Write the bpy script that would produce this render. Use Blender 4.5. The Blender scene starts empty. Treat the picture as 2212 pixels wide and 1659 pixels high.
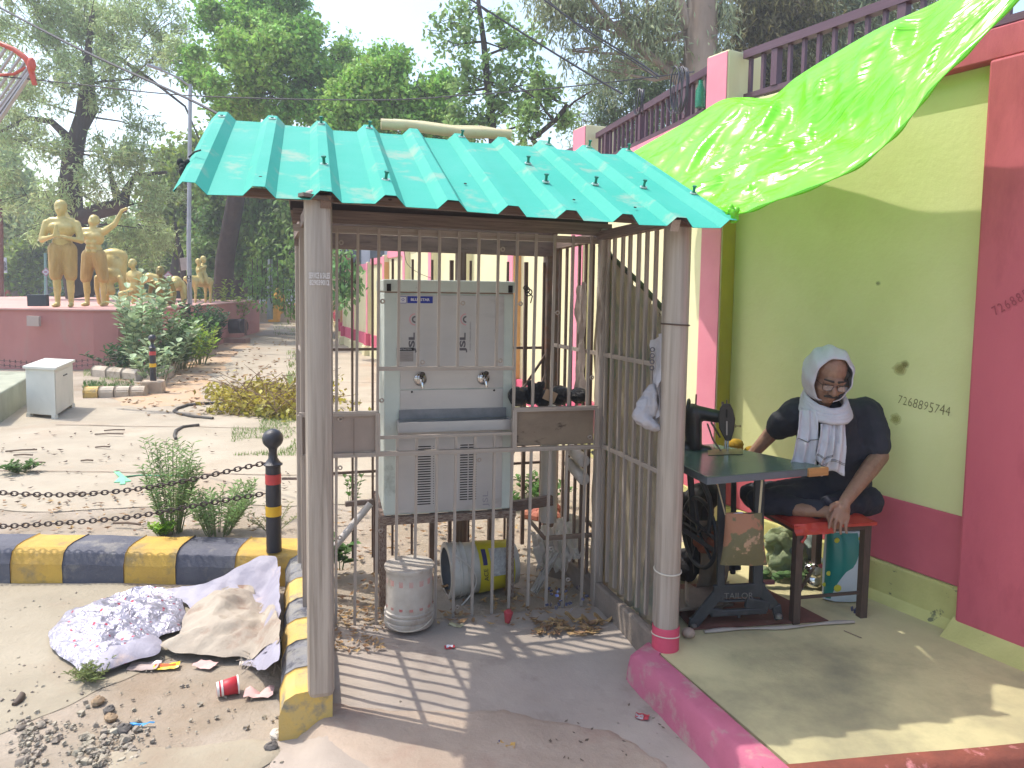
import bpy, bmesh, math, random
import numpy as np
from mathutils import Vector, Matrix, noise
rnd = random.Random(7)
sc = bpy.context.scene
# ---------------------------------------------------------------- camera, sky, sun, exposure
F, CX, PY, CH = 1600.0, 1106.0, 754.0, 1.6
CP, CR = math.radians(85.5), math.radians(0.8)
cam = bpy.data.cameras.new('camera'); camo = bpy.data.objects.new('camera', cam); sc.collection.objects.link(camo)
camo.location = (0, 0, CH)
camR = Matrix.Rotation(CP, 3, 'X') @ Matrix.Rotation(CR, 3, 'Z')
camo.rotation_euler = camR.to_euler()
cam.sensor_width = 36; cam.lens = F/2212*36; cam.shift_y = -75.5/2212; cam.clip_end = 3000; cam.clip_start = .05
sc.camera = camo
SUN = Vector((-0.52, 0.17, 1.0)).normalized()          # towards the sun
w = bpy.data.worlds.new('World'); sc.world = w; w.use_nodes = True
nt = w.node_tree; bg = nt.nodes['Background']
sky = nt.nodes.new('ShaderNodeTexSky'); sky.sky_type = 'NISHITA'; sky.sun_disc = False
sky.sun_elevation = math.asin(SUN.z); sky.sun_rotation = math.atan2(SUN.x, SUN.y)
sky.air_density = 1.3; sky.dust_density = 3.2; sky.ozone_density = 1.0; sky.altitude = 200
nt.links.new(sky.outputs[0], bg.inputs[0]); bg.inputs[1].default_value = 0.15
sl = bpy.data.lights.new('sun', 'SUN'); sl.energy = 2.0; sl.angle = math.radians(.55); sl.color = (1, .95, .86)
so = bpy.data.objects.new('sun', sl); sc.collection.objects.link(so)
so.rotation_euler = SUN.to_track_quat('Z', 'Y').to_euler()
sc.view_settings.view_transform = 'Standard'; sc.view_settings.look = 'None'
sc.view_settings.exposure = 1.22; sc.view_settings.gamma = 1; sc.view_settings.use_curve_mapping = False
sc.cycles.max_bounces = 8; sc.cycles.transparent_max_bounces = 12; sc.cycles.use_denoising = True

# ---------------------------------------------------------------- measuring helpers: sight lines of the survey grid (2212 x 1659) met with a level or a distance
def ray(x, y): return camR @ Vector(((x-CX)/F, -(y-PY)/F, -1.0))
def G(x, y, z=0.0):
    d = ray(x, y); return Vector((0, 0, CH)) + d*((z-CH)/d.z)
def V(x, y, Y):
    d = ray(x, y); return Vector((0, 0, CH)) + d*(Y/d.y)

# ---------------------------------------------------------------- materials
def hx(s):
    v = [int(s[i:i+2], 16)/255 for i in (0, 2, 4)]
    return tuple(a/12.92 if a <= .04045 else ((a+.055)/1.055)**2.4 for a in v)
MATS = {}
def mat(name, c1, c2=None, scale=4, rough=.7, metal=0, bump=0, bscale=None, stretch=(1, 1, 1), lo=.35, hi=.65,
        c3=None, s3=1.0, lo3=.55, hi3=.7, island=0, transl=0, spec=.5, coat=0, bstretch=None, bdist=.02, alpha=None, trans=0, cells=0):
    if name in MATS: return MATS[name]
    m = bpy.data.materials.new(name); m.use_nodes = True; MATS[name] = m
    t = m.node_tree; N = t.nodes; L = t.links; b = N['Principled BSDF']; out = N['Material Output']
    b.inputs['Roughness'].default_value = rough; b.inputs['Metallic'].default_value = metal
    b.inputs['Specular IOR Level'].default_value = spec
    if coat: b.inputs['Coat Weight'].default_value = coat; b.inputs['Coat Roughness'].default_value = .1
    if trans: b.inputs['Transmission Weight'].default_value = trans
    if alpha is not None: b.inputs['Alpha'].default_value = alpha
    b.inputs['Base Color'].default_value = (*c1, 1)
    tc = N.new('ShaderNodeTexCoord'); mp = N.new('ShaderNodeMapping'); mp.inputs['Scale'].default_value = stretch
    L.new(tc.outputs['Object'], mp.inputs[0]); col = None
    def noi(s, det=6, vec=None, rg=.6):
        n = N.new('ShaderNodeTexNoise'); n.inputs['Scale'].default_value = s; n.inputs['Detail'].default_value = det
        n.inputs['Roughness'].default_value = rg; L.new(vec or mp.outputs[0], n.inputs['Vector']); return n
    def ramp(src, a, z_, ca, cz):
        r = N.new('ShaderNodeValToRGB'); r.color_ramp.elements[0].position = a; r.color_ramp.elements[1].position = z_
        r.color_ramp.elements[0].color = (*ca, 1); r.color_ramp.elements[1].color = (*cz, 1); L.new(src, r.inputs[0]); return r
    if c2 is not None:
        col = ramp(noi(scale).outputs['Fac'], lo, hi, c1, c2).outputs[0]
    if c3 is not None:
        r = ramp(noi(s3, 8, rg=.65).outputs['Fac'], lo3, hi3, (0, 0, 0), (1, 1, 1))
        mx = N.new('ShaderNodeMixRGB'); L.new(r.outputs[0], mx.inputs[0])
        if col: L.new(col, mx.inputs[1])
        else: mx.inputs[1].default_value = (*c1, 1)
        mx.inputs[2].default_value = (*c3, 1); col = mx.outputs[0]
    if island:
        g = N.new('ShaderNodeNewGeometry'); hs = N.new('ShaderNodeHueSaturation')
        mr = N.new('ShaderNodeMapRange'); mr.inputs['To Min'].default_value = 1-island; mr.inputs['To Max'].default_value = 1+island*1.2
        L.new(g.outputs['Random Per Island'], mr.inputs[0]); L.new(mr.outputs[0], hs.inputs['Value'])
        mr2 = N.new('ShaderNodeMapRange'); mr2.inputs['To Min'].default_value = .485; mr2.inputs['To Max'].default_value = .515
        L.new(g.outputs['Random Per Island'], mr2.inputs[0]); L.new(mr2.outputs[0], hs.inputs['Hue'])
        if col: L.new(col, hs.inputs['Color'])
        else: hs.inputs['Color'].default_value = (*c1, 1)
        col = hs.outputs[0]
    if col: L.new(col, b.inputs['Base Color'])
    if bump:
        mp2 = N.new('ShaderNodeMapping'); mp2.inputs['Scale'].default_value = bstretch or stretch; L.new(tc.outputs['Object'], mp2.inputs[0])
        n = noi(bscale or scale*3, 8, mp2.outputs[0], .7); bp = N.new('ShaderNodeBump')
        bp.inputs['Strength'].default_value = bump; bp.inputs['Distance'].default_value = bdist
        L.new(n.outputs['Fac'], bp.inputs['Height']); L.new(bp.outputs[0], b.inputs['Normal'])
    if transl:
        tr = N.new('ShaderNodeBsdfTranslucent'); mxs = N.new('ShaderNodeMixShader'); mxs.inputs[0].default_value = transl
        if col: L.new(col, tr.inputs[0])
        else: tr.inputs[0].default_value = (*c1, 1)
        L.new(b.outputs[0], mxs.inputs[1]); L.new(tr.outputs[0], mxs.inputs[2]); L.new(mxs.outputs[0], out.inputs[0])
    return m

# ---------------------------------------------------------------- mesh helpers
ORG = {}
def rot_to(d):
    return Vector(d).to_track_quat('Z', 'Y').to_matrix()
class MB:
    def __init__(s): s.v = []; s.f = []
    def add(s, vs, fs):
        o = len(s.v); s.v += [tuple(p) for p in vs]; s.f += [tuple(i+o for i in f) for f in fs]; return s
    def box(s, c, d, R=None):
        hx_, hy, hz = d[0]/2, d[1]/2, d[2]/2; vs = []
        for z in (-hz, hz):
            for x, y in ((-hx_, -hy), (hx_, -hy), (hx_, hy), (-hx_, hy)):
                p = Vector((x, y, z)); vs.append((R @ p if R else p) + Vector(c))
        return s.add(vs, [(3, 2, 1, 0), (4, 5, 6, 7), (0, 1, 5, 4), (1, 2, 6, 5), (2, 3, 7, 6), (3, 0, 4, 7)])
    def bar(s, a, b, w_, h_, up=(0, 0, 1)):
        a = Vector(a); b = Vector(b); d = (b-a); l = d.length; d.normalize(); u = Vector(up)
        if abs(d.dot(u)) > .97: u = Vector((0, 1, 0))
        x = d.cross(u).normalized(); y = x.cross(d)
        vs = [p + x*sx*w_/2 + y*sy*h_/2 for p in (a, b) for sx, sy in ((-1, -1), (1, -1), (1, 1), (-1, 1))]
        return s.add(vs, [(0, 1, 2, 3), (7, 6, 5, 4), (4, 5, 1, 0), (5, 6, 2, 1), (6, 7, 3, 2), (7, 4, 0, 3)])
    def prism(s, poly, z0, z1):
        n = len(poly); vs = [(p[0], p[1], z0) for p in poly] + [(p[0], p[1], z1) for p in poly]
        return s.add(vs, [tuple(range(n))[::-1], tuple(range(n, 2*n))] + [(i, (i+1) % n, n+(i+1) % n, n+i) for i in range(n)])
    def tube(s, pts, r, n=8, cap=True, flat=1.0):
        pts = [Vector(p) for p in pts]; rs = r if isinstance(r, (list, tuple)) else [r]*len(pts); vs = []; fs = []
        t0 = (pts[1]-pts[0]).normalized(); ref = Vector((0, 0, 1)) if abs(t0.z) < .9 else Vector((1, 0, 0)); x = t0.cross(ref).normalized()
        for i, p in enumerate(pts):
            t = (pts[min(i+1, len(pts)-1)] - pts[max(i-1, 0)]).normalized(); x = (x - t*x.dot(t)).normalized(); y = t.cross(x)
            for k in range(n):
                a = 2*math.pi*k/n; vs.append(p + (x*math.cos(a) + y*math.sin(a)*flat)*rs[i])
        for i in range(len(pts)-1):
            for k in range(n): fs.append((i*n+k, i*n+(k+1) % n, (i+1)*n+(k+1) % n, (i+1)*n+k))
        if cap: fs.append(tuple(range(n))[::-1]); fs.append(tuple(range((len(pts)-1)*n, len(pts)*n)))
        return s.add(vs, fs)
    def lathe(s, prof, c=(0, 0, 0), ax=(0, 0, 1), n=20, cap=True):
        R = rot_to(ax); c = Vector(c); vs = []; fs = []
        for r, h in prof:
            for k in range(n):
                a = 2*math.pi*k/n; vs.append(c + R @ Vector((r*math.cos(a), r*math.sin(a), h)))
        for i in range(len(prof)-1):
            for k in range(n): fs.append((i*n+k, i*n+(k+1) % n, (i+1)*n+(k+1) % n, (i+1)*n+k))
        if cap:
            fs.append(tuple(range(n))[::-1]); fs.append(tuple(range((len(prof)-1)*n, len(prof)*n)))
        return s.add(vs, fs)
    def ell(s, c, r, R=None, n=16, m=10):
        vs = []; fs = []; c = Vector(c)
        for i in range(m+1):
            th = math.pi*i/m
            for k in range(n):
                a = 2*math.pi*k/n; p = Vector((r[0]*math.sin(th)*math.cos(a), r[1]*math.sin(th)*math.sin(a), r[2]*math.cos(th)))
                vs.append(c + (R @ p if R else p))
        for i in range(m):
            for k in range(n): fs.append((i*n+k, (i+1)*n+k, (i+1)*n+(k+1) % n, i*n+(k+1) % n))
        return s.add(vs, fs)
    def torus(s, c, R_, r, ax=(0, 0, 1), n=16, m=6, stretch=1.0, xd=None):
        Rm = rot_to(ax); vs = []; fs = []; c = Vector(c)
        for i in range(n):
            a = 2*math.pi*i/n
            for k in range(m):
                b = 2*math.pi*k/m; q = R_ + r*math.cos(b)
                vs.append(c + Rm @ Vector((q*math.cos(a)*stretch, q*math.sin(a), r*math.sin(b))))
        for i in range(n):
            for k in range(m): fs.append((i*m+k, ((i+1) % n)*m+k, ((i+1) % n)*m+(k+1) % m, i*m+(k+1) % m))
        return s.add(vs, fs)
    def grid(s, fn, nu, nv, closed=False):
        vs = [fn(i/nu, j/nv) for j in range(nv+1) for i in range(nu+1)]
        return s.add(vs, [(j*(nu+1)+i, j*(nu+1)+i+1, (j+1)*(nu+1)+i+1, (j+1)*(nu+1)+i) for j in range(nv) for i in range(nu)])
    def capsule(s, a, b, ra, rb, n=10):
        a = Vector(a); b = Vector(b); d = b-a; l = max(d.length, 1e-4); prof = []
        for i in range(5):
            t = math.pi/2*i/4; prof.append((max(ra*math.sin(t), 1e-4), -ra*math.cos(t)))
        for i in range(5):
            t = math.pi/2*i/4; prof.append((max(rb*math.cos(t), 1e-4), l+rb*math.sin(t)))
        return s.lathe(prof, a, d, n)
    def mesh(s, name, m, smooth=False):
        me = bpy.data.meshes.new(name); me.from_pydata(s.v, [], s.f); me.update()
        if m: me.materials.append(m)
        if smooth: me.shade_smooth(); me.set_sharp_from_angle(angle=.85)
        return me
    def build(s, name, m, parent=None, smooth=False, org=None, bevel=0, solid=0, sub=0, angle=None):
        po = Vector(ORG.get(parent.name, (0, 0, 0))) if parent else Vector((0, 0, 0))
        o_ = Vector(org) if org is not None else (po if parent else None)
        if o_ is None:
            a = np.array(s.v); o_ = Vector(((a[:, 0].min()+a[:, 0].max())/2, (a[:, 1].min()+a[:, 1].max())/2, a[:, 2].min()))
        s2 = MB(); s2.v = [(p[0]-o_.x, p[1]-o_.y, p[2]-o_.z) for p in s.v]; s2.f = s.f
        ob = bpy.data.objects.new(name, s2.mesh(name, m, smooth)); sc.collection.objects.link(ob)
        if parent: ob.parent = parent
        ob.location = o_ - po; ORG[ob.name] = o_
        if sub: md = ob.modifiers.new('sub', 'SUBSURF'); md.levels = md.render_levels = sub
        if solid: md = ob.modifiers.new('sol', 'SOLIDIFY'); md.thickness = solid; md.offset = 0
        if bevel:
            md = ob.modifiers.new('bev', 'BEVEL'); md.width = bevel; md.segments = 2; md.limit_method = 'ANGLE'; md.angle_limit = math.radians(40)
        return ob
def tag(o, label=None, cat=None, group=None, kind=None):
    if label: o['label'] = label
    if cat: o['category'] = cat
    if group: o['group'] = group
    if kind: o['kind'] = kind
    return o
def empty(name, loc=(0, 0, 0), label=None, cat=None, group=None, kind=None):
    o = bpy.data.objects.new(name, None); sc.collection.objects.link(o); o.location = loc; o.empty_display_size = .1
    ORG[o.name] = Vector(loc); return tag(o, label, cat, group, kind)
def kids(o): return [c for c in bpy.data.objects if c.parent == o]
def copy_tree(o, parent=None):
    c = o.copy(); sc.collection.objects.link(c); c.parent = parent; ORG[c.name] = ORG[o.name]
    for ch in kids(o): copy_tree(ch, c)
    return c
UNIT = {}
def stick(name, parent, a, b, w_, h_, m, up=(0, 0, 1)):
    """one straight bar as an object of its own; bars of one material share a unit mesh"""
    if m.name not in UNIT: UNIT[m.name] = MB().box((0, 0, .5), (1, 1, 1)).mesh('bar', m)
    o = bpy.data.objects.new(name, UNIT[m.name]); sc.collection.objects.link(o); o.parent = parent
    a = Vector(a); b = Vector(b); po = ORG[parent.name] if parent else Vector((0, 0, 0)); d = (b-a); l = d.length; d.normalize(); u = Vector(up)
    if abs(d.dot(u)) > .97: u = Vector((.24, .97, 0)).normalized()
    x = d.cross(u).normalized(); y = d.cross(x)
    M = Matrix((x*w_, y*h_, d*l)).transposed().to_4x4(); M.translation = a-po
    o.matrix_basis = M; ORG[o.name] = a; return o
def text(body, parent, p, right, up, size, m, name='lettering', sx=1.0, bold=0, align='CENTER'):
    cu = bpy.data.curves.new(name, 'FONT'); cu.body = body; cu.size = size; cu.align_x = align; cu.align_y = 'CENTER'; cu.offset = bold; cu.resolution_u = 3
    t_ = bpy.data.objects.new('t', cu); sc.collection.objects.link(t_); bpy.context.view_layer.update()
    me = bpy.data.meshes.new_from_object(t_.evaluated_get(bpy.context.evaluated_depsgraph_get())); bpy.data.objects.remove(t_)
    me.materials.clear(); me.materials.append(m); o = bpy.data.objects.new(name, me); sc.collection.objects.link(o); o.parent = parent
    r = Vector(right).normalized(); u = Vector(up).normalized(); n = r.cross(u)
    M = Matrix((r*sx, u, n)).transposed().to_4x4(); M.translation = Vector(p) - (ORG[parent.name] if parent else Vector((0, 0, 0)))
    o.matrix_basis = M; ORG[o.name] = Vector(p); return o
def blob(prims, name, m, parent=None, vox=.008, smooth_it=6, org=None, tex=None):
    """tapered limbs and ellipsoids fused into one continuous skin"""
    b = MB()
    for p in prims:
        if p[0] == 'c': b.capsule(*p[1:])
        else: b.ell(*p[1:])
    o = b.build(name, m, parent, True, org=org)
    r = o.modifiers.new('fuse', 'REMESH'); r.mode = 'VOXEL'; r.voxel_size = vox; r.use_smooth_shade = True
    s_ = o.modifiers.new('soft', 'SMOOTH'); s_.factor = .6; s_.iterations = smooth_it
    return o
def fbm(x, y, z=0, o=4): return noise.fractal(Vector((x, y, z)), 1.0, 2.0, o)

# ---------------------------------------------------------------- palette
steel = mat('weathered_steel', hx('b3a79d'), hx('978b82'), 7, .45, .25, .15, 40, (1, 1, .18), c3=hx('66564b'), s3=9, lo3=.6, hi3=.72)
steel_post = mat('post_steel', hx('b0a498'), hx('92867b'), 38, .42, .18, .12, 30, (1, 1, .04), c3=hx('6f5f54'), s3=24, lo3=.56, hi3=.72)
steel_dark = mat('rusty_brown_steel', hx('84736a'), hx('64554c'), 9, .6, .3, .2, 40, c3=hx('7d5138'), s3=12, lo3=.5, hi3=.7)
ribm = mat('teal_roof_paint', hx('319f8d'), hx('3fa393'), 2.2, .7, 0, .15, 40, c3=hx('7fa08f'), s3=5.5, lo3=.55, hi3=.68, spec=.3, lo=.38, hi=.68)
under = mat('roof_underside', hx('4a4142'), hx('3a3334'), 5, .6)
yel = mat('yellow_kerb_paint', hx('c9a248'), hx('b8944a'), 6, .75, 0, .35, 60, c3=hx('8a7a58'), s3=8, lo3=.52, hi3=.7)
blk = mat('black_kerb_paint', hx('4a4b58'), hx('5b5b64'), 6, .7, 0, .35, 60, c3=hx('8b857c'), s3=7, lo3=.55, hi3=.75)
blkf = mat('faded_kerb_paint', hx('70717c'), hx('8a877f'), 12, .8, 0, .4, 60, c3=hx('4a4a52'), s3=14, lo3=.5, hi3=.62)
yelf = mat('faded_yellow_kerb', hx('cfaa55'), hx('bba36c'), 10, .8, 0, .4, 60, c3=hx('8c8370'), s3=14, lo3=.52, hi3=.66)
conc = mat('concrete', hx('b8a893'), hx('a5937f'), 3, .85, 0, .3, 40, c3=hx('8b7a69'), s3=1.6, lo3=.5, hi3=.75)
black = mat('black_iron', hx('2a2a30'), hx('1d1d22'), 10, .45, .2, .15, 60)
blackp = mat('black_gloss_paint', hx('24252d'), hx('2e2e36'), 10, .35, 0, .25, 50, c3=hx('6d6a66'), s3=18, lo3=.66, hi3=.74)
redp = mat('red_band', hx('c8413f'), hx('b03a3c'), 8, .5)
yelp = mat('yellow_band', hx('e0b21e'), hx('c99c22'), 8, .5)
white = mat('white_plastic', hx('c9c4bd'), hx('b3aca3'), 5, .5, 0, .08, 30)
# ---------------------------------------------------------------- ground
def sst(a, b, x):
    t = min(1, max(0, (x-a)/(b-a))); return t*t*(3-2*t)
def kx(y): return -.795 - (y-2.5)*.287                     # left edge of the kerb column
def hgt(x, y):
    right = sst(kx(y)+.05, kx(y)+.16, x)
    front = .055*right*sst(2.12+.08*fbm(x*3, 0, 7), 2.22+.08*fbm(x*3, 0, 7), y)
    front *= 1-.95*sst(-.15, .42, x)*(1-sst(2.75, 3.25, y))
    back = sst(3.95, 4.06, y)*(1-right) + right*sst(3.75, 4.4, y)
    h = front + (.15-front)*back
    h += .008*fbm(x*1.7, y*1.7) + .003*fbm(x*9, y*9)
    return h*1.0
def axis(lo, hi, step, far, n):
    core = list(np.arange(lo, hi+1e-6, step)); g = [(far-0)**(i/n) for i in range(1, n+1)]
    return [lo-a for a in reversed(g)] + core + [hi+a for a in g]
xs = axis(-4.2, 3.2, .05, 400, 22); ys = axis(.6, 9, .055, 700, 26)
gr = MB()
for y in ys:
    for x in xs: gr.v.append((x, y, hgt(x, y) if abs(x) < 30 and y < 60 else (.15 if y > 4 else 0)))
nx = len(xs)
gr.f = [(j*nx+i, j*nx+i+1, (j+1)*nx+i+1, (j+1)*nx+i) for j in range(len(ys)-1) for i in range(nx-1)]
soil = mat('dusty_soil', hx('a6998a'), hx('908473'), 2.2, .95, 0, .55, 30, c3=hx('8a7660'), s3=.9, lo3=.5, hi3=.72, bdist=.03)
tag(gr.build('ground', soil, None, True, org=(0, 0, 0)), kind='structure')
def smooth_rim(b, h=None, off=0, it=5):
    cnt = {}
    for f in b.f:
        for i in range(len(f)): e = tuple(sorted((f[i], f[(i+1) % len(f)]))); cnt[e] = cnt.get(e, 0)+1
    nb_ = {}
    for (i, j), c in cnt.items():
        if c == 1: nb_.setdefault(i, []).append(j); nb_.setdefault(j, []).append(i)
    for _ in range(it):
        new = {}
        for i, l in nb_.items():
            q = [b.v[j] for j in l]; new[i] = tuple(.4*b.v[i][k]+.6*sum(p[k] for p in q)/len(q) for k in range(3))
        for i, p in new.items(): b.v[i] = p
    if h:
        for i in nb_: x, y, z = b.v[i]; b.v[i] = (x, y, h(x, y)+off*.35)
def sheet(name, poly, m, off, step=.05, edge=.03, h=hgt, kind='structure', smooth=True, fr=4.0):
    """a sheet over the ground inside a polygon, its outline crumbled"""
    def inside(x, y):
        c = False; n = len(poly)
        for i in range(n):
            x1, y1 = poly[i][:2]; x2, y2 = poly[(i+1) % n][:2]
            if (y1 > y) != (y2 > y) and x < (x2-x1)*(y-y1)/(y2-y1)+x1: c = not c
        return c
    px = [p[0] for p in poly]; py = [p[1] for p in poly]; b = MB(); idx = {}
    nx_ = int((max(px)-min(px))/step)+1; ny_ = int((max(py)-min(py))/step)+1
    def vid(i, j):
        if (i, j) not in idx:
            x = min(px)+i*step; y = min(py)+j*step
            idx[i, j] = len(b.v); b.v.append((x, y, h(x, y)+off))
        return idx[i, j]
    for j in range(ny_):
        for i in range(nx_):
            x = min(px)+(i+.5)*step; y = min(py)+(j+.5)*step
            if inside(x+edge*fbm(x*fr, y*fr, 3), y+edge*fbm(x*fr, y*fr, 9)): b.f.append((vid(i, j), vid(i+1, j), vid(i+1, j+1), vid(i, j+1)))
    smooth_rim(b, h, off); o = b.build(name, m, None, smooth, org=(0, 0, 0)); tag(o, kind=kind); return o
paveM = mat('old_concrete_slabs', hx('aa9f8d'), hx('998e7c'), 1.6, .9, 0, .35, 25, c3=hx('9d8770'), s3=.7, lo3=.52, hi3=.72)
roadM = mat('dusty_concrete_road', hx('a09683'), hx('918774'), 1.8, .9, 0, .4, 30, c3=hx('8f7c69'), s3=1.1, lo3=.52, hi3=.75)
sheet('road', [(-4.2, .7), (-2.3, .7), (-1.9, 2.35), (-1.62, 2.85), (-1.35, 3.2), (-1.3, 3.86), (-4.2, 3.86)], roadM, .006, .04, .06)
apM = mat('shelter_apron_concrete', hx('a89b8f'), hx('968a7f'), 2.5, .85, 0, .25, 45, c3=hx('7d7068'), s3=3.2, lo3=.55, hi3=.72)
sheet('floor', [(-.74, 2.17), (-.2, 2.1), (.3, 1.7), (.9, 1.5), (.9, 2.1), (.52, 2.9), (.66, 3.1), (.5, 3.56), (-.82, 3.25), (-.98, 3.22)], apM, .008, .03, .02)
def pathx(y): return -1.2 - .45*(y-4)*.55
sheet('path', [(-9.5, 4.75), (-1.5, 4.6), (-.5, 4.9), (.2, 5.9), (-.2, 8), (-2.4, 14), (-6.6, 33), (-10, 31), (-6.3, 15), (-4.6, 9.3), (-9.5, 9.4)], paveM, .012, .14, .35, fr=.9)
# saw-cut joints and cracks in the paving as thin recessed strips of dark dirt
jm = mat('joint_dirt', hx('8d7b68'), hx('75655a'), 9, .95)
jb = MB()
for k in range(9):
    y = 5.6+k*1.9; x0 = pathx(y)-2.6; pts = [Vector((x0+i*.35, y+.06*fbm(i, k), 0)) for i in range(14)]
    for a, b in zip(pts, pts[1:]):
        wv = Vector((0, .006+.008*abs(fbm(a.x, a.y)), 0)); q = [a-wv, b-wv, b+wv, a+wv]
        jb.add([(p.x, p.y, hgt(p.x, p.y)+.017) for p in q], [(0, 1, 2, 3)])
tag(jb.build('pavement_joints', jm, None, org=(0, 0, 0)), kind='stuff')

# ---------------------------------------------------------------- kerb: rounded blocks, each painted
kerb = empty('kerb', (-1.1, 3.9, 0), kind='structure')
def kblock(a, b, side, w_, h_, m, jit):
    """a rounded kerb stone from a to b (front base line), its back on the side vector"""
    a = Vector(a); b = Vector(b); s_ = Vector(side).normalized(); prof = [(-.005, -.03), (0, h_*.55), (.02, h_*.86), (.055, h_*.97), (.11, h_), (w_, h_*.985), (w_+.004, -.03)]
    n = 5; mb = MB(); L_ = (b-a).length; d = (b-a).normalized()
    vs = []
    for i in range(n+1):
        p = a + d*(L_*i/n)
        for q, z in prof:
            jx = .006*fbm(p.x*7+jit, p.y*7, z*9); vs.append(p + s_*(q+jx) + Vector((0, 0, z+.006*fbm(p.x*5, p.y*5, jit))))
    m_ = len(prof); fs = [(i*m_+k, (i+1)*m_+k, (i+1)*m_+k+1, i*m_+k+1) for i in range(n) for k in range(m_-1)]
    fs += [tuple(range(m_))[::-1], tuple(range(n*m_, n*m_+m_))]
    mb.add(vs, fs); return mb.build('kerb_block', m, kerb, False, bevel=.006)
edges = [-4.15, -3.85, -3.56, -3.27, -2.97, -2.673, -2.394, -2.064, -1.787, -1.47, -1.14]
for i in range(len(edges)-1):
    kblock((edges[i]+.001, 3.865, 0), (edges[i+1]-.001, 3.865, 0), (0, 1, 0), .25, .185, blk if i % 2 == 0 else yel, i)
ky = [3.86, 3.545, 3.306, 3.097, 2.895, 2.673, 2.49]; kc = [blkf, yelf, blkf, yelf, blkf, yelf]
for i in range(6):
    y0, y1 = ky[i], ky[i+1]
    kblock((kx(y1)-.005, y1, 0), (kx(y0)-.005, y0-.002, 0), (1, .29, 0), .175, .17, kc[i], i+20)

# ---------------------------------------------------------------- platform of painted concrete with its raised pink edge
PZ = .14
plY = mat('yellow_platform_paint', hx('c2b98c'), hx('b0a67e'), 2.2, .75, 0, .15, 40, c3=hx('807c64'), s3=2.0, lo3=.48, hi3=.74)
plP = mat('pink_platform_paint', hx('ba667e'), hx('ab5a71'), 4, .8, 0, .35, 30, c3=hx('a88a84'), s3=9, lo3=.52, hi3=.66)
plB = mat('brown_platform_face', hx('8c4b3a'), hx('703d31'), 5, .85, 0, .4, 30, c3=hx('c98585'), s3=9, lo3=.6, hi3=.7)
plat = empty('platform', (.5, 2.8, 0), kind='structure')
c0 = (.505, 2.90); c1 = (.80, 2.135); c2 = (2.6, 2.41); c3_ = (2.9, 3.3); c4 = (1.45, 5.2); c5 = (.72, 4.7); c6 = (.60, 3.02)
inn = [(.62, 2.90), (.885, 2.20), (2.58, 2.45), c3_, c4, c5, (.70, 3.03)]
MB().prism([(x, y) for x, y in inn], -.02, PZ).build('painted_top', plY, plat)
rim = MB(); outp = [c6, c0, c1]
def rimseg(a, b, wv, h_=PZ+.006, n=14, m_=0):
    a = Vector((*a, 0)); b = Vector((*b, 0)); s_ = Vector((*wv, 0)); vs = []; prof = [(-.02, -.05), (-.012, h_*.5), (0, h_*.9), (.02, h_), (1, h_-.003), (1.02, -.05)]
    L_ = s_.length; s_.normalize()
    for i in range(n+1):
        p = a.lerp(b, i/n)
        for q, z in prof:
            j = .007*fbm(p.x*5, p.y*5, z*8+3); vs.append(p + s_*(q*L_ if q > .5 else q+j) + Vector((0, 0, z+.5*j*(z > 0))))
    k = len(prof); return MB().add(vs, [(i*k+q, (i+1)*k+q, (i+1)*k+q+1, i*k+q+1) for i in range(n) for q in range(k-1)] + [tuple(range(k))[::-1], tuple(range(n*k, n*k+k))])
rimseg((.795, 2.12), (.505, 2.905), (.088, .035)).build('edge_kerb', plP, plat, True)
rimseg((.50, 2.90), (.62, 3.06), (.08, -.05)).build('edge_kerb', plP, plat, True)
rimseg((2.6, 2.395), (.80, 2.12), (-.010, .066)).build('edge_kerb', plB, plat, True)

# ---------------------------------------------------------------- boundary wall
cream = mat('lime_cream_wall', hx('ddd6ae'), hx('d6cda2'), 1.2, .8, 0, .06, 60, c3=hx('c4b98e'), s3=.8, lo3=.56, hi3=.8)
lime = mat('lime_yellow_wall', hx('d2d19a'), hx('c8c88c'), 1.5, .75, 0, .14, 30, c3=hx('c2bd86'), s3=1.6, lo3=.55, hi3=.85)
pinkw = mat('pink_wall_paint', hx('e58fa0'), hx('dd8496'), 3, .8, 0, .1, 50)
redw = mat('crimson_wall_paint', hx('c05c68'), hx('b45260'), 2, .75, 0, .12, 40, (1, 1, .35), c3=hx('9a3f4c'), s3=2.5, lo3=.5, hi3=.7)
bandw = mat('red_band_wall', hx('bf5c68'), hx('b35360'), 3, .8, 0, .1, 40)
baseM = mat('wall_base_lime', hx('bdb876'), hx('aca768'), 4, .85, 0, .25, 40, c3=hx('6f6f52'), s3=14, lo3=.63, hi3=.68)
orangeM = mat('ochre_edge_paint', hx('cf9c62'), hx('c18f58'), 3, .8)
wall = empty('compound_wall', (1.2, 4.4, 0), 'lime and pink painted boundary wall with red base band running behind the shelter', 'wall')
def wp(a, d, n, t, o_, z): return Vector((a[0]+d[0]*t+n[0]*o_, a[1]+d[1]*t+n[1]*o_, z))
def slab(a, d, n, t0, t1, o0, o1, z0, z1):
    b = MB(); vs = [wp(a, d, n, t, o_, z) for z in (z0, z1) for t, o_ in ((t0, o0), (t1, o0), (t1, o1), (t0, o1))]
    return b.add(vs, [(3, 2, 1, 0), (4, 5, 6, 7), (0, 1, 5, 4), (1, 2, 6, 5), (2, 3, 7, 6), (3, 0, 4, 7)])
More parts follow.
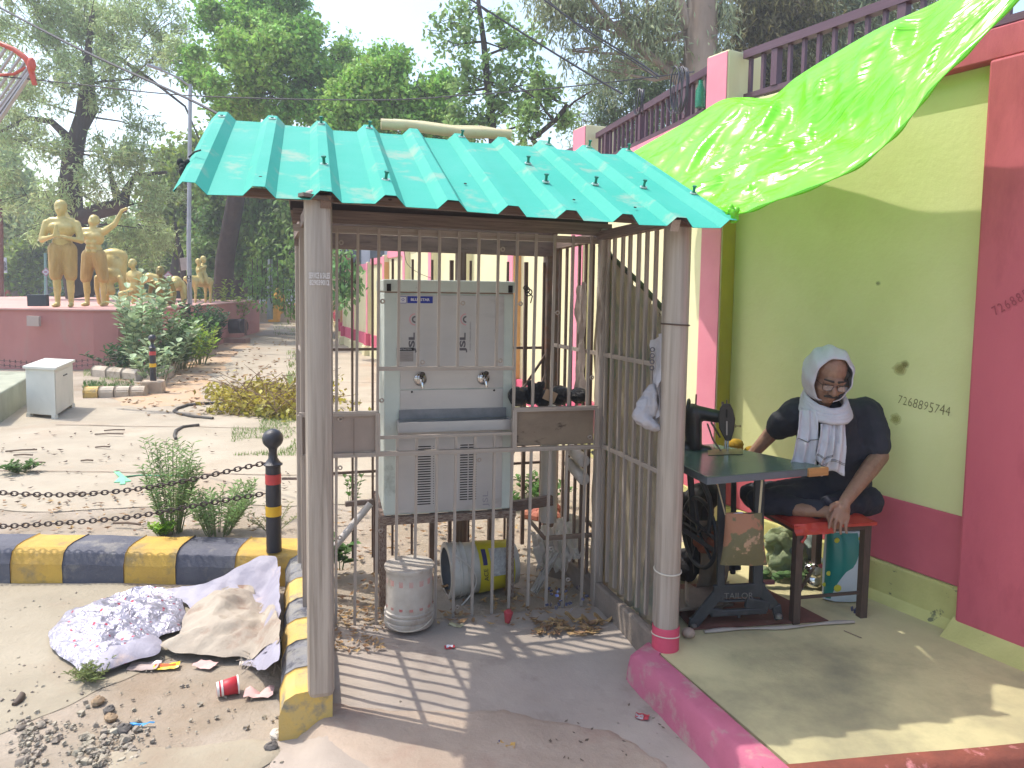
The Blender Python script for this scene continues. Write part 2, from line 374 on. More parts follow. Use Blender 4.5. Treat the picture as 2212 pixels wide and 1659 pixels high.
# near bay: runs from the crimson pillar to the pink-fronted pillar behind the tailor; o>0 is towards the court
dn = Vector((-.55, 1, 0)).normalized(); nn = Vector((-dn.y, dn.x, 0)); A = Vector((2.0, 3.166, 0))
def nb(t0, t1, o0, o1, z0, z1, name, m, bev=.006, sm=False): return slab(A, dn, nn, t0, t1, o0, o1, z0, z1).build(name, m, wall, sm, bevel=bev)
TL = 1.43
nb(-.02, TL+.02, -.25, 0, .0, 2.57, 'panel', lime, 0)
# lettering, stains: flat prints on the panel
nb(-.6, .42, -.25, .06, 2.571, 2.70, 'top_beam', redw); nb(.421, TL+.1, -.25, .03, 2.571, 2.70, 'top_beam', lime)
band = nb(0, TL, .0005, .012, .325, .64, 'base_band', bandw, .004)
bs = slab(A, dn, nn, 0, TL, .0005, .03, .1, .323); bs.v[0] = tuple(Vector(bs.v[0])); bs.build('wall_base', baseM, wall, bevel=.01)
# sloping mortar fillet at the wall's foot
f_ = MB(); f_.add([wp(A, dn, nn, t, o_, z) for t in (-.05, TL) for o_, z in ((.0, .2), (.075, .139), (.0, .12))], [(0, 1, 2), (5, 4, 3), (0, 3, 4, 1), (1, 4, 5, 2), (2, 5, 3, 0)]); f_.build('foot_fillet', baseM, wall)
# crimson pillar at the right
nb(-1.5, -.01, -.3, .075, .12, 2.569, 'pillar', redw, .012)
f2 = MB(); f2.add([wp(A, dn, nn, t, o_, z) for t in (-1.5, -.0) for o_, z in ((.06, .21), (.16, .139), (.06, .1))], [(0, 1, 2), (5, 4, 3), (0, 3, 4, 1), (1, 4, 5, 2), (2, 5, 3, 0)]); f2.build('foot_fillet', baseM, wall)
# second, farther run
K1 = Vector((1.22, 4.37, 0)); K2 = Vector((.625, 6.66, 0)); dm = Vector((-.235, 1, 0)).normalized(); nm = Vector((-dm.y, dm.x, 0))
dfar = Vector((-.404, 1, 0)).normalized(); nf = Vector((-dfar.y, dfar.x, 0))
def pilaster(K, d, n, wl=.17, z1=3.0, dep=.3, top=2.7):
    """a pilaster whose near corner is K: pink face to the court, cream side towards the viewer"""
    slab(K, d, n, 0, wl, -dep, 0, .12, z1).build('pilaster', cream, wall, bevel=.008)
    slab(K, d, n, .004, wl-.004, .0005, .008, .15, z1-.01).build('pilaster_face', pinkw, wall, bevel=.003)
    slab(K, d, n, -.012, wl+.012, -.02, .02, .37, .67).build('pilaster_band', bandw, wall, bevel=.004)
pilaster(K1, dn, nn, .17)
slab(K1, dn, nn, -.006, -.0005, -.1, -.004, .68, 2.57).build('pilaster_side', mat('olive_edge', hx('a89c34'), hx('9a9032'), 4, .8), wall)
P1b = K1 + dn*.17 - nn*.09
run = P1b; endp = K2 - nm*.09
def bay(a, b, n, far=0):
    d = (b-a); l = d.length; d.normalize()
    slab(a, d, n, 0, l, -.22, 0, .05, 2.70).build('panel', cream, wall)
    slab(a, d, n, 0, l, .0005, .03, 2.58, 2.705).build('coping', pinkw, wall)
    slab(a, d, n, 0, l, .0005, .045, .36, .62).build('base_band', bandw, wall)
    slab(a, d, n, 0, l, .0005, .06, .05, .359).build('wall_base', baseM if not far else cream, wall)
bay(P1b, endp, nm)
bandf = mat('pink_red_band', hx('d0607a'), hx('c4566e'), 3, .8, 0, .1, 40)
d2 = Vector((-.26, 1, 0)).normalized()
Kp = [(K2, dfar)]
for i in range(13):
    p, d_ = Kp[-1]; q = p + d_*(1.66 if i < 8 else 2.2); Kp.append((q, dfar if i < 7 else d2))
for i, (K, d_) in enumerate(Kp):
    n_ = Vector((-d_.y, d_.x, 0)); tp = max(1.95, 2.66-.055*(K.y-6.66)); pw_ = .24 if i == 0 else .17
    slab(K, d_, n_, 0, pw_, -.3, 0, .1, 3.07 if i == 0 else tp+.02).build('pilaster', cream, wall, bevel=.008)
    slab(K, d_, n_, .004, pw_-.004, .0005, .008, .15, (3.06 if i == 0 else tp)).build('pilaster_face', pinkw, wall, bevel=.003)
    slab(K, d_, n_, -.0005-.006, -.0005, -.09, -.004, .6, tp-.12).build('pilaster_side', orangeM if i % 4 == 1 else cream, wall)
    slab(K, d_, n_, -.03, pw_+.03, -.04, .05, .38, .64).build('pilaster_band', bandf, wall, bevel=.006)
    slab(K, d_, n_, -.06, pw_+.06, -.04, .09, .05, .379).build('pilaster_foot', cream, wall, bevel=.02)
    if i+1 < len(Kp):
        a_ = K + d_*pw_ - n_*.09; b_ = Kp[i+1][0] - n_*.09; l_ = (b_-a_).length
        slab(a_, d_, n_, 0, l_, -.22, 0, .05, tp-.02).build('panel', cream, wall)
        slab(a_, d_, n_, 0, l_, .0005, .03, tp-.13, tp).build('coping', pinkw, wall)
        slab(a_, d_, n_, 0, l_, .0005, .05, .37, .62).build('base_band', bandf, wall)
        slab(a_, d_, n_, 0, l_, .0005, .07, .05, .369).build('wall_base', cream, wall)

# hand-written number and scribbles on the wall, dirt spots
ink = mat('pen_ink', hx('6a6440')); ink2 = mat('faded_ink', hx('96404c'))
pN = lambda x, y: None
def onwall(x, y, o_=.002, a=A, d=dn, n=nn):
    r = ray(x, y); p0 = Vector((0, 0, CH)); q = a + n*o_; t = (q-p0).dot(n)/r.dot(n); return p0+r*t
def scribble(s, x0, y0, step, m, size, slope=0.0, a=A, o_=.002):
    p = onwall(x0, y0, o_); rt = -dn + Vector((0, 0, slope)); rt.normalize(); up = Vector((0, 0, 1)) - rt*rt.z
    for i, ch in enumerate(s):
        text(ch, wall, p + rt*step*i + Vector((0, 0, .006*fbm(i*3.3, 1))), (rt+Vector((0, 0, rnd.uniform(-.15, .15)))), up, size*rnd.uniform(.9, 1.15), m, 'handwritten_digit', sx=.75, bold=-.0008)
scribble('7268895744', 1944, 864, .0255, ink, .062, -.10)
rtw = (-dn + Vector((0, 0, .62))).normalized(); upw = (Vector((0, 0, 1)) - rtw*rtw.z).normalized()
pw = onwall(2150, 672, .078); 
for i, ch in enumerate('726885744'): text(ch, wall, pw + rtw*.026*i, rtw, upw, .055, ink2, 'handwritten_digit', sx=.75)
for x, y, s_, c in ((1944, 797, .035, '8d7c33'), (1955, 787, .022, '7d6c2c'), (1897, 612, .014, '8f9470'), (2120, 1235, .01, 'd9a0a8'), (1935, 905, .03, 'a8a050')):
    p = onwall(x, y, .0015)
    for k_, q_ in ((1.0, 1), (.72, 2), (.45, 3)):
        n_ = 22; ring = [p + nn*.0004*q_ - dn*(s_*k_*math.cos(2*math.pi*i/n_)*(1+.35*fbm(i*.6, q_, x))) + Vector((0, 0, s_*k_*.9*math.sin(2*math.pi*i/n_)*(1+.35*fbm(i*.5, q_, y)))) for i in range(n_)]
        MB().add(ring, [tuple(range(n_))]).build('wall_stain', mat('wall_stain_'+c, hx(c), alpha=.22, rough=.9), wall)

# ---------------------------------------------------------------- railings on the wall
railM = mat('maroon_railing_paint', hx('5d4250'), hx('503844'), 8, .45, .1, .05, 60)
def railing(a, d, l, z, label, group=None, sp=.093, zt=.27, thick=.02, off=-.11, slope=0):
    n = Vector((-d.y, d.x, 0)); a = a + n*off
    rt = empty('railing', tuple(a)+() if False else (a.x, a.y, z), label, 'railing')
    stick('top_rail', rt, (a.x, a.y, z+zt), (a.x+d.x*l, a.y+d.y*l, z+zt+slope), .055, .045, railM)
    stick('bottom_rail', rt, (a.x, a.y, z+.035), (a.x+d.x*l, a.y+d.y*l, z+.035), .03, .03, railM)
    k = int(l/sp)
    for i in range(1, k+1):
        p = a + d*(i*sp-.02); th = .042 if i % 8 == 5 else thick
        stick('bar', rt, (p.x, p.y, z+.05), (p.x, p.y, z+zt-.018+slope*i/k), th, th, railM, d)
    return rt
r1 = railing(K1 - dn*.03 - dn*2.9, dn, 2.9, 2.702, 'maroon railing on the wall right of the tall pillar, partly behind the green tarpaulin')
r2 = railing(K1 + dn*.2, (K2 - (K1+dn*.2)).normalized(), (K2-(K1+dn*.2)).length-.02, 2.702, 'maroon railing with coiled cables between the two pink pillars')
r3 = railing(K2 + dfar*.26, dfar, 1.35, 2.66, 'short maroon railing beyond the lower pink pillar')
# cable coils hung on the railing
cabM = mat('black_cable', hx('45444e'), rough=.5)
def coil(c, R_, n_, label, d):
    b = MB(); n = Vector((-d.y, d.x, 0)); pts = []
    for i in range(n_*20):
        a = 2*math.pi*i/20; r = R_*(1+.12*fbm(i*.05, 3)); pts.append(Vector(c) + d*(r*.62*math.cos(a)+.01*fbm(i*.11, 7)) + Vector((0, 0, 1.25*r*math.sin(a))) + n*(.05+.035*fbm(i*.07, 1)+.0006*i))
    b.tube(pts, .0036, 5); o = b.build('cable_coil', cabM, None, True); tag(o, label, 'cable')
pc = V(1498, 198, 4.85); coil(pc, .115, 8, 'large coil of black cable hung on the railing beside the tall pillar', (K2-K1).normalized())
pc = V(1405, 222, 5.35); coil(pc, .07, 5, 'smaller coil of black cable looped over the railing top bar', (K2-K1).normalized())
pet = mat('green_glass_plastic', hx('2c8a6c'), rough=.15, alpha=.7)
pb = V(1512, 232, 4.72); b = MB().lathe([(.001, 0), (.03, .0), (.032, .02), (.03, .1), (.014, .14), (.013, .165), (.001, .167)], pb, (0, 0, 1), 14)
tag(b.build('plastic_bottle', pet, None, True), 'green plastic bottle wedged between railing and tall pillar', 'bottle')
# ---------------------------------------------------------------- the drinking-water shelter
FL = Vector((-.67, 2.56, 0)); FR = Vector((.65, 2.955, 0)); RL = Vector((-1.10, 3.81, 0)); RR = Vector((.22, 4.20, 0))
uu = (FR-FL).normalized(); vv = (RL-FL).normalized()
sh = empty('water_shelter', (-.2, 3.3, .05), 'steel barred drinking water shelter under a teal corrugated roof', 'shelter')
def post(p, z0, z1, w_, d_, m=steel_post, lean=(0, 0), name='post', bev=.022):
    b = MB(); R = Matrix((uu, Vector((-uu.y, uu.x, 0)), Vector((0, 0, 1)))).transposed()
    vs = []
    for z, l in ((z0, 0), (z1, 1)):
        for x, y in ((-w_/2, -d_/2), (w_/2, -d_/2), (w_/2, d_/2), (-w_/2, d_/2)): vs.append(R @ Vector((x, y, 0)) + Vector((p.x+lean[0]*l, p.y+lean[1]*l, z)))
    b.add(vs, [(3, 2, 1, 0), (4, 5, 6, 7), (0, 1, 5, 4), (1, 2, 6, 5), (2, 3, 7, 6), (3, 0, 4, 7)])
    return b.build(name, m, sh, False, bevel=bev)
pFL = post(FL, .15, 1.93, .092, .10)
text('SERVICE & SALES', pFL, V(690, 596, FL.y-.056), (1, .28, 0), (0, 0, 1), .027, mat('white_print', hx('cfc8c2')), 'lettering', .345, .0006)
text('829039012', pFL, V(690, 611, FL.y-.056), (1, .28, 0), (0, 0, 1), .024, MATS['white_print'], 'lettering', .60, .0006)
rp = MB().lathe([(.052, .05), (.052, 1.90)], (FR.x, FR.y, 0), (0, 0, 1), 22); pr_ = rp.build('post', steel_post, sh, True)
tag(pr_, 'round steel post with pink painted foot')
MB().lathe([(.0555, .06), (.0555, .235), (.054, .238)], (FR.x, FR.y, 0), (0, 0, 1), 22).build('painted_foot', mat('pink_red_paint', hx('c9485f'), hx('b8405a'), 8, .6), pr_, True)
wireM = mat('tie_wire', hx('57463c')); cordM = mat('pale_cord', hx('c9bfae'))
MB().torus((FR.x, FR.y, 1.475), .055, .0035, (0.05, .02, 1), 24, 6).build('tie_wire', wireM, pr_, True)
MB().torus((FR.x, FR.y, .47), .055, .003, (0.05, -.1, 1), 24, 6).build('cord_loop', cordM, pr_, True)
MB().torus((FR.x, FR.y, .20), .0575, .0025, (0.05, .1, 1), 24, 6).build('cord_loop', cordM, pr_, True)
post(RL+Vector((.018, 0, 0)), .12, 1.88, .066, .075, steel_post, bev=.006); post(RR, .1, 1.9, .085, .085, steel_dark, bev=.01)
post(RL + (FL-RL)*.16 + Vector((.01, 0, 0)), .12, 1.87, .028, .06, steel_post, bev=.006)
# front grille line
G0 = FL + vv*.73 + Vector((-.0, 0, 0)); C0 = FR + (RR-FR).normalized()*.655; gu = (C0-G0).normalized(); GL = (C0-G0).length; gn = Vector((-gu.y, gu.x, 0))
def gp(t, z, o_=0): return Vector((G0.x+gu.x*t-gn.x*o_, G0.y+gu.y*t-gn.y*o_, z))
post(C0, .05, 1.9, .05, .05, steel, bev=.006)
stick('post', sh, gp(.0, .05), gp(.0, 1.88), .03, .045, steel, gu)
ZT, ZP, ZB, ZR = 1.865, 1.043, .857, 1.243
# top beams and the dark board above them
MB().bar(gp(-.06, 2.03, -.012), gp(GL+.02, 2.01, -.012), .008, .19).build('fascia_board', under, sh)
beamM = mat('brown_timber_beam', hx('8a786f'), hx('6f5f58'), 6, .7, .1, .25, 40, (.3, 1, 1), c3=hx('4b3f3a'), s3=8, lo3=.55, hi3=.7)
stick('beam', sh, gp(-.05, 1.915), gp(GL+.03, 1.895), .03, .055, beamM); stick('beam', sh, gp(-.05, 1.862, -.03), gp(GL+.03, 1.845, -.03), .03, .03, steel)
stick('beam', sh, (FL.x, FL.y, 1.90), (RL.x, RL.y, 1.87), .04, .05, beamM); stick('beam', sh, (FR.x-.02, FR.y+.0, 1.885), (RR.x, RR.y, 1.85), .05, .04, beamM)
for o_, z, h_ in ((.0, 1.885, .05), (.0, 1.82, .03)):
    stick('beam', sh, (RL.x, RL.y-o_, z), (RR.x, RR.y-o_, z-.012), .03, h_, beamM)
stick('beam', sh, (RL.x, RL.y-.06, 1.945), (RR.x, RR.y-.06, 1.93), .012, .27, beamM)
# front bars
bt = [.045+.0905*i for i in range(15)]
for i, t in enumerate(bt):
    lean = -.016+.004*math.sin(i*2.3); w_ = .0125
    full = i in (0, 3, 10)
    def P_(z, t=t, l=lean): return gp(t + l*(1.85-z)/1.8, z, .012)
    if full: stick('bar', sh, P_(.055), P_(ZT), w_, w_, steel, gu)
    elif i < 3 or i > 10:
        stick('bar', sh, P_(ZP), P_(ZT), w_, w_, steel, gu); stick('bar', sh, P_(.055), P_(ZB), w_, w_, steel, gu)
    else:
        stick('bar', sh, P_(ZR), P_(ZT), w_, w_, steel, gu); stick('bar', sh, P_(ZB), P_(.935), w_, w_, steel, gu); stick('bar', sh, P_(.055), P_(ZB), w_, w_, steel, gu)
tL, tR = bt[3]-.006, bt[10]-.01
stick('rail', sh, gp(tL, ZR, .02), gp(tR, ZR-.004, .02), .018, .018, steel); stick('rail', sh, gp(-.02, ZB, .024), gp(GL-.01, ZB-.005, .024), .02, .02, steel)
stick('rail', sh, gp(tL, .93, .02), gp(tR, .93, .02), .014, .014, steel)
for a, b in ((-.03, tL), (tR, GL-.03)):
    stick('rail', sh, gp(a, ZP, .024), gp(b, ZP, .024), .022, .02, steel); stick('rail', sh, gp(b, ZB, .03), gp(b, ZP, .03), .02, .02, steel, gu)
    stick('rail', sh, gp(a+.003, ZB, .03), gp(a+.003, ZP, .03), .02, .02, steel, gu)
    m_ = mat('panel_steel_l', hx('9f9087'), hx('93857c'), 5, .5, .35, .06, 40, c3=hx('6b5a50'), s3=16, lo3=.7, hi3=.76) if a < 0 else mat('panel_steel_r', hx('93826f'), hx('7d6b5c'), 6, .6, .3, .1, 40, (.5, 1, 1), c3=hx('4b3b30'), s3=9, lo3=.58, hi3=.64)
    MB().bar(gp(a+.01, (ZP+ZB)/2, .014), gp(b-.01, (ZP+ZB)/2, .014), .006, ZP-ZB-.02).build('panel', m_, sh)
stick('rail', sh, gp(tL*.66, ZB, .036), gp(tL*.66, ZP-.02, .036), .002, .003, steel_dark, gu)
darkM = mat('dark_opening', hx('1c1614'), rough=.9)
# washers tied on the bars
rnd.seed(5)
for i, z in ((1, 1.80), (9, 1.79), (3, 1.545), (7, 1.54), (5, 1.27), (9, 1.275), (1, 1.02-.0), (1, .80), (10, 1.54), (12, 1.50), (3, 1.10), (8, .81), (1, .48), (3, .50), (7, .11), (5, .14), (11, .44), (14, 1.19), (14, .9), (12, .36), (13, .2), (4, .30)):
    t = bt[i] + .018 - .016*(1.85-z)/1.8
    b = MB().torus(gp(t, z, .025), .0085, .0032, (gn.x*1, gn.y, .2), 12, 6); b.bar(gp(t-.012, z, .022), gp(t-.004, z, .022), .005, .005); b.build('washer', steel, sh, True)
# side grilles
def side(a, b, n_, z0, z1, wd, th, m, skip=(), name='bar'):
    d = (b-a); l = d.length; d.normalize(); q = Vector((-d.y, d.x, 0))
    for i in range(n_):
        if i in skip: continue
        p = a + d*(l*(i+.5)/n_); o_ = .004*math.sin(i*3.1)
        stick(name, sh, (p.x+o_, p.y, z0), (p.x+o_*2, p.y, z1), wd, th, m, q)
side(FR + (RR-FR)*.04, C0, 8, .21, 1.87, .016, .014, steel); side(C0, RR, 8, .16, 1.84, .016, .012, steel_dark)
side(FL + vv*.05, RL, 15, .15, 1.86, .014, .012, steel, skip=(12,))
for a, b in ((FR, C0), (C0, RR), (FL, RL)):
    stick('rail', sh, (a.x, a.y, ZB), (b.x, b.y, ZB), .012, .02, steel); stick('rail', sh, (a.x, a.y, 1.30), (b.x, b.y, 1.30), .012, .02, steel)
MB().bar((FR.x-.03, FR.y+.0, .12), (C0.x, C0.y, .105), .04, .14).build('footing', mat('grimy_concrete', hx('8a7d72'), hx('6f645b'), 7, .9, 0, .4, 50), sh, bevel=.01)
MB().bar((C0.x, C0.y+.03, .105), (RR.x, RR.y, .10), .04, .12).build('footing', MATS['grimy_concrete'], sh, bevel=.01)
# rear grille
d = (RR-RL); l = d.length; d.normalize()
for i in range(13):
    if i in (9,): continue
    p = RL + d*(l*(i+.55)/13); th = .012 if i not in (7, 11) else .02
    stick('bar', sh, (p.x, p.y, .15), (p.x, p.y, 1.76), th, th, steel_dark, d)
stick('post', sh, (RL.x+d.x*l*.62, RL.y+d.y*l*.62-.05, .12), (RL.x+d.x*l*.62, RL.y+d.y*l*.62-.05, 1.8), .05, .05, steel_dark, d)
for z in (1.28, .93, .62): stick('rail', sh, (RL.x, RL.y+.012, z), (RR.x, RR.y+.012, z), .012, .014, steel_dark)
for a, b in (((-.02, .6), (.22, 1.2)), ((.02, 1.0), (.2, .75)), ((.0, .95), (.24, 1.32))):
    stick('brace', sh, (a[0], RR.y-.08, a[1]), (b[0], RR.y-.02, b[1]), .012, .012, steel_dark)
# tie bar to the bollard
stick('tie_bar', sh, V(610, 1034, 3.88), V(652, 1034, 3.84), .012, .012, steel_dark)
# roof sheet: trapezoid ribs, one sheet sloping up to the rear
E0 = Vector((-1.027, 2.37, 1.928)); ST = Vector((.205, .045, -.0063)); SL = Vector((-.266, .979, .444)); RN = ST.cross(SL).normalized()
if RN.z < 0: RN = -RN
prof = [(-.21, -.036)]
for k in range(10): prof += [(k-.24, -.034), (k-.09, 0), (k+.09, 0), (k+.25, -.036)]
prof = prof[:-4] + [(8.78, -.034), (8.91, 0), (9.05, .001)]
nv = 14
def rpt(i, j):
    k, h_ = prof[i]; v = j/nv
    sag = .004*math.sin(k*.7)*(1-v) + .003*fbm(k*1.3, v*2.2, 2)
    p = E0 + ST*k + SL*v*(1+.012*math.sin(k*2.1)) + RN*(h_+sag); 
    if j == 0: p = p - SL*.003*fbm(k*2, 5)
    return p
b = MB(); b.v = [tuple(rpt(i, j)) for j in range(nv+1) for i in range(len(prof))]; n_ = len(prof)
b.f = [(j*n_+i, j*n_+i+1, (j+1)*n_+i+1, (j+1)*n_+i) for j in range(nv) for i in range(n_-1)]
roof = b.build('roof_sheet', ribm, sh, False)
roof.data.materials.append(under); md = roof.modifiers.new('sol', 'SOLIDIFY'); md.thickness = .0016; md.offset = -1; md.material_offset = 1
boltM = mat('green_bolt', hx('2a7f6b'), hx('236a5a'), 20, .4, .4); washM = mat('bolt_washer', hx('b8c9c4'), rough=.4, metal=.5)
for k, v in ((2, .93), (3, .93), (2, .30), (3, .17), (6, .30), (7, .32), (8, .33), (5, .92), (7, .93), (8, .95), (8.97, .95), (8.97, .30), (6, .55), (0.02, .9), (1, .94)):
    p = E0+ST*k+SL*v+RN*.003; fb = MB().lathe([(.011, 0), (.011, .004), (.0055, .005), (.0055, .024), (.009, .025), (.009, .031)], p, RN + Vector((.1*math.sin(k*9), 0, 0)), 6)
    if k in (0.02, 1): fb = MB().lathe([(.008, 0), (.008, .004), (.005, .007)], p, RN, 6)
    o = fb.build('bolt', boltM, roof); MB().lathe([(.016, -.001), (.015, .003)], p, RN, 7).build('washer', washM, o)
for k, v in ((1, .10), (3.02, .05), (4.5, .3), (6.4, .2), (7.5, .16)): MB().lathe([(.006, 0), (.006, .0025)], E0+ST*k+SL*v+RN*(.001 if k == int(k) else -.03), RN, 6).build('screw_hole', darkM, roof)
# hangers of square tube that carry the sheet
for k in (2, 8):
    a = E0+ST*k+SL*.03-RN*.045; c = E0+ST*k+SL*.97-RN*.045; stick('rafter', sh, a, c, .035, .045, steel_dark if k == 2 else steel)
for v in (.12, .96): a = E0+SL*v-RN*.062; stick('purlin', sh, a+ST*.3, a+ST*8.8, .03, .03, steel_dark)
for p, k in ((RL, 1.2), (RR, 7.6)): q = E0+ST*k+SL*.96-RN*.07; stick('strut', sh, (p.x, p.y, 1.87), q, .03, .03, steel_dark)
# folded scrap of steel angle at the head of the front left post
MB().bar((FL.x-.03, FL.y-.10, 1.905), (FL.x+.05, FL.y-.03, 1.895), .04, .012).build('bracket', steel_dark, sh)
# cream roll of pipe behind the roof ridge
ridge = E0+SL*1.03
rl = MB(); cr = mat('cream_pipe', hx('cfc39a'), hx('c2b48c'), 6, .6, 0, .2, 30)
rl.tube([ridge+ST*(3.25+i*.6)+Vector((0, .05, .012+.006*math.sin(i*1.7))) for i in range(6)], .026, 12)
rl.tube([ridge+ST*(3.5+i*.68)+Vector((0, .085, .028+.006*math.sin(i*2.7))) for i in range(5)], .022, 12)
tag(rl.build('cream_pipe_roll', cr, None, True), 'cream plastic pipes lying along the upper edge of the teal roof', 'pipe')
# lamp-like lump and black cloth knot at the left roof edge
kn = MB(); p = V(396, 358, 2.66)
for i in range(9): q = p+Vector((rnd.uniform(-.012, .012), rnd.uniform(-.015, .015), rnd.uniform(-.03, .015))); kn.ell(q, (.012, .009, .014), None, 8, 6)
kn.tube([p+Vector((.02, 0, .03)), p+Vector((.05, -.02, .045)), p+Vector((.075, -.03, .05))], .003, 6)
tag(kn.build('cloth_knot', mat('black_cloth', hx('2c2f30'), rough=.9), None, True), 'black rag knotted at the left edge of the teal roof', 'rag')

# ---------------------------------------------------------------- water cooler
cu = Vector((.97, .243, 0)).normalized(); cn = Vector((-cu.y, cu.x, 0)); CO = Vector((-.600, 3.46, 0))
def cl(a, b, z): return CO + cu*a + cn*b + Vector((0, 0, z))
CW = .625
mint = mat('mint_side_panel', hx('c8cfc8'), hx('bcc4bd'), 5, .5, .2, .06, 30, c3=hx('8d8f86'), s3=6, lo3=.6, hi3=.75)
cst = mat('brushed_steel_front', hx('bcb8b6'), hx('aeaaa9'), 4, .42, .3, .05, 80, (.12, 1, 1), c3=hx('8a7f7a'), s3=5, lo3=.6, hi3=.8)
cool = empty('water_cooler', tuple(cl(.3, .2, .52)), 'tall steel water cooler with two taps and mint sides inside the shelter', 'water cooler')
def cbox(name, a0, a1, b0, b1, z0, z1, m, bev=.004, par=None):
    b = MB(); vs = [cl(a, b_, z) for z in (z0, z1) for a, b_ in ((a0, b0), (a1, b0), (a1, b1), (a0, b1))]
    return b.add(vs, [(3, 2, 1, 0), (4, 5, 6, 7), (0, 1, 5, 4), (1, 2, 6, 5), (2, 3, 7, 6), (3, 0, 4, 7)]).build(name, m, par or cool, bevel=bev)
cbox('cabinet', 0, CW, 0, .48, .52, 1.585, mint, .006)
cbox('lid', -.004, CW+.004, -.004, .485, 1.588, 1.645, mint, .006)
cbox('lid_seam', .004, CW-.004, .002, .47, 1.583, 1.59, mat('rust_seam', hx('7c5a43')), 0)
fp = cbox('upper_front', .075, .575, -.006, .0, 1.128, 1.575, cst, .001)
mp_ = cbox('middle_front', .075, .575, -.006, .0, .99, 1.124, cst, .001)
lp = cbox('lower_front', .065, .575, -.006, .0, .53, .985, cst, .001)
for a in (.012, CW-.03): cbox('hinge', a, a+.02, -.012, -.003, 1.59, 1.625, darkM, 0)
for a in (.13, .53): MB().lathe([(.005, 0), (.003, .004)], cl(a, -.007, 1.115), -cn, 8).build('screw', darkM, mp_)
# tray
tr = MB(); D_ = -.095; vs = lambda z, q: [cl(.06+q, D_+q, z), cl(.60-q, D_+q, z), cl(.60-q, -.007, z), cl(.06+q, -.007, z)]
tr.add(vs(.937, 0)+vs(.985, 0)+vs(.985, .006)+vs(.95, .006), [(3, 2, 1, 0), (0, 1, 5, 4), (1, 2, 6, 5), (2, 3, 7, 6), (3, 0, 4, 7)]+[(4, 5, 9, 8), (5, 6, 10, 9), (6, 7, 11, 10), (7, 4, 8, 11), (8, 9, 13, 12), (9, 10, 14, 13), (10, 11, 15, 14), (11, 8, 12, 15), (12, 13, 14, 15)])
tr.build('drip_tray', cst, cool)
cbox('splash_back', .07, .59, -.012, -.007, .985, 1.03, mat('dull_zinc', hx('8c8c90'), hx('7c7c80'), 20, .6, .4), 0)
chrome = mat('chrome', hx('cfcdcc'), rough=.12, metal=1.0); knobM = mat('brown_knob', hx('3b3029'), rough=.4)
for a in (.17, .475):
    tp = MB().lathe([(.032, 0), (.032, .003), (.026, .010), (.012, .014), (.012, .03)], cl(a, -.007, 1.175), -cn, 22).build('tap', chrome, cool, True)
    MB().tube([cl(a, -.03, 1.178), cl(a, -.055, 1.18), cl(a+.002, -.066, 1.165), cl(a+.004, -.067, 1.14)], [.010, .009, .008, .007], 10).build('spout', chrome, tp, True)
    MB().lathe([(.006, 0), (.006, .018), (.012, .02), (.013, .026), (.009, .031)], cl(a+.005, -.045, 1.182), Vector((0, 0, 1))-cn*.3, 14).build('knob', knobM, tp, True)
for a0, a1 in ((.155, .222), (.365, .402), (.408, .446)):
    for i in range(24 if a0 < .2 else 23): stick('vent_slot', lp, cl(a0, -.0065, .85-.0122*i), cl(a1, -.0065, .85-.0122*i), .002, .0048, darkM)
for i in range(24): MB().lathe([(.0022, 0), (.0018, .001)], cl(.236, -.0065, .85-.0122*i), -cn, 6).build('vent_hole', darkM, lp)
# printing on the front: maker's plate, steel-maker's protective film marks, instruction label
blueM = mat('blue_print', hx('2b3a9c')); wpM = mat('white_print2', hx('d9d6dc')); greyP = mat('grey_print', hx('5f5a60')); pinkP = mat('pink_print', hx('c99095')); blkP = mat('black_print', hx('252225'))
def pz(x, y): r = ray(x, y); q = cl(0, -.0075, 0); t = (q-Vector((0, 0, CH))).dot(cn)/r.dot(cn); return Vector((0, 0, CH))+r*t
def plate(name, x0, y0, x1, y1, m, par, o_=.0):
    c = pz((x0+x1)/2, (y0+y1)/2); wd = (pz(x1, y0)-pz(x0, y0)).length; hh = abs((pz(x0, y1)-pz(x0, y0)).z)
    return MB().bar(c-cu*wd/2-cn*o_, c+cu*wd/2-cn*o_, .0012, hh).build(name, m, par)
lg = plate('maker_plate', 880, 640, 935, 655, blueM, fp); text('BLUE STAR', lg, pz(907.5, 647.5)-cn*.0012, cu, (0, 0, 1), .0165, wpM, 'lettering', 1.1, .0006)
lg2 = plate('emblem', 863, 640, 878, 655, blueM, fp); lg3 = plate('emblem_ground', 864, 641, 877, 654, wpM, fp, .0008)
def star(c, R_, m, par, inner=.45):
    pts = [c + cu*(R_*(1 if i % 2 == 0 else inner)*math.sin(math.pi*i/5)) + Vector((0, 0, R_*(1 if i % 2 == 0 else inner)*math.cos(math.pi*i/5))) for i in range(10)]
    MB().add(pts+[c], [(i, (i+1) % 10, 10) for i in range(10)]).build('star', m, par)
star(pz(870.5, 647.5)-cn*.0018, .0105, blueM, lg3); star(pz(870.5, 647.5)-cn*.0022, .0062, wpM, lg3)
def arc(c, r0, r1, a0, a1, m, par):
    n = 14; v = []
    for i in range(n+1):
        a = a0+(a1-a0)*i/n
        for r in (r0, r1): v.append(c + cu*r*math.cos(a)+Vector((0, 0, r*math.sin(a))))
    MB().add(v, [(2*i, 2*i+2, 2*i+3, 2*i+1) for i in range(n)]).build('emblem_arc', m, par)
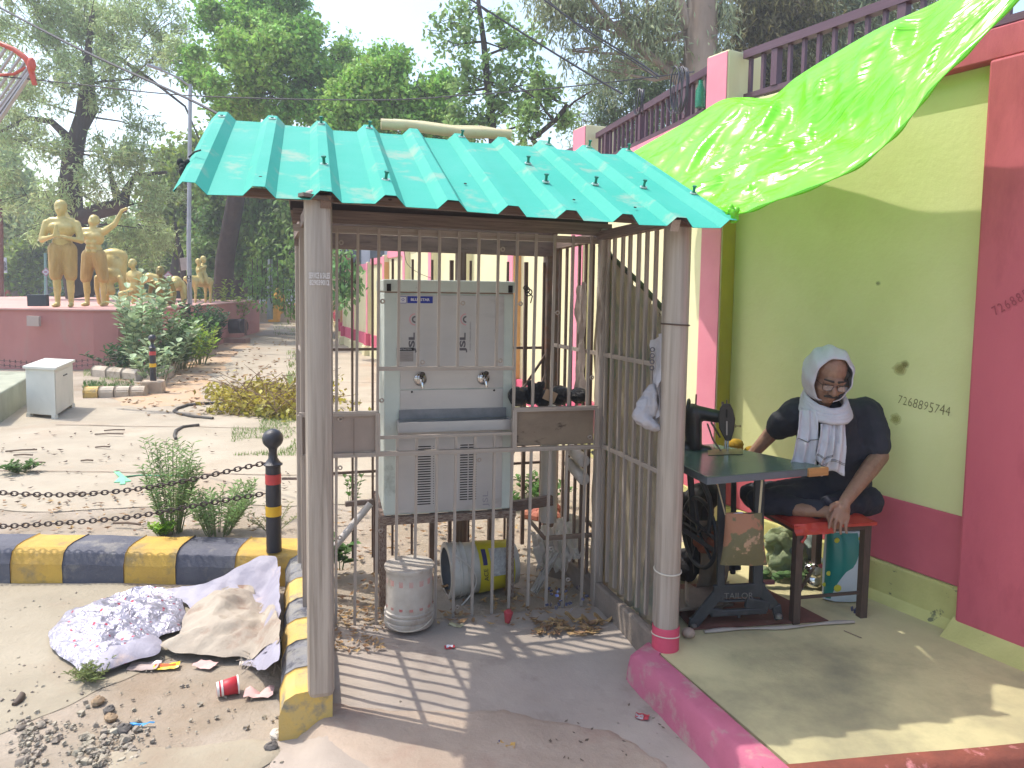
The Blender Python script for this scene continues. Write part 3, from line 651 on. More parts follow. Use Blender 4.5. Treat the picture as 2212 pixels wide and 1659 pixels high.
for cx_ in (890, 1000):
    text('JSL', fp, pz(cx_, 739), (0, 0, 1), -cu, .038, greyP, 'lettering', 1.9, .0014)
    c = pz(cx_+7, 690); arc(c, .0235, .0285, math.radians(90), math.radians(270), pinkP, fp); arc(c, .009, .0165, math.radians(85), math.radians(275), greyP, fp)
    text('JINDAL STAINLESS LIMITED', fp, pz(cx_+16, 726), (0, 0, 1), -cu, .0085, greyP, 'lettering', 1.35)
text('JSL', lp, pz(1049, 1077), (0, 0, 1), -cu, .038, mat('pale_grey_print', hx('8f8b92')), 'lettering', 1.6)
il = plate('instruction_label', 857, 751, 894, 758, blkP, fp, .0005); text('INSTRUCTION', il, pz(875.5, 754.5)-cn*.0016, cu, (0, 0, 1), .0092, wpM, 'lettering', .95)
plate('paper_label', 857, 759, 893, 781, mat('aged_paper', hx('a19a97'), hx('8f8783'), 30, .9, 0, 0, 40, (.3, 1, 3)), fp, .0004)
kw_ = MB(); rnd.seed(61)
for i in range(3): kw_.torus(V(1136+i*3, 622+i*5, 3.42), .010+.003*i, .0028, Vector((rnd.uniform(-1, 1), -1, rnd.uniform(-1, 1))), 14, 6)
kw_.tube([V(1140, 630, 3.42), V(1150, 640, 3.45), V(1146, 655, 3.45)], .003, 5); tag(kw_.build('wire_knot', mat('black_wire', hx('2f2a2a')), None, True), 'knot of black wire twisted round a bar at the cooler top corner', 'wire')
# rusty stand
rustw = mat('flaking_rust_paint', hx('a79a8d'), hx('9b8d80'), 8, .7, .1, .3, 60, c3=hx('5f3b2b'), s3=22, lo3=.47, hi3=.53)
std = empty('cooler_stand', tuple(cl(.3, .2, .05)), 'rusty angle-iron stand under the water cooler', 'stand')
for a, b_ in ((-.005, .005), (CW+.0, .005), (-.005, .46), (CW, .46)):
    stick('leg', std, cl(a, b_, .07), cl(a, b_, .515), .034, .034, rustw if b_ < .1 else steel_dark, cu)
for b_ in (.0, .46): stick('rail', std, cl(-.02, b_, .497), cl(CW+.02, b_, .497), .036, .036, rustw if b_ < .1 else steel_dark)
for a in (-.003, CW): stick('rail', std, cl(a, .0, .495), cl(a, .48, .495), .03, .03, steel_dark)
stick('rail', std, cl(CW+.02, .10, .50), cl(CW+.25, .12, .515), .03, .05, steel_dark); stick('leg', std, cl(.30, .5, .1), cl(.30, .5, .5), .04, .03, steel_dark, cu)
stick('leg', std, cl(.50, .55, .1), cl(.50, .55, .5), .05, .03, steel_dark, cu)
# ---------------------------------------------------------------- things inside the shelter
bkw = mat('dirty_white_bucket', hx('bdb5aa'), hx('a2968a'), 7, .6, 0, .15, 40, c3=hx('8b7a69'), s3=9, lo3=.55, hi3=.7)
bk = empty('paint_bucket', G(884, 1343, .085), 'upright dirty white paint bucket with faded pink print behind the bars', 'bucket')
c = ORG[bk.name]
MB().lathe([(.001, .0), (.108, 0), (.113, .006), (.113, .026), (.109, .029), (.114, .036), (.114, .052), (.109, .056), (.112, .062), (.112, .070), (.106, .074), (.105, .262), (.001, .264)], c, (0, 0, 1), 30).build('body', bkw, bk, True)
MB().lathe([(.108, .258), (.113, .259), (.113, .272), (.107, .274), (.09, .271), (.001, .271)], c, (0, 0, 1), 28).build('lid', bkw, bk, True)
fpk = mat('faded_pink_print', hx('c08f86'), hx('b8a096'), 14, .8)
def wrap(c, R_, z0, z1, a0, a1, m, par, name='print', ax=(0, 0, 1), taper=0):
    b = MB(); Rm = rot_to(ax); n = 14; vs = []
    for z in (z0, z1):
        r = R_ + taper*(z-z0)
        for i in range(n+1):
            a = a0+(a1-a0)*i/n; vs.append(Vector(c)+Rm @ Vector((r*math.cos(a), r*math.sin(a), z)))
    b.add(vs, [(i, i+1, n+2+i, n+1+i) for i in range(n)]); return b.build(name, m, par, True)
wrap(c, .1068, .200, .226, 0, 6.283, fpk, bk, taper=0); wrap(c, .1072, .090, .102, 0, 6.283, mat('red_print', hx('b5605c'), hx('b08a80'), 20, .8), bk, taper=0)
b = MB(); b.tube([c+Vector((.112*math.cos(a), .112*math.sin(a)*1.0, .05-.045*math.sin(-a))) for a in [-.1-i*.3 for i in range(11)]], .003, 6); b.build('handle', cordM, bk, True)
# bucket lying on its side, mouth to the left
B2 = V(1012, 1262, 3.70); B2.z = .180; ax2 = Vector((.93, .30, .02)).normalized()
bl = empty('fallen_bucket', (B2.x, B2.y, .1), 'white plastic bucket with yellow label lying on its side', 'bucket')
B2c = B2 - ax2*.10
MB().lathe([(.115, -.02), (.138, -.02), (.142, -.018), (.142, -.005), (.136, -.003), (.136, .025), (.141, .028), (.141, .036), (.134, .04), (.132, .06), (.135, .064), (.131, .07), (.112, .33), (.106, .345), (.001, .347)], B2c, ax2, 32, False).build('body', mat('white_bucket', hx('c9c4bc'), hx('aaa297'), 6, .5, 0, .1, 30, c3=hx('8f8273'), s3=6, lo3=.6, hi3=.75), bl, True)
MB().lathe([(.134, -.017), (.127, .06), (.106, .335), (.001, .335)], B2c, ax2, 32, False).build('inside', mat('bucket_inside', hx('8d8f93'), hx('74767a'), 5, .6), bl, True)
ylw = mat('yellow_label', hx('c3b31e'), hx('b0a020'), 8, .6)
wrap(B2c, .1330, .13, .315, 0, 6.283, ylw, bl, 'label', ax2, -.075)
Rm = rot_to(ax2)
def onb(z, a, r=.131): rr = r-.08*(z-.13); return B2c + Rm @ Vector((rr*math.cos(a), rr*math.sin(a), z))
# angle that faces the viewer
vb = -(B2c); best = max(range(64), key=lambda k: (onb(.2, k*.09817)-onb(.2, k*.09817, 0)).dot(Vector((0, -1, .25)))); af = best*.09817
wrap(B2c, .1335, .185, .285, af-.75, af+.35, mat('grey_text_panel', hx('b3b0ab'), hx('8e8b88'), 60, .7, 0, 0, 40, (1, .2, 1)), bl, 'text_panel', ax2, -.078)
tn = (onb(.2, af)-onb(.2, af, 0)).normalized()
for s_, z, da, sz, m_ in (('ACE', .158, .25, .032, mat('black_label_print', hx('1f1d1a'))),): text(s_, bl, onb(z, af+da, .1365), ax2.cross(tn)*(1 if ax2.cross(tn).z > 0 else -1), -ax2, sz, m_, 'lettering', 1)
wrap(B2c, .1338, .145, .168, af-.75, af-.1, mat('purple_patch', hx('2f2a58')), bl, 'label_patch', ax2, -.078)
b = MB(); b.tube([B2c+ax2*(.04+.10*math.sin(math.pi*t))+Vector((0, -.14, 0))*(1)+Vector((.02*t, -.01, .13-.27*t)) for t in [i/12 for i in range(13)]], .004, 6); b.build('handle', white, bl, True)
# second bucket bottom behind with torn sack over it
b = MB().lathe([(.10, 0), (.12, .02), (.13, .24)], V(1180, 1262, 3.98)-Vector((0, 0, .13)), (.35, .1, .9), 20)
tag(b.build('old_bucket', mat('brown_grey_bucket', hx('8b7e72'), hx('7a6d62'), 6, .7), None, True), 'brownish old bucket half hidden under the torn white sack', 'bucket')
sackM = mat('white_woven_sack', hx('c2bcb4'), hx('a9a198'), 9, .8, 0, .3, 60, c3=hx('85796d'), s3=4, lo3=.6, hi3=.75, transl=.2)
def cloth(name, pts, m, label, cat, nu=26, nv=26, amp=.02, fr=7, par=None, seed=0, thick=.0, org=None, lift=None, ridg=0):
    """cloth patch hung between four corner points with folds"""
    a, b_, c_, d_ = [Vector(p) for p in pts]; nrm = ((b_-a).cross(d_-a)).normalized()
    def fn(u, v):
        p = (a*(1-u)+b_*u)*(1-v) + (d_*(1-u)+c_*u)*v
        q = fbm(u*fr+seed, v*fr*.5, seed, 3); 
        if ridg: q = abs(q)*2-.6
        e = 1+.0*u
        return p + nrm*amp*q*e + (lift(u, v) if lift else Vector((0, 0, 0)))
    o = MB().grid(fn, nu, nv).build(name, m, par, True, org=org)
    if thick: md = o.modifiers.new('sol', 'SOLIDIFY'); md.thickness = thick
    if par is None: tag(o, label, cat)
    return o
def ragged(u, v): return Vector((0, 0, .03*fbm(u*14, 5)*v*v + .02*math.sin(u*9)*v))
cloth('torn_sack', [V(1150, 1150, 3.95), V(1262, 1105, 3.95), V(1262, 1215, 3.75), V(1160, 1240, 3.72)], sackM, 'torn white woven sack with frayed edge hung over sticks behind the bars', 'sack', amp=.05, fr=4, lift=ragged, ridg=1)
cloth('torn_sack_strip', [V(1190, 1195, 3.70), V(1212, 1190, 3.70), V(1160, 1285, 3.66), V(1145, 1275, 3.66)], sackM, 'frayed strip of white sack hanging down to the yellow bucket', 'sack', 8, 16, amp=.03, fr=5)
wp_ = MB().lathe([(.045, .38), (.045, 1.0)], (.205, 3.86, 0), (0, 0, 1), 20)
tag(wp_.build('white_pipe', mat('white_pvc', hx('bcb6b0'), hx('aaa39c'), 4, .45, 0, .05, 30), None, True), 'thick upright white plastic pipe behind the right steel panel', 'pipe')
fm = MATS['white_pvc']
for (x, y, x2, y2, lab) in ((1262, 997, 1236, 972, 'upper of two white water filter cylinders under the right steel panel'), (1262, 1036, 1232, 1001, 'lower of two white water filter cylinders under the right steel panel')):
    a = V(x, y, 3.60); b_ = V(x2, y2, 3.85); d_ = (b_-a)
    o = empty('water_filter', a, lab, 'water filter', 'white water filter cylinders')
    MB().lathe([(.001, -.002), (.028, 0), (.031, .006), (.031, .26), (.001, .262)], a, d_, 18).build('housing', fm, o, True)
    MB().lathe([(.008, -.02), (.008, .002)], a, d_, 10).build('nozzle', fm, o, True)
b = MB().tube([V(1278, 975, 3.62), V(1292, 990, 3.60), V(1300, 1020, 3.6), V(1298, 1045, 3.6)], .008, 8); tag(b.build('white_hose', fm, None, True), 'short white hose curving beside the water filters', 'hose')
woodM = mat('grey_brown_stick', hx('8a7666'), hx('6d5a4c'), 8, .85, 0, .3, 40, (1, 1, .2))
for a, b_, w_, lab in ((V(1178, 1163, 3.7), V(1308, 1153, 3.68), .022, 'level wooden bar carrying the torn sack'), (V(1142, 1122, 3.75), V(1178, 1165, 3.7), .016, 'short slanting stick left of the torn sack'), (V(1262, 1120, 3.8), V(1296, 1150, 3.7), .018, 'short slanting stick right of the torn sack')):
    t = MB().bar(a, b_, w_, w_).build('wooden_bar', woodM, None, bevel=.003); tag(t, lab, 'wooden bar')
b = MB().tube([V(724, 1180, 3.42), V(800, 1088, 3.52)], .017, 12); tag(b.build('plastic_pipe', MATS['white_pvc'], None, True), 'slanting white plastic pipe beside the left post', 'pipe')
b = MB().bar(V(746, 1089, 3.5), V(806, 1083, 3.55), .02, .022); tag(b.build('iron_bar', steel_dark, None), 'short brown iron bar sticking out left of the cooler', 'iron bar')
# black bag and rubbish on the ledge of the right panel
bag = mat('black_polythene', hx('26262a'), hx('1d1d20'), 9, .25, 0, .8, 30, bdist=.05)
bb = MB(); rnd.seed(3)
for i in range(16): t = rnd.random(); p = gp(bt[10]+.02+t*.34, ZP+.03+.025*rnd.random(), -.06-.05*rnd.random()); bb.ell(p, (.045, .04, .03+.02*rnd.random()), Matrix.Rotation(rnd.random()*3, 3, 'X'), 10, 7)
for i in range(5): p = gp(bt[10]+.09+rnd.random()*.05, ZP+.08, -.06); bb.ell(p, (.02, .02, .05), Matrix.Rotation(rnd.uniform(-.6, .6), 3, 'Y'), 8, 6)
tag(bb.build('rubbish_bag', bag, None, True), 'crumpled black plastic bag on the ledge of the right steel panel', 'bag')
bx = MB().box(gp(bt[10]+.18, ZP+.055, -.02), (.06, .01, .05), Matrix.Rotation(.4, 3, 'Y')); tag(bx.build('cardboard_piece', mat('brown_card', hx('a08468')), None), 'brown cardboard scrap stuck in the black plastic bag', 'cardboard')
# small lids and scrap on the soil inside
# ---------------------------------------------------------------- old sheet behind the right side bars, white bag tied there
oldM = mat('old_translucent_sheet', hx('b3a892'), hx('93897b'), 7, .7, 0, .5, 18, (1, 1, .6), c3=hx('7f877c'), s3=5, lo3=.52, hi3=.62, transl=.35)
sd = (RR-FR).normalized(); sn = Vector((-sd.y, sd.x, 0))
def sp(s, z, o_=-.04): return FR + (RR-FR)*s + Vector((0, 0, z)) + sn*o_
def shf(u, v):
    s = .02+.60*u; top = 1.43+.40*min(1, u/.93); 
    if u > .93: top -= (u-.93)*3
    z = .15+.03*fbm(u*20, 1)+(top-.15)*v
    return sp(s, z, -.045-.022*fbm(u*9, v*3, 2, 3)-.012*math.sin(u*60))
tag(MB().grid(shf, 60, 30).build('hanging_sheet', oldM, None, True), 'grey translucent old sheet hung on a slant behind the right side bars', 'sheet')
b = MB().tube([sp(.0, 1.445), sp(.28, 1.64), sp(.6, 1.83)], .012, 6); tag(b.build('rope_hem', mat('green_rope', hx('5f6b45'), hx('4d4f3c'), 20, .9), None, True), 'greenish twisted rope along the sheet top edge', 'rope')
cloth('hanging_bag', [sp(.62, 1.65, .02), sp(.70, 1.62, .02), sp(.66, 1.08, .03), sp(.60, 1.06, .03)], mat('clear_film', hx('b5a9a5'), hx('9a8d88'), 9, .3, 0, .5, 20, transl=.4), 'wrinkled clear plastic film hanging in the shelter corner', 'plastic film', 10, 24, .035, 5)
wbag = mat('white_carrier_bag', hx('c9c4c6'), hx('b5aeb0'), 6, .45, 0, .4, 14, transl=.3)
bgp = [('e', V(1402, 850, 2.99), (.022, .02, .045), Matrix.Rotation(.5, 3, 'Y')), ('e', V(1389, 876, 2.98), (.030, .026, .045), Matrix.Rotation(.45, 3, 'Y')), ('e', V(1385, 897, 2.97), (.036, .03, .042), None), ('e', V(1397, 912, 2.96), (.040, .03, .026), Matrix.Rotation(.5, 3, 'Y')), ('e', V(1413, 922, 2.95), (.028, .022, .020), Matrix.Rotation(.5, 3, 'Y')), ('e', V(1412, 870, 2.97), (.018, .02, .06), None)]
o = blob(bgp, 'carrier_bag', wbag, None, .005, 3); tag(o, 'bulging white carrier bag caught between the side bars and the round post', 'bag')
_tx = bpy.data.textures.new('bagfold', 'CLOUDS'); _tx.noise_scale = .03; dm = o.modifiers.new('folds', 'DISPLACE'); dm.texture = _tx; dm.strength = .016
cloth('bag_strip', [sp(.015, 1.44, .04), sp(.09, 1.40, .035), sp(.05, 1.05, .05), sp(.00, 1.12, .05)], wbag, 'twisted white bag strip with grey print tied high at the round post', 'bag', 8, 16, .03, 4)
for i, z in enumerate((1.37, 1.345, 1.32, 1.295)): 
    q = MB().torus(sp(.05, z, .062), .008, .0025, Vector((-.3, -1, .1)), 10, 5); q.build('print_mark', greyP, bpy.data.objects['bag_strip'], True)

# ---------------------------------------------------------------- green tarpaulin
tm = bpy.data.materials.new('green_tarpaulin'); tm.use_nodes = True; t = tm.node_tree; N = t.nodes; L = t.links
N.clear(); out = N.new('ShaderNodeOutputMaterial'); df = N.new('ShaderNodeBsdfPrincipled'); tr = N.new('ShaderNodeBsdfTranslucent'); mx = N.new('ShaderNodeMixShader')
df.inputs['Base Color'].default_value = (.20, .74, .012, 1); df.inputs['Roughness'].default_value = .22; df.inputs['Specular IOR Level'].default_value = .8
tr.inputs[0].default_value = (.18, .60, .02, 1); mx.inputs[0].default_value = .30
tc = N.new('ShaderNodeTexCoord'); mp = N.new('ShaderNodeMapping'); L.new(tc.outputs['UV'], mp.inputs[0]); mp.inputs['Scale'].default_value = (3.2, 4.5, 1)
n1 = N.new('ShaderNodeTexNoise'); n1.inputs['Scale'].default_value = 1.6; n1.inputs['Detail'].default_value = 3; n1.inputs['Distortion'].default_value = .8; L.new(mp.outputs[0], n1.inputs['Vector'])
vo = N.new('ShaderNodeTexVoronoi'); vo.feature = 'F1'; vo.inputs['Scale'].default_value = 2.2; L.new(n1.outputs['Color'], vo.inputs['Vector'])
ad = N.new('ShaderNodeMath'); ad.operation = 'ADD'; L.new(n1.outputs['Fac'], ad.inputs[0]); L.new(vo.outputs['Distance'], ad.inputs[1])
bp = N.new('ShaderNodeBump'); bp.inputs['Strength'].default_value = .6; bp.inputs['Distance'].default_value = .035; L.new(ad.outputs[0], bp.inputs['Height']); L.new(bp.outputs[0], df.inputs['Normal'])
L.new(df.outputs[0], mx.inputs[1]); L.new(tr.outputs[0], mx.inputs[2]); L.new(mx.outputs[0], out.inputs[0])
lowp = [E0+ST*9.0+SL*.06+RN*.01, V(1604, 459, 3.0), V(1663, 436, 2.97), V(1753, 404, 2.93), V(1844, 363, 2.88), V(1916, 307, 2.83), V(1970, 247, 2.79), V(2018, 184, 2.76), V(2085, 115, 2.73), V(2161, 36, 2.70), V(2290, -115, 2.66), V(2400, -280, 2.62)]
upp = [V(1330, 352, 4.9), V(1385, 318, 4.9), V(1440, 287, 4.75), V(1500, 252, 4.5), V(1560, 216, 4.33), V(1610, 210, 4.15), V(1665, 210, 4.0), V(1720, 167, 3.80), V(1800, 117, 3.55), V(1900, 60, 3.32), V(2040, -5, 3.05), V(2250, -130, 2.82), V(2400, -260, 2.70)]  # left end carried on unseen behind the roof, shaped to shade the wall
def poly(pl, t):
    t = t*(len(pl)-1); i = min(int(t), len(pl)-2); f = t-i
    p0 = pl[max(i-1, 0)]; p1 = pl[i]; p2 = pl[i+1]; p3 = pl[min(i+2, len(pl)-1)]
    return .5*((2*p1)+(p2-p0)*f+(2*p0-5*p1+4*p2-p3)*f*f+(3*p1-p0-3*p2+p3)*f*f*f)
def tarp(u, v):
    a = poly(lowp, u); b_ = poly(upp, u); p = a.lerp(b_, v); e = math.sin(math.pi*min(1, v*1.0))
    L1 = (b_-a).length; nr = Vector((-.35, -.75, .55)).normalized()
    q = Vector((0, 0, -1))*.10*e*min(1, L1)
    x = u*2.9; y = v*L1
    r = 0
    for fx, fy, am, ph in ((.9, 2.6, .05, 0), (1.5, 5.2, .028, 9), (3.2, 8, .009, 4)):
        n_ = noise.noise(Vector((x*fx+y*.5+ph, y*fy-x*fx*.9, ph))); r += am*(1-abs(n_)*2.2)
    r += .012*noise.noise(Vector((x*1.0, y*11-x*3, 2)))
    # pleats gathered to the tied corner
    g_ = math.exp(-((u)**2)/.012); r += .02*g_*math.sin(v*26)*(v*(1-v))*2
    return p + q + nr*r*min(1, e*1.6)*min(1, .35+L1)
nu, nv = 150, 60
tb = MB().grid(tarp, nu, nv); o = tb.build('tarpaulin', tm, None, True); tag(o, 'shiny bright green tarpaulin slung from the teal roof up over the wall', 'tarpaulin')
uvl = o.data.uv_layers.new(name='UVMap'); co = np.zeros(len(o.data.loops)*2); vi = np.zeros(len(o.data.loops), int); o.data.loops.foreach_get('vertex_index', vi)
co[0::2] = (vi % (nu+1))/nu; co[1::2] = (vi//(nu+1))/nv; uvl.data.foreach_set('uv', co)
# turned hem
hem = MB().tube([poly(lowp, i/60)+Vector((0, 0, -.004)) for i in range(61)], [.006+.004*math.sin(i*.9) for i in range(61)], 6); hem.build('rolled_hem', tm, o, True)
kn = MB(); kp = E0+ST*9.04+SL*.03+RN*.02
rnd.seed(9)
for i in range(7): kn.ell(kp+Vector((rnd.uniform(-.012, .018), rnd.uniform(-.01, .01), rnd.uniform(-.03, .02))), (.012, .010, .018), Matrix.Rotation(rnd.random()*3, 3, 'Y'), 8, 6)
kn.build('knot', tm, o, True)
# rolled bit of tarp under the roof rib
tag(cloth('tarp_corner', [E0+ST*6.95+SL*.12-RN*.07, E0+ST*8.3+SL*.12-RN*.07, E0+ST*8.1+SL*.35-RN*.11, E0+ST*7.0+SL*.35-RN*.09], tm, 'x', 'tarpaulin', 14, 8, .02, 4), 'loose green tarpaulin end showing under the roof near the round post', 'tarpaulin')

# ---------------------------------------------------------------- sewing machine table
tabM = mat('green_laminate_top', hx('5d6f65'), hx('4f6056'), 6, .22, 0, .04, 12, (.15, 1, 1), c3=hx('7d8a6c'), s3=3, lo3=.6, hi3=.75)
edgeM = mat('grey_table_edge', hx('5f676c'), hx('545b61'), 10, .45, 0, .1, 50)
plyM = mat('bare_plywood', hx('b5834f'), hx('9a6c3f'), 14, .7, 0, .1, 50, (.2, 1, 3))
irM = mat('dark_cast_iron', hx('3d3f42'), hx('2e3033'), 9, .55, .3, .2, 50, c3=hx('5d5854'), s3=7, lo3=.6, hi3=.75)
TB = [G(1528, 1031, .862), G(1786, 1009, .862)]; tdv = (G(1579, 967, .862)-TB[1]); TB = [Vector((q.x, q.y, 0)) for q in (TB[0], TB[1], TB[1]+tdv*1.2, Vector((.62, 3.50, 0)), G(1470, 1003, .862))]; TZ = .862
tb_ = empty('sewing_table', (1.0, 3.35, PZ), 'treadle sewing table with green top and black cast iron legs', 'table')
MB().prism([(p.x, p.y) for p in TB], TZ-.032, TZ-.003).build('edge_board', edgeM, tb_, bevel=.002)
MB().prism([(p.x, p.y) for p in TB], TZ-.0025, TZ+.0015).build('tabletop', tabM, tb_, bevel=.001)
te = (TB[1]-TB[0]).normalized(); MB().bar(TB[1]-te*.10+Vector((-.002, -.003, TZ-.016)), TB[1]+te*.004+Vector((-.002, -.003, TZ-.016)), .02, .036).build('edge_patch', plyM, tb_, bevel=.003)
MB().bar(TB[4]+Vector((-.008, -.03, TZ-.03)), TB[4]+Vector((-.012, .10, TZ-.03)), .03, .10).build('rounded_apron', edgeM, tb_, bevel=.012)
# cast iron end frame nearest the viewer, drawn in its own plane
def fp_(x, y): return V(x, y, 3.14+.00025*(x-1500))
fr_ = MB()
def bw(a, b_, w_, th=.02): fr_.bar(fp_(*a), fp_(*b_), w_, th, (0, -1, 0))
for a, b_, w_ in (((1559, 1035), (1556, 1300), .035), ((1640, 1035), (1636, 1290), .045), ((1540, 1278), (1652, 1272), .06), ((1535, 1325), (1655, 1318), .03),
                  ((1556, 1275), (1500, 1345), .05), ((1640, 1270), (1672, 1310), .05), ((1500, 1335), (1497, 1362), .045), ((1676, 1305), (1682, 1338), .04),
                  ((1520, 1318), (1560, 1322), .03), ((1595, 1322), (1596, 1334), .015), ((1610, 1300), (1660, 1310), .05), ((1560, 1298), (1610, 1296), .012)): bw(a, b_, w_)
fr_.build('leg_frame', irM, tb_, bevel=.006)
fr2 = MB()
for a, b_, w_ in (((1490, 1010), (1505, 1240), .03), ((1585, 1040), (1583, 1240), .025), ((1500, 1230), (1600, 1222), .04)): fr2.bar(V(*a, 3.5), V(*b_, 3.5), w_, .02, (0, -1, 0))
fr2.build('leg_frame', irM, tb_, bevel=.006)
for (x, y, Y) in ((1498, 1358, 3.13), (1682, 1336, 3.16)): MB().lathe([(.001, -.014), (.014, -.01), (.014, .004), (.006, .01)], V(x, y, Y)+Vector((0, 0, .012)), (0, 0, 1), 12).build('foot', mat('worn_iron', hx('77736c'), rough=.5, metal=.4), tb_, True)
text('TAILOR', tb_, fp_(1593, 1284)+Vector((0, -.018, 0)), (1, .07, .01), (0, 0, 1), .038, mat('worn_raised_letters', hx('6a6864')), 'lettering', 1.0)
MB().torus(V(1510, 1150, 3.42), .16, .010, (1, .25, 0), 36, 8).build('drive_wheel', irM, tb_, True)
for k in range(5):
    a = k*1.2566; R_ = rot_to((1, .25, 0)); c_ = V(1510, 1150, 3.42); stick('spoke', tb_, c_, c_+R_ @ Vector((.16*math.cos(a), .16*math.sin(a), 0)), .012, .008, irM)
MB().bar(V(1470, 1140, 3.3), V(1580, 1215, 3.4), .02, .02).bar(V(1475, 1105, 3.3), V(1545, 1165, 3.4), .015, .015).build('cross_brace', irM, tb_)
MB().tube([V(1515, 1035, 3.3), V(1532, 1075, 3.3), V(1536, 1110, 3.3), V(1530, 1150, 3.3)], .012, 8).build('lever', irM, tb_, True)
MB().prism([(.70, 3.17), (1.02, 3.25), (.98, 3.45), (.66, 3.37)], PZ+.05, PZ+.065).build('treadle', mat('dusty_treadle', hx('77695b'), hx('655849'), 9, .8, 0, .2, 40), tb_, bevel=.004)
pt = MB().grid(lambda u, v: V(1480+95*u, 1255+48*v-22*math.sin(math.pi*u)*(-1), 3.22+.25*(1-v)), 8, 6)
tag(pt.build('metal_tray', mat('dusty_tray', hx('8a7a6a'), hx('6f6255'), 6, .6, .2, .1, 30), None, True, solid=.004), 'dusty curved metal tray leaning under the sewing table', 'tray')
# machine head
mh = empty('sewing_machine', V(1545, 985, 3.42), 'old black hand-worn sewing machine standing on the green tabletop', 'sewing machine')
mc = mat('worn_black_enamel', hx('2f2b29'), hx('272321'), 9, .35, .1, .1, 50, c3=hx('4f453d'), s3=8, lo3=.6, hi3=.75)
def mp2(x, y, Y=3.42): return V(x, y, Y)
MB().bar(mp2(1480, 979, 3.46), mp2(1618, 987, 3.42), .14, .012).build('bed_plate', mc, mh, bevel=.004)
blob([('c', mp2(1500, 890, 3.46), mp2(1560, 900, 3.42), .036, .027), ('c', mp2(1495, 892, 3.46), mp2(1498, 960, 3.46), .046, .040), ('c', mp2(1478, 968, 3.46), mp2(1530, 972, 3.46), .030, .02),
      ('c', mp2(1518, 900, 3.45), mp2(1552, 906, 3.42), .02, .018)], 'arm', mc, mh, .006, 3)
hd = MB(); pr_2 = [(1555, 882), (1561, 872), (1577, 872), (1584, 886), (1588, 905), (1586, 930), (1579, 952), (1567, 952), (1553, 925), (1552, 900)]
n_ = len(pr_2); vs = [mp2(x, y, 3.38) for x, y in pr_2]+[mp2(x, y, 3.44) for x, y in pr_2]
hd.add(vs, [tuple(range(n_)), tuple(range(n_, 2*n_))[::-1]]+[(i, n_+i, n_+(i+1) % n_, (i+1) % n_) for i in range(n_)]).build('head_cover', mc, mh, bevel=.004)
stick('slot', mh, mp2(1570, 884, 3.378), mp2(1570, 902, 3.378), .005, .003, darkM, (0, 1, 0)); stick('slot', mh, mp2(1570, 910, 3.378), mp2(1570, 940, 3.378), .006, .003, steel, (0, 1, 0))
MB().tube([mp2(1572, 950), mp2(1571, 985)], .006, 8).tube([mp2(1567, 950), mp2(1566, 970)], .004, 8).bar(mp2(1565, 984), mp2(1580, 984), .02, .004).build('needle_bar', chrome, mh, True)
MB().lathe([(.001, 0), (.008, .001), (.008, .004), (.003, .006), (.003, .02), (.006, .021), (.006, .026)], mp2(1588, 920), (1, -.1, 0), 12).build('tension_knob', mat('dull_brass', hx('8a7a55'), rough=.4, metal=.7), mh, True)
MB().tube([mp2(1561, 874), mp2(1561, 868)], .006, 8).tube([mp2(1570, 874), mp2(1570, 864)], .003, 6).build('thread_post', steel_dark, mh, True)
MB().tube([mp2(1503, 875, 3.47), mp2(1504, 852, 3.47)], .004, 8).build('spool_pin', mat('red_brown_pin', hx('6d3f3a')), mh, True)
MB().torus(mp2(1487, 884, 3.48), .045, .007, (1, -.35, 0), 24, 8).build('hand_wheel', mc, mh, True)
MB().tube([mp2(1528, 915), mp2(1540, 950), mp2(1560, 978)], .004, 6).tube([mp2(1536, 912), mp2(1556, 945)], .005, 6).build('lever', steel_dark, mh, True)
MB().grid(lambda u, v: V(1528+60*u, 985+12*v, 3.42) if False else Vector((.90+.17*u+.03*v, 3.33+.03*u+.12*v, TZ+.004)), 2, 2).build('slide_plate', mat('worn_brass_plate', hx('9b8f68'), hx('8a7f5c'), 10, .4, .4), mh)
yb = MB(); rnd.seed(4)
for i in range(6): yb.ell(V(1600+rnd.uniform(-18, 25), 972+rnd.uniform(-14, 6), 3.78), (.035, .03, .025), Matrix.Rotation(rnd.random()*3, 3, 'X'), 10, 7)
tag(yb.build('yellow_cloth', mat('mustard_cloth', hx('b08a20'), hx('8f6e1c'), 12, .9, 0, .5, 20), None, True), 'crumpled mustard cloth lying behind the sewing machine', 'cloth')
# ---------------------------------------------------------------- stool
st = empty('stool', (1.42, 3.4, PZ), 'square stool with brown steel legs and a red padded seat', 'stool')
brn = mat('brown_painted_steel', hx('55463f'), hx('463a34'), 7, .5, .2, .1, 50)
SA = Vector((1.276, 3.20, 0)); SB = Vector((1.61, 3.275, 0)); se = (SB-SA); sq = Vector((-.075, .335, 0)); SC = SA+sq; SD = SB+sq
for p in (SA, SB, SC, SD): stick('leg', st, (p.x, p.y, PZ), (p.x, p.y, .585), .034, .034, brn, se)
for a, b_ in ((SA, SB), (SB, SD), (SD, SC), (SC, SA)): stick('seat_frame', st, (a.x, a.y, .568), (b_.x, b_.y, .568), .03, .034, brn)
for a, b_ in ((SA, SB), (SA, SD)): stick('stretcher', st, (a.x, a.y, .255), (b_.x, b_.y, .255), .012, .012, brn)
redS = mat('red_rexine', hx('b23a2c'), hx('a23226'), 7, .45, 0, .15, 30)
ctr = (SA+SD)/2; sb_ = MB(); 
def seatf(u, v):
    p = SA-se.normalized()*.03-sq.normalized()*.03 + se*(1.18*u) + sq*(1.18*v); e = (1-(2*u-1)**6)*(1-(2*v-1)**6)
    return Vector((p.x, p.y, .588+.035*e+.004*fbm(u*4, v*4)))
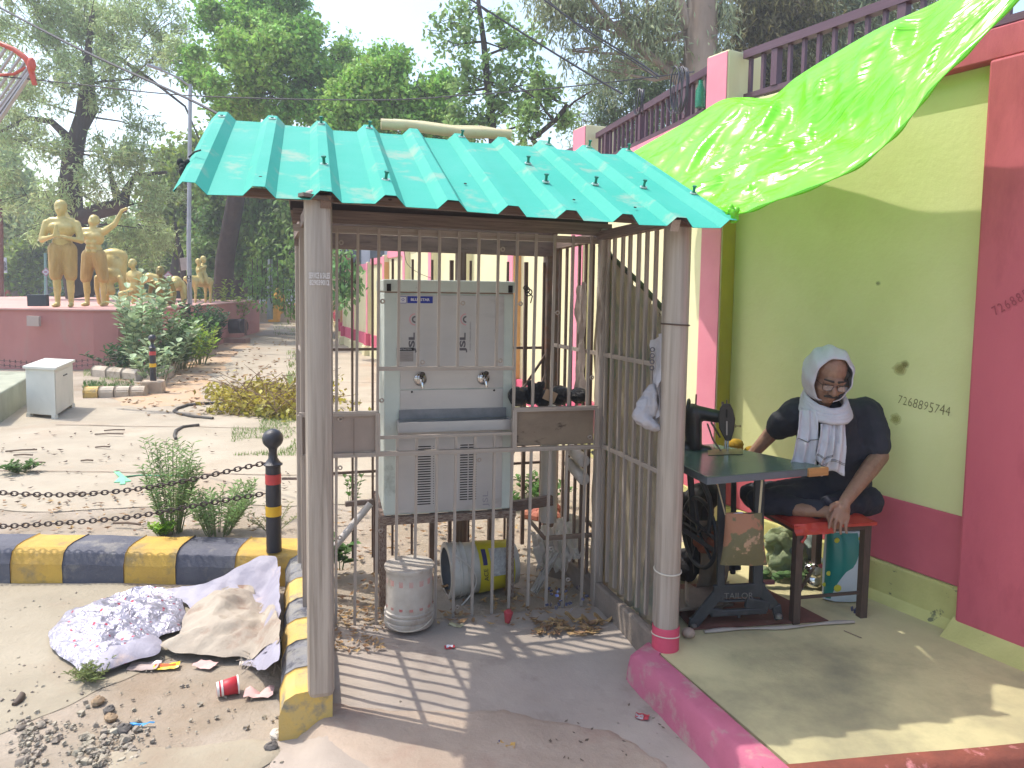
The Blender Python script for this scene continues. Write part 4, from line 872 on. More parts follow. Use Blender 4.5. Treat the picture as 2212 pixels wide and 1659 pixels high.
sb_.grid(seatf, 16, 16); MB.prism(sb_, [(SA.x-.03, SA.y-.035), (SB.x+.035, SB.y-.03), (SD.x+.03, SD.y+.03), (SC.x-.035, SC.y+.03)], .576, .590); sb_.build('seat', redS, st, True)
cloth('seat_flap', [(1.24, 3.165, .60), (1.42, 3.20, .605), (1.43, 3.185, .555), (1.25, 3.16, .55)], redS, '', '', 12, 6, .012, 5, par=st)
sb2 = MB().tube([V(1738, 1135, 3.2), V(1741, 1150, 3.19), V(1738, 1164, 3.18), V(1731, 1172, 3.18)], .006, 6); sb2.build('loose_strap', redS, st, True)

# ---------------------------------------------------------------- the tailor
skin = mat('brown_skin', hx('94705a'), hx('85624e'), 30, .55, 0, .25, 90, c3=hx('6a4230'), s3=6, lo3=.55, hi3=.75)
shirtM = mat('charcoal_tshirt', hx('2f2f38'), hx('25252d'), 6, .9, 0, .35, 9, bdist=.03)
trouM = mat('black_trousers', hx('2b2b36'), hx('20202a'), 6, .9, 0, .35, 9, bdist=.03)
scarfM = mat('white_scarf', hx('d2cfd4'), hx('c4c0c6'), 6, .9, 0, .45, 26, (1, 1, .22), transl=.15, bdist=.02)
per = empty('person', (1.5, 3.45, PZ), 'man in dark T-shirt, white scarf round head and glasses, sitting at a sewing table', 'person')
H = V(1789, 812, 3.30)                           # head centre
yaw = Matrix.Rotation(math.radians(-4), 3, 'Z') @ Matrix.Rotation(math.radians(22), 3, 'X') @ Matrix.Rotation(math.radians(5), 3, 'Y')
def hp(x, y, z): return H + yaw @ Vector((x, y, z))       # head frame: -y is the face
shR = V(1722, 893, 3.40); shL = V(1868, 893, 3.42)
elR = V(1672, 930, 3.52); wrR = V(1622, 985, 3.58)
elL = V(1900, 985, 3.36); wrL = V(1826, 1082, 3.17)
hipc = V(1800, 1075, 3.52)
prims = [('e', hp(0, .012, .035), (.073, .092, .085), yaw), ('e', hp(0, -.018, -.03), (.064, .072, .085), yaw), ('e', hp(0, -.045, -.088), (.036, .036, .026), yaw),
         ('e', hp(0, -.078, .012), (.052, .018, .016), yaw), ('c', hp(0, -.090, .0), hp(0, -.107, -.032), .0085, .014), ('e', hp(-.012, -.098, -.036), (.009, .010, .008), yaw), ('e', hp(.012, -.098, -.036), (.009, .010, .008), yaw),
         ('e', hp(-.040, -.066, -.028), (.022, .022, .020), yaw), ('e', hp(.040, -.066, -.028), (.022, .022, .020), yaw), ('e', hp(0, -.088, -.060), (.024, .012, .006), yaw), ('e', hp(0, -.085, -.070), (.020, .012, .006), yaw),
         ('e', hp(-.030, -.077, -.006), (.015, .012, .009), yaw), ('e', hp(.030, -.077, -.006), (.015, .012, .009), yaw), ('e', hp(-.076, .005, -.012), (.012, .022, .032), yaw), ('e', hp(.076, .005, -.012), (.012, .022, .032), yaw),
         ('c', hp(0, .02, -.05), H+Vector((0, .10, -.165)), .052, .058),
         ('c', shR, elR, .046, .040), ('c', elR, wrR, .038, .026), ('c', shL, elL, .047, .041), ('c', elL, elL.lerp(wrL, .3), .041, .040), ('c', elL.lerp(wrL, .3), wrL, .040, .026),
         ('c', V(1795, 925, 3.43), V(1800, 1040, 3.50), .10, .11), ('c', shR, shL, .045, .045)]
# right hand by the wheel (hidden), left hand hanging with five fingers
def hand(w0, fwd, side_, nrm, s=1.0, curl=.4):
    fwd = fwd.normalized(); side_ = (side_-fwd*side_.dot(fwd)).normalized(); nrm = fwd.cross(side_); out = []
    out.append(('e', w0+fwd*.050*s, (.037*s, .014*s, .052*s), Matrix((side_, nrm, fwd)).transposed()))
    out.append(('c', w0, w0+fwd*.03*s, .024*s, .026*s))
    for i, (o_, l_) in enumerate(((-.032, .072), (-.0108, .080), (.0112, .076), (.032, .060))):
        b0 = w0+fwd*.078*s+side_*o_*s; d1 = (fwd+side_*o_*3).normalized()
        p1 = b0+d1*l_*.45*s; p2 = p1+(d1+nrm*curl*(.8+.15*i)).normalized()*l_*.32*s; p3 = p2+(d1+nrm*curl*(1.7+.2*i)).normalized()*l_*.26*s
        out += [('c', b0-fwd*.02*s, p1, .0085*s, .0078*s), ('c', p1, p2, .0078*s, .0070*s), ('c', p2, p3, .0070*s, .0060*s)]
    t0 = w0+fwd*.025*s-side_*.026*s; t1 = t0+(fwd*.7-side_*.75+nrm*.2).normalized()*.036*s; t2 = t1+(fwd*.95-side_*.25+nrm*.3).normalized()*.030*s
    out += [('c', t0, t1, .0125*s, .0105*s), ('c', t1, t2, .0105*s, .0085*s)]
    return out
prims += hand(wrL, V(1808, 1140, 3.12)-wrL, Vector((1, .15, .1)), None, 1.0, .35)
prims += hand(wrR, V(1592, 1000, 3.56)-wrR, Vector((.1, 1, 0)), None, 1.0, .5)
# feet tucked on the seat: bare right foot shows below the hand
prims2 = [('c', V(1720, 1100, 3.26), V(1795, 1106, 3.20), .034, .026), ('c', V(1795, 1106, 3.20), V(1806, 1135, 3.19), .026, .018)]
body = blob(prims, 'body', skin, per, .0045, 2)
foot = blob(prims2 + [('c', V(1793+4*i, 1118, 3.18), V(1797+4*i, 1140-3*abs(i-1), 3.175), .009, .008) for i in range(-1, 4)], 'foot', skin, per, .006, 3)
tee = [('c', V(1790, 905, 3.43), V(1805, 1045, 3.50), .125, .125), ('e', V(1798, 960, 3.44), (.175, .12, .15), None), ('c', V(1740, 893, 3.42), V(1855, 893, 3.44), .072, .074), ('e', V(1805, 1040, 3.48), (.165, .13, .09), None),
       ('c', shR, shR.lerp(elR, .55), .076, .072), ('c', shR.lerp(elR, .50), shR.lerp(elR, .75), .072, .066), ('c', shL, shL.lerp(elL, .6), .080, .074), ('c', shL.lerp(elL, .5), shL.lerp(elL, .72), .074, .070), ('c', V(1790, 878, 3.42), V(1795, 900, 3.42), .075, .09)]
o = blob(tee, 'tshirt', shirtM, per, .008, 5)
dtx = bpy.data.textures.new('folds', 'CLOUDS'); dtx.noise_scale = .07; dtx.noise_depth = 2
dm = o.modifiers.new('folds', 'DISPLACE'); dm.texture = dtx; dm.strength = .018; dm.mid_level = .5
trs = [('e', V(1808, 1078, 3.50), (.17, .14, .075), None), ('c', V(1850, 1072, 3.45), V(1640, 1080, 3.34), .078, .060), ('c', V(1640, 1084, 3.34), V(1765, 1100, 3.24), .056, .040),
       ('c', V(1760, 1065, 3.42), V(1625, 1070, 3.50), .075, .06), ('c', V(1870, 1082, 3.42), V(1790, 1095, 3.27), .075, .05)]
o = blob(trs, 'trousers', trouM, per, .009, 6); dm = o.modifiers.new('folds', 'DISPLACE'); dm.texture = dtx; dm.strength = .026; dm.mid_level = .5
# scarf: hood, wrap and two hanging ends
def hood(u, v):
    a = -math.pi/2 + 2*math.pi*u; el = v
    # opening axis towards the face; rows go from the rim of the opening back to the crown
    t0_ = math.radians(50+9*max(0, math.sin(a))); th = t0_ + (math.pi-t0_)*el
    x = math.sin(th)*math.cos(a); z = math.sin(th)*math.sin(a); y = -math.cos(th)
    r = Vector((.104*x, .125*y+.012, (.125 if z > 0 else .135)*z+.006)); k = 1+.035*math.sin(a*9+th*3)*math.sin(th)+.02*fbm(a*3, th*3)
    return H + yaw @ (r*k)
hd_ = MB().grid(hood, 56, 18).build('head_scarf', scarfM, per, True, solid=.005)
wr = MB()
for k in range(6):
    pts = []; 
    for i in range(33):
        a = 2*math.pi*i/32; pts.append(H + Vector((.005, .03, -.104-.011*k)) + Vector((( .084+.004*k)*math.cos(a), (.092+.004*k)*math.sin(a), .045*math.sin(a)*(1 if k < 3 else .8) + .006*fbm(a*2, k*3))))
    wr.tube(pts, .0135+.003*fbm(k, 1), 8)
wr.build('scarf_wrap', scarfM, per, True)
def tail(p0, p1, w0, w1, seed, name):
    def fn(u, v):
        p = Vector(p0).lerp(Vector(p1), v); wd = w0+(w1-w0)*v; f = .010*math.sin(u*13+seed+v*2)+.008*fbm(u*6, v*3, seed)
        return p + Vector((wd*(u-.5), -f-.018*math.sin(math.pi*v), .012*math.sin(u*7+seed)*v+.02*fbm(v*4, seed)))
    o = MB().grid(fn, 26, 26).build(name, scarfM, per, True, solid=.003)
    sm = mat('scarf_stripe', hx('57564f'))
    for vv_ in ((.52, .54) if seed < 3 else (.80, .82)):
        q = MB().tube([fn(i/20, vv_)+Vector((0, -.005, 0)) for i in range(21)], .0010, 4); q.build('stripe', sm, o, True)
tail(V(1744, 885, 3.26), V(1735, 1010, 3.22), .075, .115, 1, 'scarf_end')
tail(V(1802, 895, 3.25), V(1795, 1022, 3.22), .10, .12, 4, 'scarf_end')
tail(V(1786, 915, 3.235), V(1775, 1000, 3.20), .06, .075, 7, 'scarf_end')
moM = mat('dark_moustache', hx('2a2220'), hx('3d3532'), 60, .9); hairg = mat('greying_hair', hx('4b4542'), hx('5f5955'), 50, .95)
MB().capsule(hp(0, -.108, -.047), hp(-.030, -.094, -.054), .0075, .004).capsule(hp(0, -.108, -.047), hp(.030, -.094, -.054), .0075, .004).build('moustache', moM, per, True)
eb = MB()
for s_ in (-1, 1): eb.capsule(hp(s_*.012, -.095, .020), hp(s_*.046, -.083, .022), .0055, .003)
eb.build('eyebrows', moM, per, True)
for s_ in (-1, 1):
    MB().ell(hp(s_*.030, -.083, -.001), (.012, .008, .005), yaw, 12, 8).build('eye', mat('eye_dark', hx('2a1c16'), rough=.2), per, True)
    MB().capsule(hp(s_*.066, -.028, .03), hp(s_*.066, -.012, -.02), .012, .012).build('hair', hairg, per, True)
gl = MB()
for s_ in (-1, 1):
    q = [hp(s_*(.031+.024*cx_), -.107+.006*abs(cx_), -.006+.0145*cz) for cx_, cz in ((-1, .7), (-.8, 1), (0, 1.05), (.9, 1), (1.02, .6), (.9, -.6), (.6, -1), (-.5, -1), (-.85, -.5), (-1, .7))]
    gl.tube(q, .0017, 6); gl.tube([hp(s_*.056, -.103, .004), hp(s_*.080, -.02, .002)], .0015, 5)
gl.tube([hp(-.008, -.108, .003), hp(0, -.111, .006), hp(.008, -.108, .003)], .0017, 6)
go = gl.build('glasses', mat('brown_spectacle_frame', hx('3a231a'), rough=.3), per, True)
for s_ in (-1, 1): 
    q = [hp(s_*(.031+.022*math.cos(a)), -.106, -.006+.0135*math.sin(a)) for a in [i*math.pi/8 for i in range(16)]]
    MB().add(q, [tuple(range(16))]).build('lens', mat('spectacle_lens', (.8, .8, .8), rough=.05, alpha=.18), go)
# ---------------------------------------------------------------- bags and things round the tailor
hb = empty('hanging_bag', V(1600, 1170, 3.05), 'brown and olive camouflage cloth bag hanging from the sewing table', 'bag')
camo_ = mat('camouflage_cloth', hx('9a6b50'), hx('6a6244'), 4.5, .85, 0, .4, 14, lo=.49, hi=.51, c3=hx('a8876a'), s3=7, lo3=.58, hi3=.61, bdist=.03)
def hbf(u, v):
    a = 2*math.pi*u; x0 = 1566+ (1562-1574)*v; x1 = 1647+(1652-1640)*v*1.0; cx_ = (x0+x1)/2; hw = (x1-x0)/2*(1-.06*math.sin(math.pi*v)); y = 1108+112*v
    p = V(cx_, y, 3.03); k = 3.03/1600
    return p + Vector((hw*k*math.cos(a), (.006+.035*math.sin(math.pi*min(1, v*.92+.04)))*math.sin(a), .004*fbm(u*6, v*6, 1)))
MB().grid(hbf, 30, 20).build('pouch', camo_, hb, True)
for x0, y0, x1, y1 in ((1549, 1042, 1567, 1112), (1646, 1037, 1640, 1110)): MB().bar(V(x0, y0, 3.05), V(x1, y1, 3.03), .009, .003).build('strap', mat('pale_strap', hx('a89878')), hb)
pp = MB(); rnd.seed(12)
for i in range(5): p = V(1590+rnd.uniform(0, 30), 1116+rnd.uniform(-6, 6), 3.03); pp.box(p, (.045, .003, .03), Matrix.Rotation(rnd.uniform(-.5, .5), 3, 'Y') @ Matrix.Rotation(rnd.uniform(-.6, .6), 3, 'X'))
tag(pp.build('paper_scraps', mat('white_paper', hx('b9b4c4')), None), 'white paper scraps sticking out of the camouflage bag', 'paper')
dbM = mat('white_diaper_pack', hx('c3cdd3'), hx('b2bdc4'), 4, .3, 0, .3, 12)
dp = empty('plastic_pack', V(1822, 1290, 3.45), 'white and teal plastic pack with yellow dots standing under the stool', 'plastic bag')
teal = mat('teal_print', hx('1f7f76'), hx('1a706a'), 4, .3); ydot = mat('yellow_print', hx('c2c03a'), rough=.4)
def dpf(u, v, k=1.0):
    a = 2*math.pi*u; y = 1142+150*v; w_ = 41+3*v; p = V(1825-6*v, y, 3.46); s_ = 3.46/1600
    ca, sa = math.cos(a), math.sin(a); e = abs(ca)**.6*(1 if ca > 0 else -1)
    return p + Vector((w_*s_*e*k, (.012+.055*math.sin(math.pi*(.08+.84*v))**.6)*sa*k, .005*fbm(u*6, v*6)))
MB().grid(dpf, 36, 20).build('pack', dbM, dp, True)
def patch(u0, u1, v0, v1, m, nm, top=1.0):
    MB().grid(lambda a, b: dpf(u0+(u1-u0)*a*(1-(1-top)*b) + .03*math.sin(b*5)*(a > .5), v0+(v1-v0)*b, 1.015), 14, 16).build(nm, m, dp, True)
patch(.53, .80, .02, .97, teal, 'teal_print', .55)
for u, v, r in ((.68, .12, .013), (.82, .10, .012), (.60, .60, .012), (.70, .80, .018), (.55, .78, .010)):
    c_ = dpf(u, v, 1.06); MB().ell(c_, (r, .003, r), None, 12, 6).build('yellow_print', ydot, dp, True)
for u, v, s_ in ((.70, .30, 'www'), (.66, .42, 'wy'), (.62, .72, 'ww')):
    pass
MB().lathe([(.005, 0), (.004, .001)], dpf(.86, .6, 1.02), (0, -1, 0), 8).build('print_mark', mat('purple_ink', hx('6a3a52')), dp)
gb = mat('pale_green_polythene', hx('a9b48a'), hx('93a078'), 6, .35, 0, .7, 16, transl=.3, bdist=.04)
rnd.seed(21)
for cx_, cy_, n_, m_, lab, sc_ in ((1700, 1190, 10, gb, 'pale green crumpled polythene bag behind the stool legs', 1), (1748, 1210, 9, mat('grey_green_polythene', hx('8f9c95'), hx('7f8c86'), 6, .35, 0, .7, 16, transl=.2, bdist=.04), 'grey green full plastic bag standing under the stool', 1.1), (1690, 1240, 7, gb, 'flattened pale green bag on the platform beneath the stool', .8)):
    b = MB()
    for i in range(n_*3): p = V(cx_+rnd.uniform(-34, 34), cy_+rnd.uniform(-38, 34), 3.72+rnd.uniform(-.05, .05)); b.ell(p, (.05*sc_, .02, .032*sc_), Matrix.Rotation(rnd.random()*3, 3, 'Y'), 12, 8)
    o = b.build('polythene_bag', m_, None, True); tag(o, lab, 'plastic bag'); r = o.modifiers.new('fuse', 'REMESH'); r.mode = 'VOXEL'; r.voxel_size = .009; r.use_smooth_shade = True
    dm = o.modifiers.new('crumple', 'DISPLACE'); tx = bpy.data.textures.new('crumple', 'VORONOI'); tx.noise_scale = .05; dm.texture = tx; dm.strength = .035
tf = MB().lathe([(.001, 0), (.05, 0), (.052, .05), (.05, .052), (.053, .055), (.053, .10), (.05, .104), (.04, .115), (.001, .118)], V(1755, 1262, 3.62), (0, 0, 1), 22); tag(tf.build('steel_tiffin', chrome, None, True), 'round steel tiffin box standing between the stool legs', 'lunch box')
gp_ = MB(); rnd.seed(8)
for i in range(14): p = V(1640+rnd.uniform(-10, 90), 1243+rnd.uniform(-6, 8), 3.6); gp_.ell(p, (.03, .02, .012), Matrix.Rotation(rnd.random()*3, 3, 'Z'), 8, 5)
tag(gp_.build('green_cloth_scraps', mat('dark_green_cloth', hx('3f5a32'), hx('55703d'), 20, .95, 0, .4, 30), None, True), 'dark green cloth scraps heaped behind the stool', 'cloth')
# sack and steel parts left under the machine
sk = MB().grid(lambda u, v: V(1500+62*u+14*math.sin(v*3), 1125+150*v, 3.45+.04*math.sin(u*5)+.02*fbm(u*5, v*5)), 14, 16)
tag(sk.build('brown_sack', mat('tan_sack', hx('8d7a66'), hx('75644f'), 9, .85, 0, .4, 20), None, True, solid=.004), 'tan sack with a dark print leaning behind the cast iron legs', 'sack')
ob_ = MB()
for i in range(5): ob_.ell(V(1510+i*9, 1170+14*math.sin(i), 3.42), (.03, .025, .03), None, 10, 7)
tag(ob_.build('rust_cloth', mat('rust_cloth', hx('8d5236'), hx('7a4730'), 10, .9, 0, .5, 20), None, True), 'rust-coloured cloth bundle under the sewing table', 'cloth')
dkb = MB(); rnd.seed(33)  # dark clutter heap, added to darken the shaded floor behind the table
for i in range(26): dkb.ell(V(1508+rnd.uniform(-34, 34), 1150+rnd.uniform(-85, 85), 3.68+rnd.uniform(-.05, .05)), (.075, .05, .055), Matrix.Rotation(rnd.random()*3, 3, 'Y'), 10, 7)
o = dkb.build('dark_filler_heap', mat('shade_filler_black', hx('2a2628'), hx('1f1c1e'), 8, .8, 0, .6, 14, bdist=.04), None, True); tag(o, 'dark clutter heap added to darken the shaded space under the machine end of the table', 'bundle'); r_ = o.modifiers.new('fuse', 'REMESH'); r_.mode = 'VOXEL'; r_.voxel_size = .014; r_.use_smooth_shade = True
# mat under the table
mtm = mat('worn_brown_mat', hx('6b4539'), hx('5a3a31'), 6, .85, 0, .2, 50, c3=hx('8f8474'), s3=9, lo3=.64, hi3=.72)
fm_ = empty('floor_mat', (1.0, 3.3, PZ), 'worn brown floor mat with pale rolled edge under the sewing table', 'mat')
MB().prism([(.80, 3.11), (1.435, 3.215), (1.25, 3.62), (.72, 3.6)], PZ+.003, PZ+.008).build('mat_sheet', mtm, fm_)
MB().tube([Vector((.845+.70*t, 3.085+.115*t+.008*math.sin(t*9), PZ+.008)) for t in [i/16 for i in range(17)]], [.010+.004*math.sin(i) for i in range(17)], 6, True, .6).build('rolled_edge', mat('pale_edge', hx('a8a093'), hx('968d80'), 9, .8), fm_, True)
fo = MB(); rnd.seed(2)
for i in range(7): p = G(1850+rnd.uniform(-10, 10), 1318+rnd.uniform(-3, 3), PZ+.01); fo.box(p, (.02, .014, .004), Matrix.Rotation(rnd.random()*3, 3, 'Y') @ Matrix.Rotation(rnd.random()*3, 3, 'X'))
tag(fo.build('foil_wrapper', mat('silver_blue_foil', hx('8f95b5'), hx('5b5f85'), 60, .25, .7), None), 'crumpled silver blue foil wrapper by the right stool leg', 'wrapper')
pk = MB().bar(V(1640, 1258, 3.5), V(1672, 1257, 3.5), .02, .018); tag(pk.build('pink_roll', mat('dull_pink', hx('8d5a58')), None), 'dull pink rolled card lying behind the table legs', 'roll')
stn = MB().ell(G(1487, 1367, PZ+.02), (.03, .025, .022), None, 10, 7); tag(stn.build('stone', mat('pale_stone', hx('b09c8c'), hx('9c8878'), 20, .9, 0, .6, 40), None, True), 'pale stone at the foot of the round post', 'stone')
stn = MB().tube([G(2121, 1342, PZ+.004) if False else G(1823, 1362, PZ+.004), G(1861, 1378, PZ+.004)], .002, 5); tag(stn.build('twig', woodM, None), 'thin twig lying on the yellow platform', 'twig')
# ---------------------------------------------------------------- bollards and chains
def bollard(p, h_, label, base=None, s=1.0, rings=True):
    o = empty('bollard', p, label, 'bollard'); p = Vector(p); r = .040*s; H_ = h_
    def q(z): return p+Vector((0, 0, z))
    if base: MB().box(q(-base[1]/2+.0), (base[0], base[0]*.9, base[1]), Matrix.Rotation(.3, 3, 'Z')).build('concrete_base', conc, o, bevel=.02)
    prof = [(r*1.02, 0), (r, .02)] + [(r*(1+.02*math.sin(i*2.2)), .02+(H_*.66)*i/14) for i in range(1, 15)] + [(r*.98, H_*.70), (r*1.22, H_*.705), (r*1.25, H_*.715), (r*1.0, H_*.725), (r*.62, H_*.76), (r*.52, H_*.81), (r*.60, H_*.84)]
    R_ = H_*.082
    prof += [(R_*math.sin(a)*1.0, H_-R_+R_*.98*-math.cos(a)) for a in [math.radians(35+145*i/10) for i in range(11)]]
    prof[-1] = (.001, H_-R_+R_); MB().lathe(prof, q(0), (0, 0, 1), 26).build('shaft', blackp, o, True)
    MB().lathe([(r*1.045, H_*.555), (r*1.045, H_*.635)], q(0), (0, 0, 1), 26).build('red_band', redp, o, True)
    MB().lathe([(r*1.045, H_*.295), (r*1.045, H_*.375)], q(0), (0, 0, 1), 26).build('yellow_band', yelp, o, True)
    return o
b1 = bollard(G(592, 1190, .175), .672, 'black bollard with ball top, red and yellow bands beside the kerb corner')
b2 = bollard(G(331, 822, .33), .62, 'black bollard standing on a concrete block by the planter corner', base=(.27, .2))
b3 = bollard(G(594, 786, .3), .66, 'small distant black bollard on a concrete base at the path end', base=(.3, .2)) if False else bollard((V(594, 784, 24.0)), .85, 'distant black bollard on a concrete base at the far path end', base=(.35, .3))
chM = mat('rusty_chain_iron', hx('4b3d38'), hx('3a3130'), 30, .6, .5, .3, 60, c3=hx('77706c'), s3=12, lo3=.58, hi3=.66)
linkme = MB().torus((0, 0, 0), .0115, .0034, (0, 0, 1), 16, 6, 1.65).mesh('link', chM, True)
def chain(pts, label):
    P = [Vector(p) for p in pts]; L_ = [0]
    fine = [poly(P, i/200) for i in range(201)]
    for a, b_ in zip(fine, fine[1:]): L_.append(L_[-1]+(b_-a).length)
    o = empty('chain', fine[100], label, 'chain'); n_ = int(L_[-1]/.0305); j = 0
    for i in range(n_):
        s_ = (i+.5)*.0305
        while L_[j+1] < s_: j += 1
        f = (s_-L_[j])/(L_[j+1]-L_[j]); p = fine[j].lerp(fine[j+1], f); t_ = (fine[j+1]-fine[j]).normalized()
        l = bpy.data.objects.new('link', linkme); sc.collection.objects.link(l); l.parent = o
        nrm = Vector((0, -1, .2)) if i % 2 else Vector((0, .25, 1)); nrm = (nrm-t_*nrm.dot(t_)).normalized(); y_ = nrm.cross(t_)
        M = Matrix((t_, y_, nrm)).transposed().to_4x4(); M.translation = p-ORG[o.name]; l.matrix_basis = M
YC = 3.915
chain([V(577, 1000, YC), V(568, 1001, YC), V(488, 1019, YC), V(422, 1034, YC), V(355, 1047, YC), V(292, 1057, YC), V(200, 1066, YC), V(116, 1069, YC), V(0, 1064, YC), V(-110, 1050, YC)], 'upper rusty chain hanging from the banded bollard across the left')
chain([V(577, 1068, YC), V(560, 1068, YC), V(439, 1089, YC), V(360, 1104, YC), V(281, 1117, YC), V(200, 1125, YC), V(116, 1131, YC), V(0, 1137, YC), V(-110, 1138, YC)], 'lower rusty chain hanging from the banded bollard over the kerb')

# ---------------------------------------------------------------- rags on the road: silver sheet, sackcloth, pale tarpaulin
def hk(x, y):
    return max(.185*sst(3.55, 3.86, y), .165*sst(kx(y)-.16, kx(y), x))
def rag(name, outline, m, label, hf, step=.016, z0=.004, seed=0, cat='cloth', amp=.03, fr=9, solid=0, sharp=2.4, edgeh=.012):
    P = []
    for o_ in outline:
        z_ = .03
        for _ in range(14): q_ = G(o_[0], o_[1], z_); z_ = .6*z_+.4*(hk(q_.x, q_.y)+.02)
        P.append(G(o_[0], o_[1], z_))
    n_ = len(P)
    def inside(x, y):
        c = False
        for i in range(n_):
            a, b_ = P[i], P[(i+1) % n_]
            if (a.y > y) != (b_.y > y) and x < (b_.x-a.x)*(y-a.y)/(b_.y-a.y)+a.x: c = not c
        return c
    def ed(x, y):
        m_ = 9
        for i in range(n_):
            a, b_ = P[i], P[(i+1) % n_]; dx, dy = b_.x-a.x, b_.y-a.y; t_ = max(0, min(1, ((x-a.x)*dx+(y-a.y)*dy)/(dx*dx+dy*dy))); m_ = min(m_, math.hypot(x-a.x-t_*dx, y-a.y-t_*dy))
        return m_
    x0 = min(p.x for p in P); y0 = min(p.y for p in P); x1 = max(p.x for p in P); y1 = max(p.y for p in P); idx = {}; b = MB()
    def vid(i, j):
        if (i, j) not in idx:
            x = x0+i*step; y = y0+j*step
            if not inside(x, y) or ed(x, y) < step*.7:
                bd = None
                for q_ in range(n_):
                    a, b_ = P[q_], P[(q_+1) % n_]; dx, dy = b_.x-a.x, b_.y-a.y; t_ = max(0, min(1, ((x-a.x)*dx+(y-a.y)*dy)/(dx*dx+dy*dy))); cx_, cy_ = a.x+t_*dx, a.y+t_*dy; dd = math.hypot(x-cx_, y-cy_)
                    if bd is None or dd < bd[0]: bd = (dd, cx_, cy_)
                x, y = bd[1]+.014*fbm(bd[1]*9, bd[2]*9, seed), bd[2]+.014*fbm(bd[1]*9, bd[2]*9, seed+5); e = 0
            else: e = ed(x, y)
            k = min(1, e/.16)
            r = 0
            for o_ in range(3):
                f = fr*1.9**o_; n1_ = noise.noise(Vector((x*f+seed, y*f*1.3, seed+o_*3))); r += (1-abs(n1_)*sharp)*amp/1.7**o_
            idx[i, j] = len(b.v); b.v.append((x+.25*amp*noise.noise(Vector((x*12, y*12, seed))), y+.25*amp*noise.noise(Vector((x*12, y*12, seed+9))), z0+max(hk(x, y), hf(x, y)*math.sqrt(k))+max(-.008, r)*(.3+.7*k)+edgeh))
        return idx[i, j]
    for j in range(int((y1-y0)/step)+1):
        for i in range(int((x1-x0)/step)+1):
            x = x0+(i+.5)*step; y = y0+(j+.5)*step
            if inside(x, y): b.f.append((vid(i, j), vid(i+1, j), vid(i+1, j+1), vid(i, j+1)))
    smooth_rim(b, None, 0, 2); o = b.build(name, m, None, True); tag(o, label, cat)
    if solid: md = o.modifiers.new('s', 'SOLIDIFY'); md.thickness = solid
    return o
silver = bpy.data.materials.new('silver_dotted_sheet'); silver.use_nodes = True; t = silver.node_tree; N = t.nodes; L = t.links; b_ = N['Principled BSDF']
b_.inputs['Metallic'].default_value = .45; b_.inputs['Roughness'].default_value = .32
tc = N.new('ShaderNodeTexCoord'); vo = N.new('ShaderNodeTexVoronoi'); vo.inputs['Scale'].default_value = 19; vo.inputs['Randomness'].default_value = .55; L.new(tc.outputs['Object'], vo.inputs['Vector'])
vr = N.new('ShaderNodeValToRGB'); vr.color_ramp.elements[0].position = .10; vr.color_ramp.elements[0].color = (*hx('b03a50'), 1); vr.color_ramp.elements[1].position = .15; vr.color_ramp.elements[1].color = (*hx('a39faa'), 1)
mpp = N.new('ShaderNodeMapping'); mpp.inputs['Scale'].default_value = (1, 1, .2); L.new(tc.outputs['Object'], mpp.inputs[0]); L.new(mpp.outputs[0], vo.inputs['Vector'])
L.new(vo.outputs['Distance'], vr.inputs[0]); L.new(vr.outputs[0], b_.inputs['Base Color'])
no = N.new('ShaderNodeTexNoise'); no.inputs['Scale'].default_value = 26; no.inputs['Detail'].default_value = 5; no.inputs['Distortion'].default_value = 1.2; L.new(tc.outputs['Object'], no.inputs['Vector'])
bp = N.new('ShaderNodeBump'); bp.inputs['Strength'].default_value = .8; bp.inputs['Distance'].default_value = .02; L.new(no.outputs['Fac'], bp.inputs['Height']); L.new(bp.outputs[0], b_.inputs['Normal'])
creamR = mat('cream_sackcloth', hx('aba091'), hx('9a8e80'), 5, .9, 0, .35, 40, c3=hx('8a7060'), s3=7, lo3=.54, hi3=.7, bdist=.03)
palet = mat('pale_lilac_tarpaulin', hx('9d99a6'), hx('8f8a97'), 4, .55, 0, .25, 16, c3=hx('b8a398'), s3=5, lo3=.58, hi3=.7, bdist=.03)
rag('pale_tarpaulin', [(430, 1330), (400, 1305), (330, 1285), (300, 1298), (345, 1272), (440, 1262, .05), (470, 1250, .12), (500, 1232, .19), (560, 1206, .2), (598, 1204, .2), (606, 1225, .19), (604, 1300, .17), (603, 1400, .15), (560, 1420), (470, 1360)], palet, 'pale lilac tarpaulin draped up over the kerb at the back of the rag heap',
    lambda x, y: .02, seed=3, amp=.026, fr=4.5, cat='tarpaulin')
rag('sackcloth', [(392, 1345), (430, 1312, .06), (470, 1285, .1), (505, 1262, .14), (548, 1272, .15), (590, 1310, .15), (603, 1345, .15), (602, 1398, .1), (570, 1408), (540, 1428), (470, 1424), (385, 1416), (330, 1400), (392, 1385)], creamR, 'torn cream sackcloth lying over the rag heap', lambda x, y: .03+.05*sst(2.9, 3.4, y), seed=11, amp=.028, fr=6.0, z0=.014)
rag('silver_sheet', [(105, 1375), (135, 1330), (215, 1300), (290, 1268), (345, 1268), (396, 1290), (402, 1330), (385, 1365), (345, 1375), (330, 1405), (290, 1430), (205, 1462), (178, 1455), (150, 1435), (110, 1400)], silver, 'crinkled silver sheet with small red dots at the left of the rag heap', lambda x, y: .045, seed=17, amp=.020, fr=9, z0=.006, sharp=2.8)
rag('tarpaulin_flap', [(196, 1420), (330, 1380), (352, 1395), (345, 1420), (300, 1432), (210, 1464), (193, 1450)], palet, 'folded pale cloth flap at the front edge of the silver sheet', lambda x, y: .035, seed=23, amp=.02, fr=8, z0=.02)
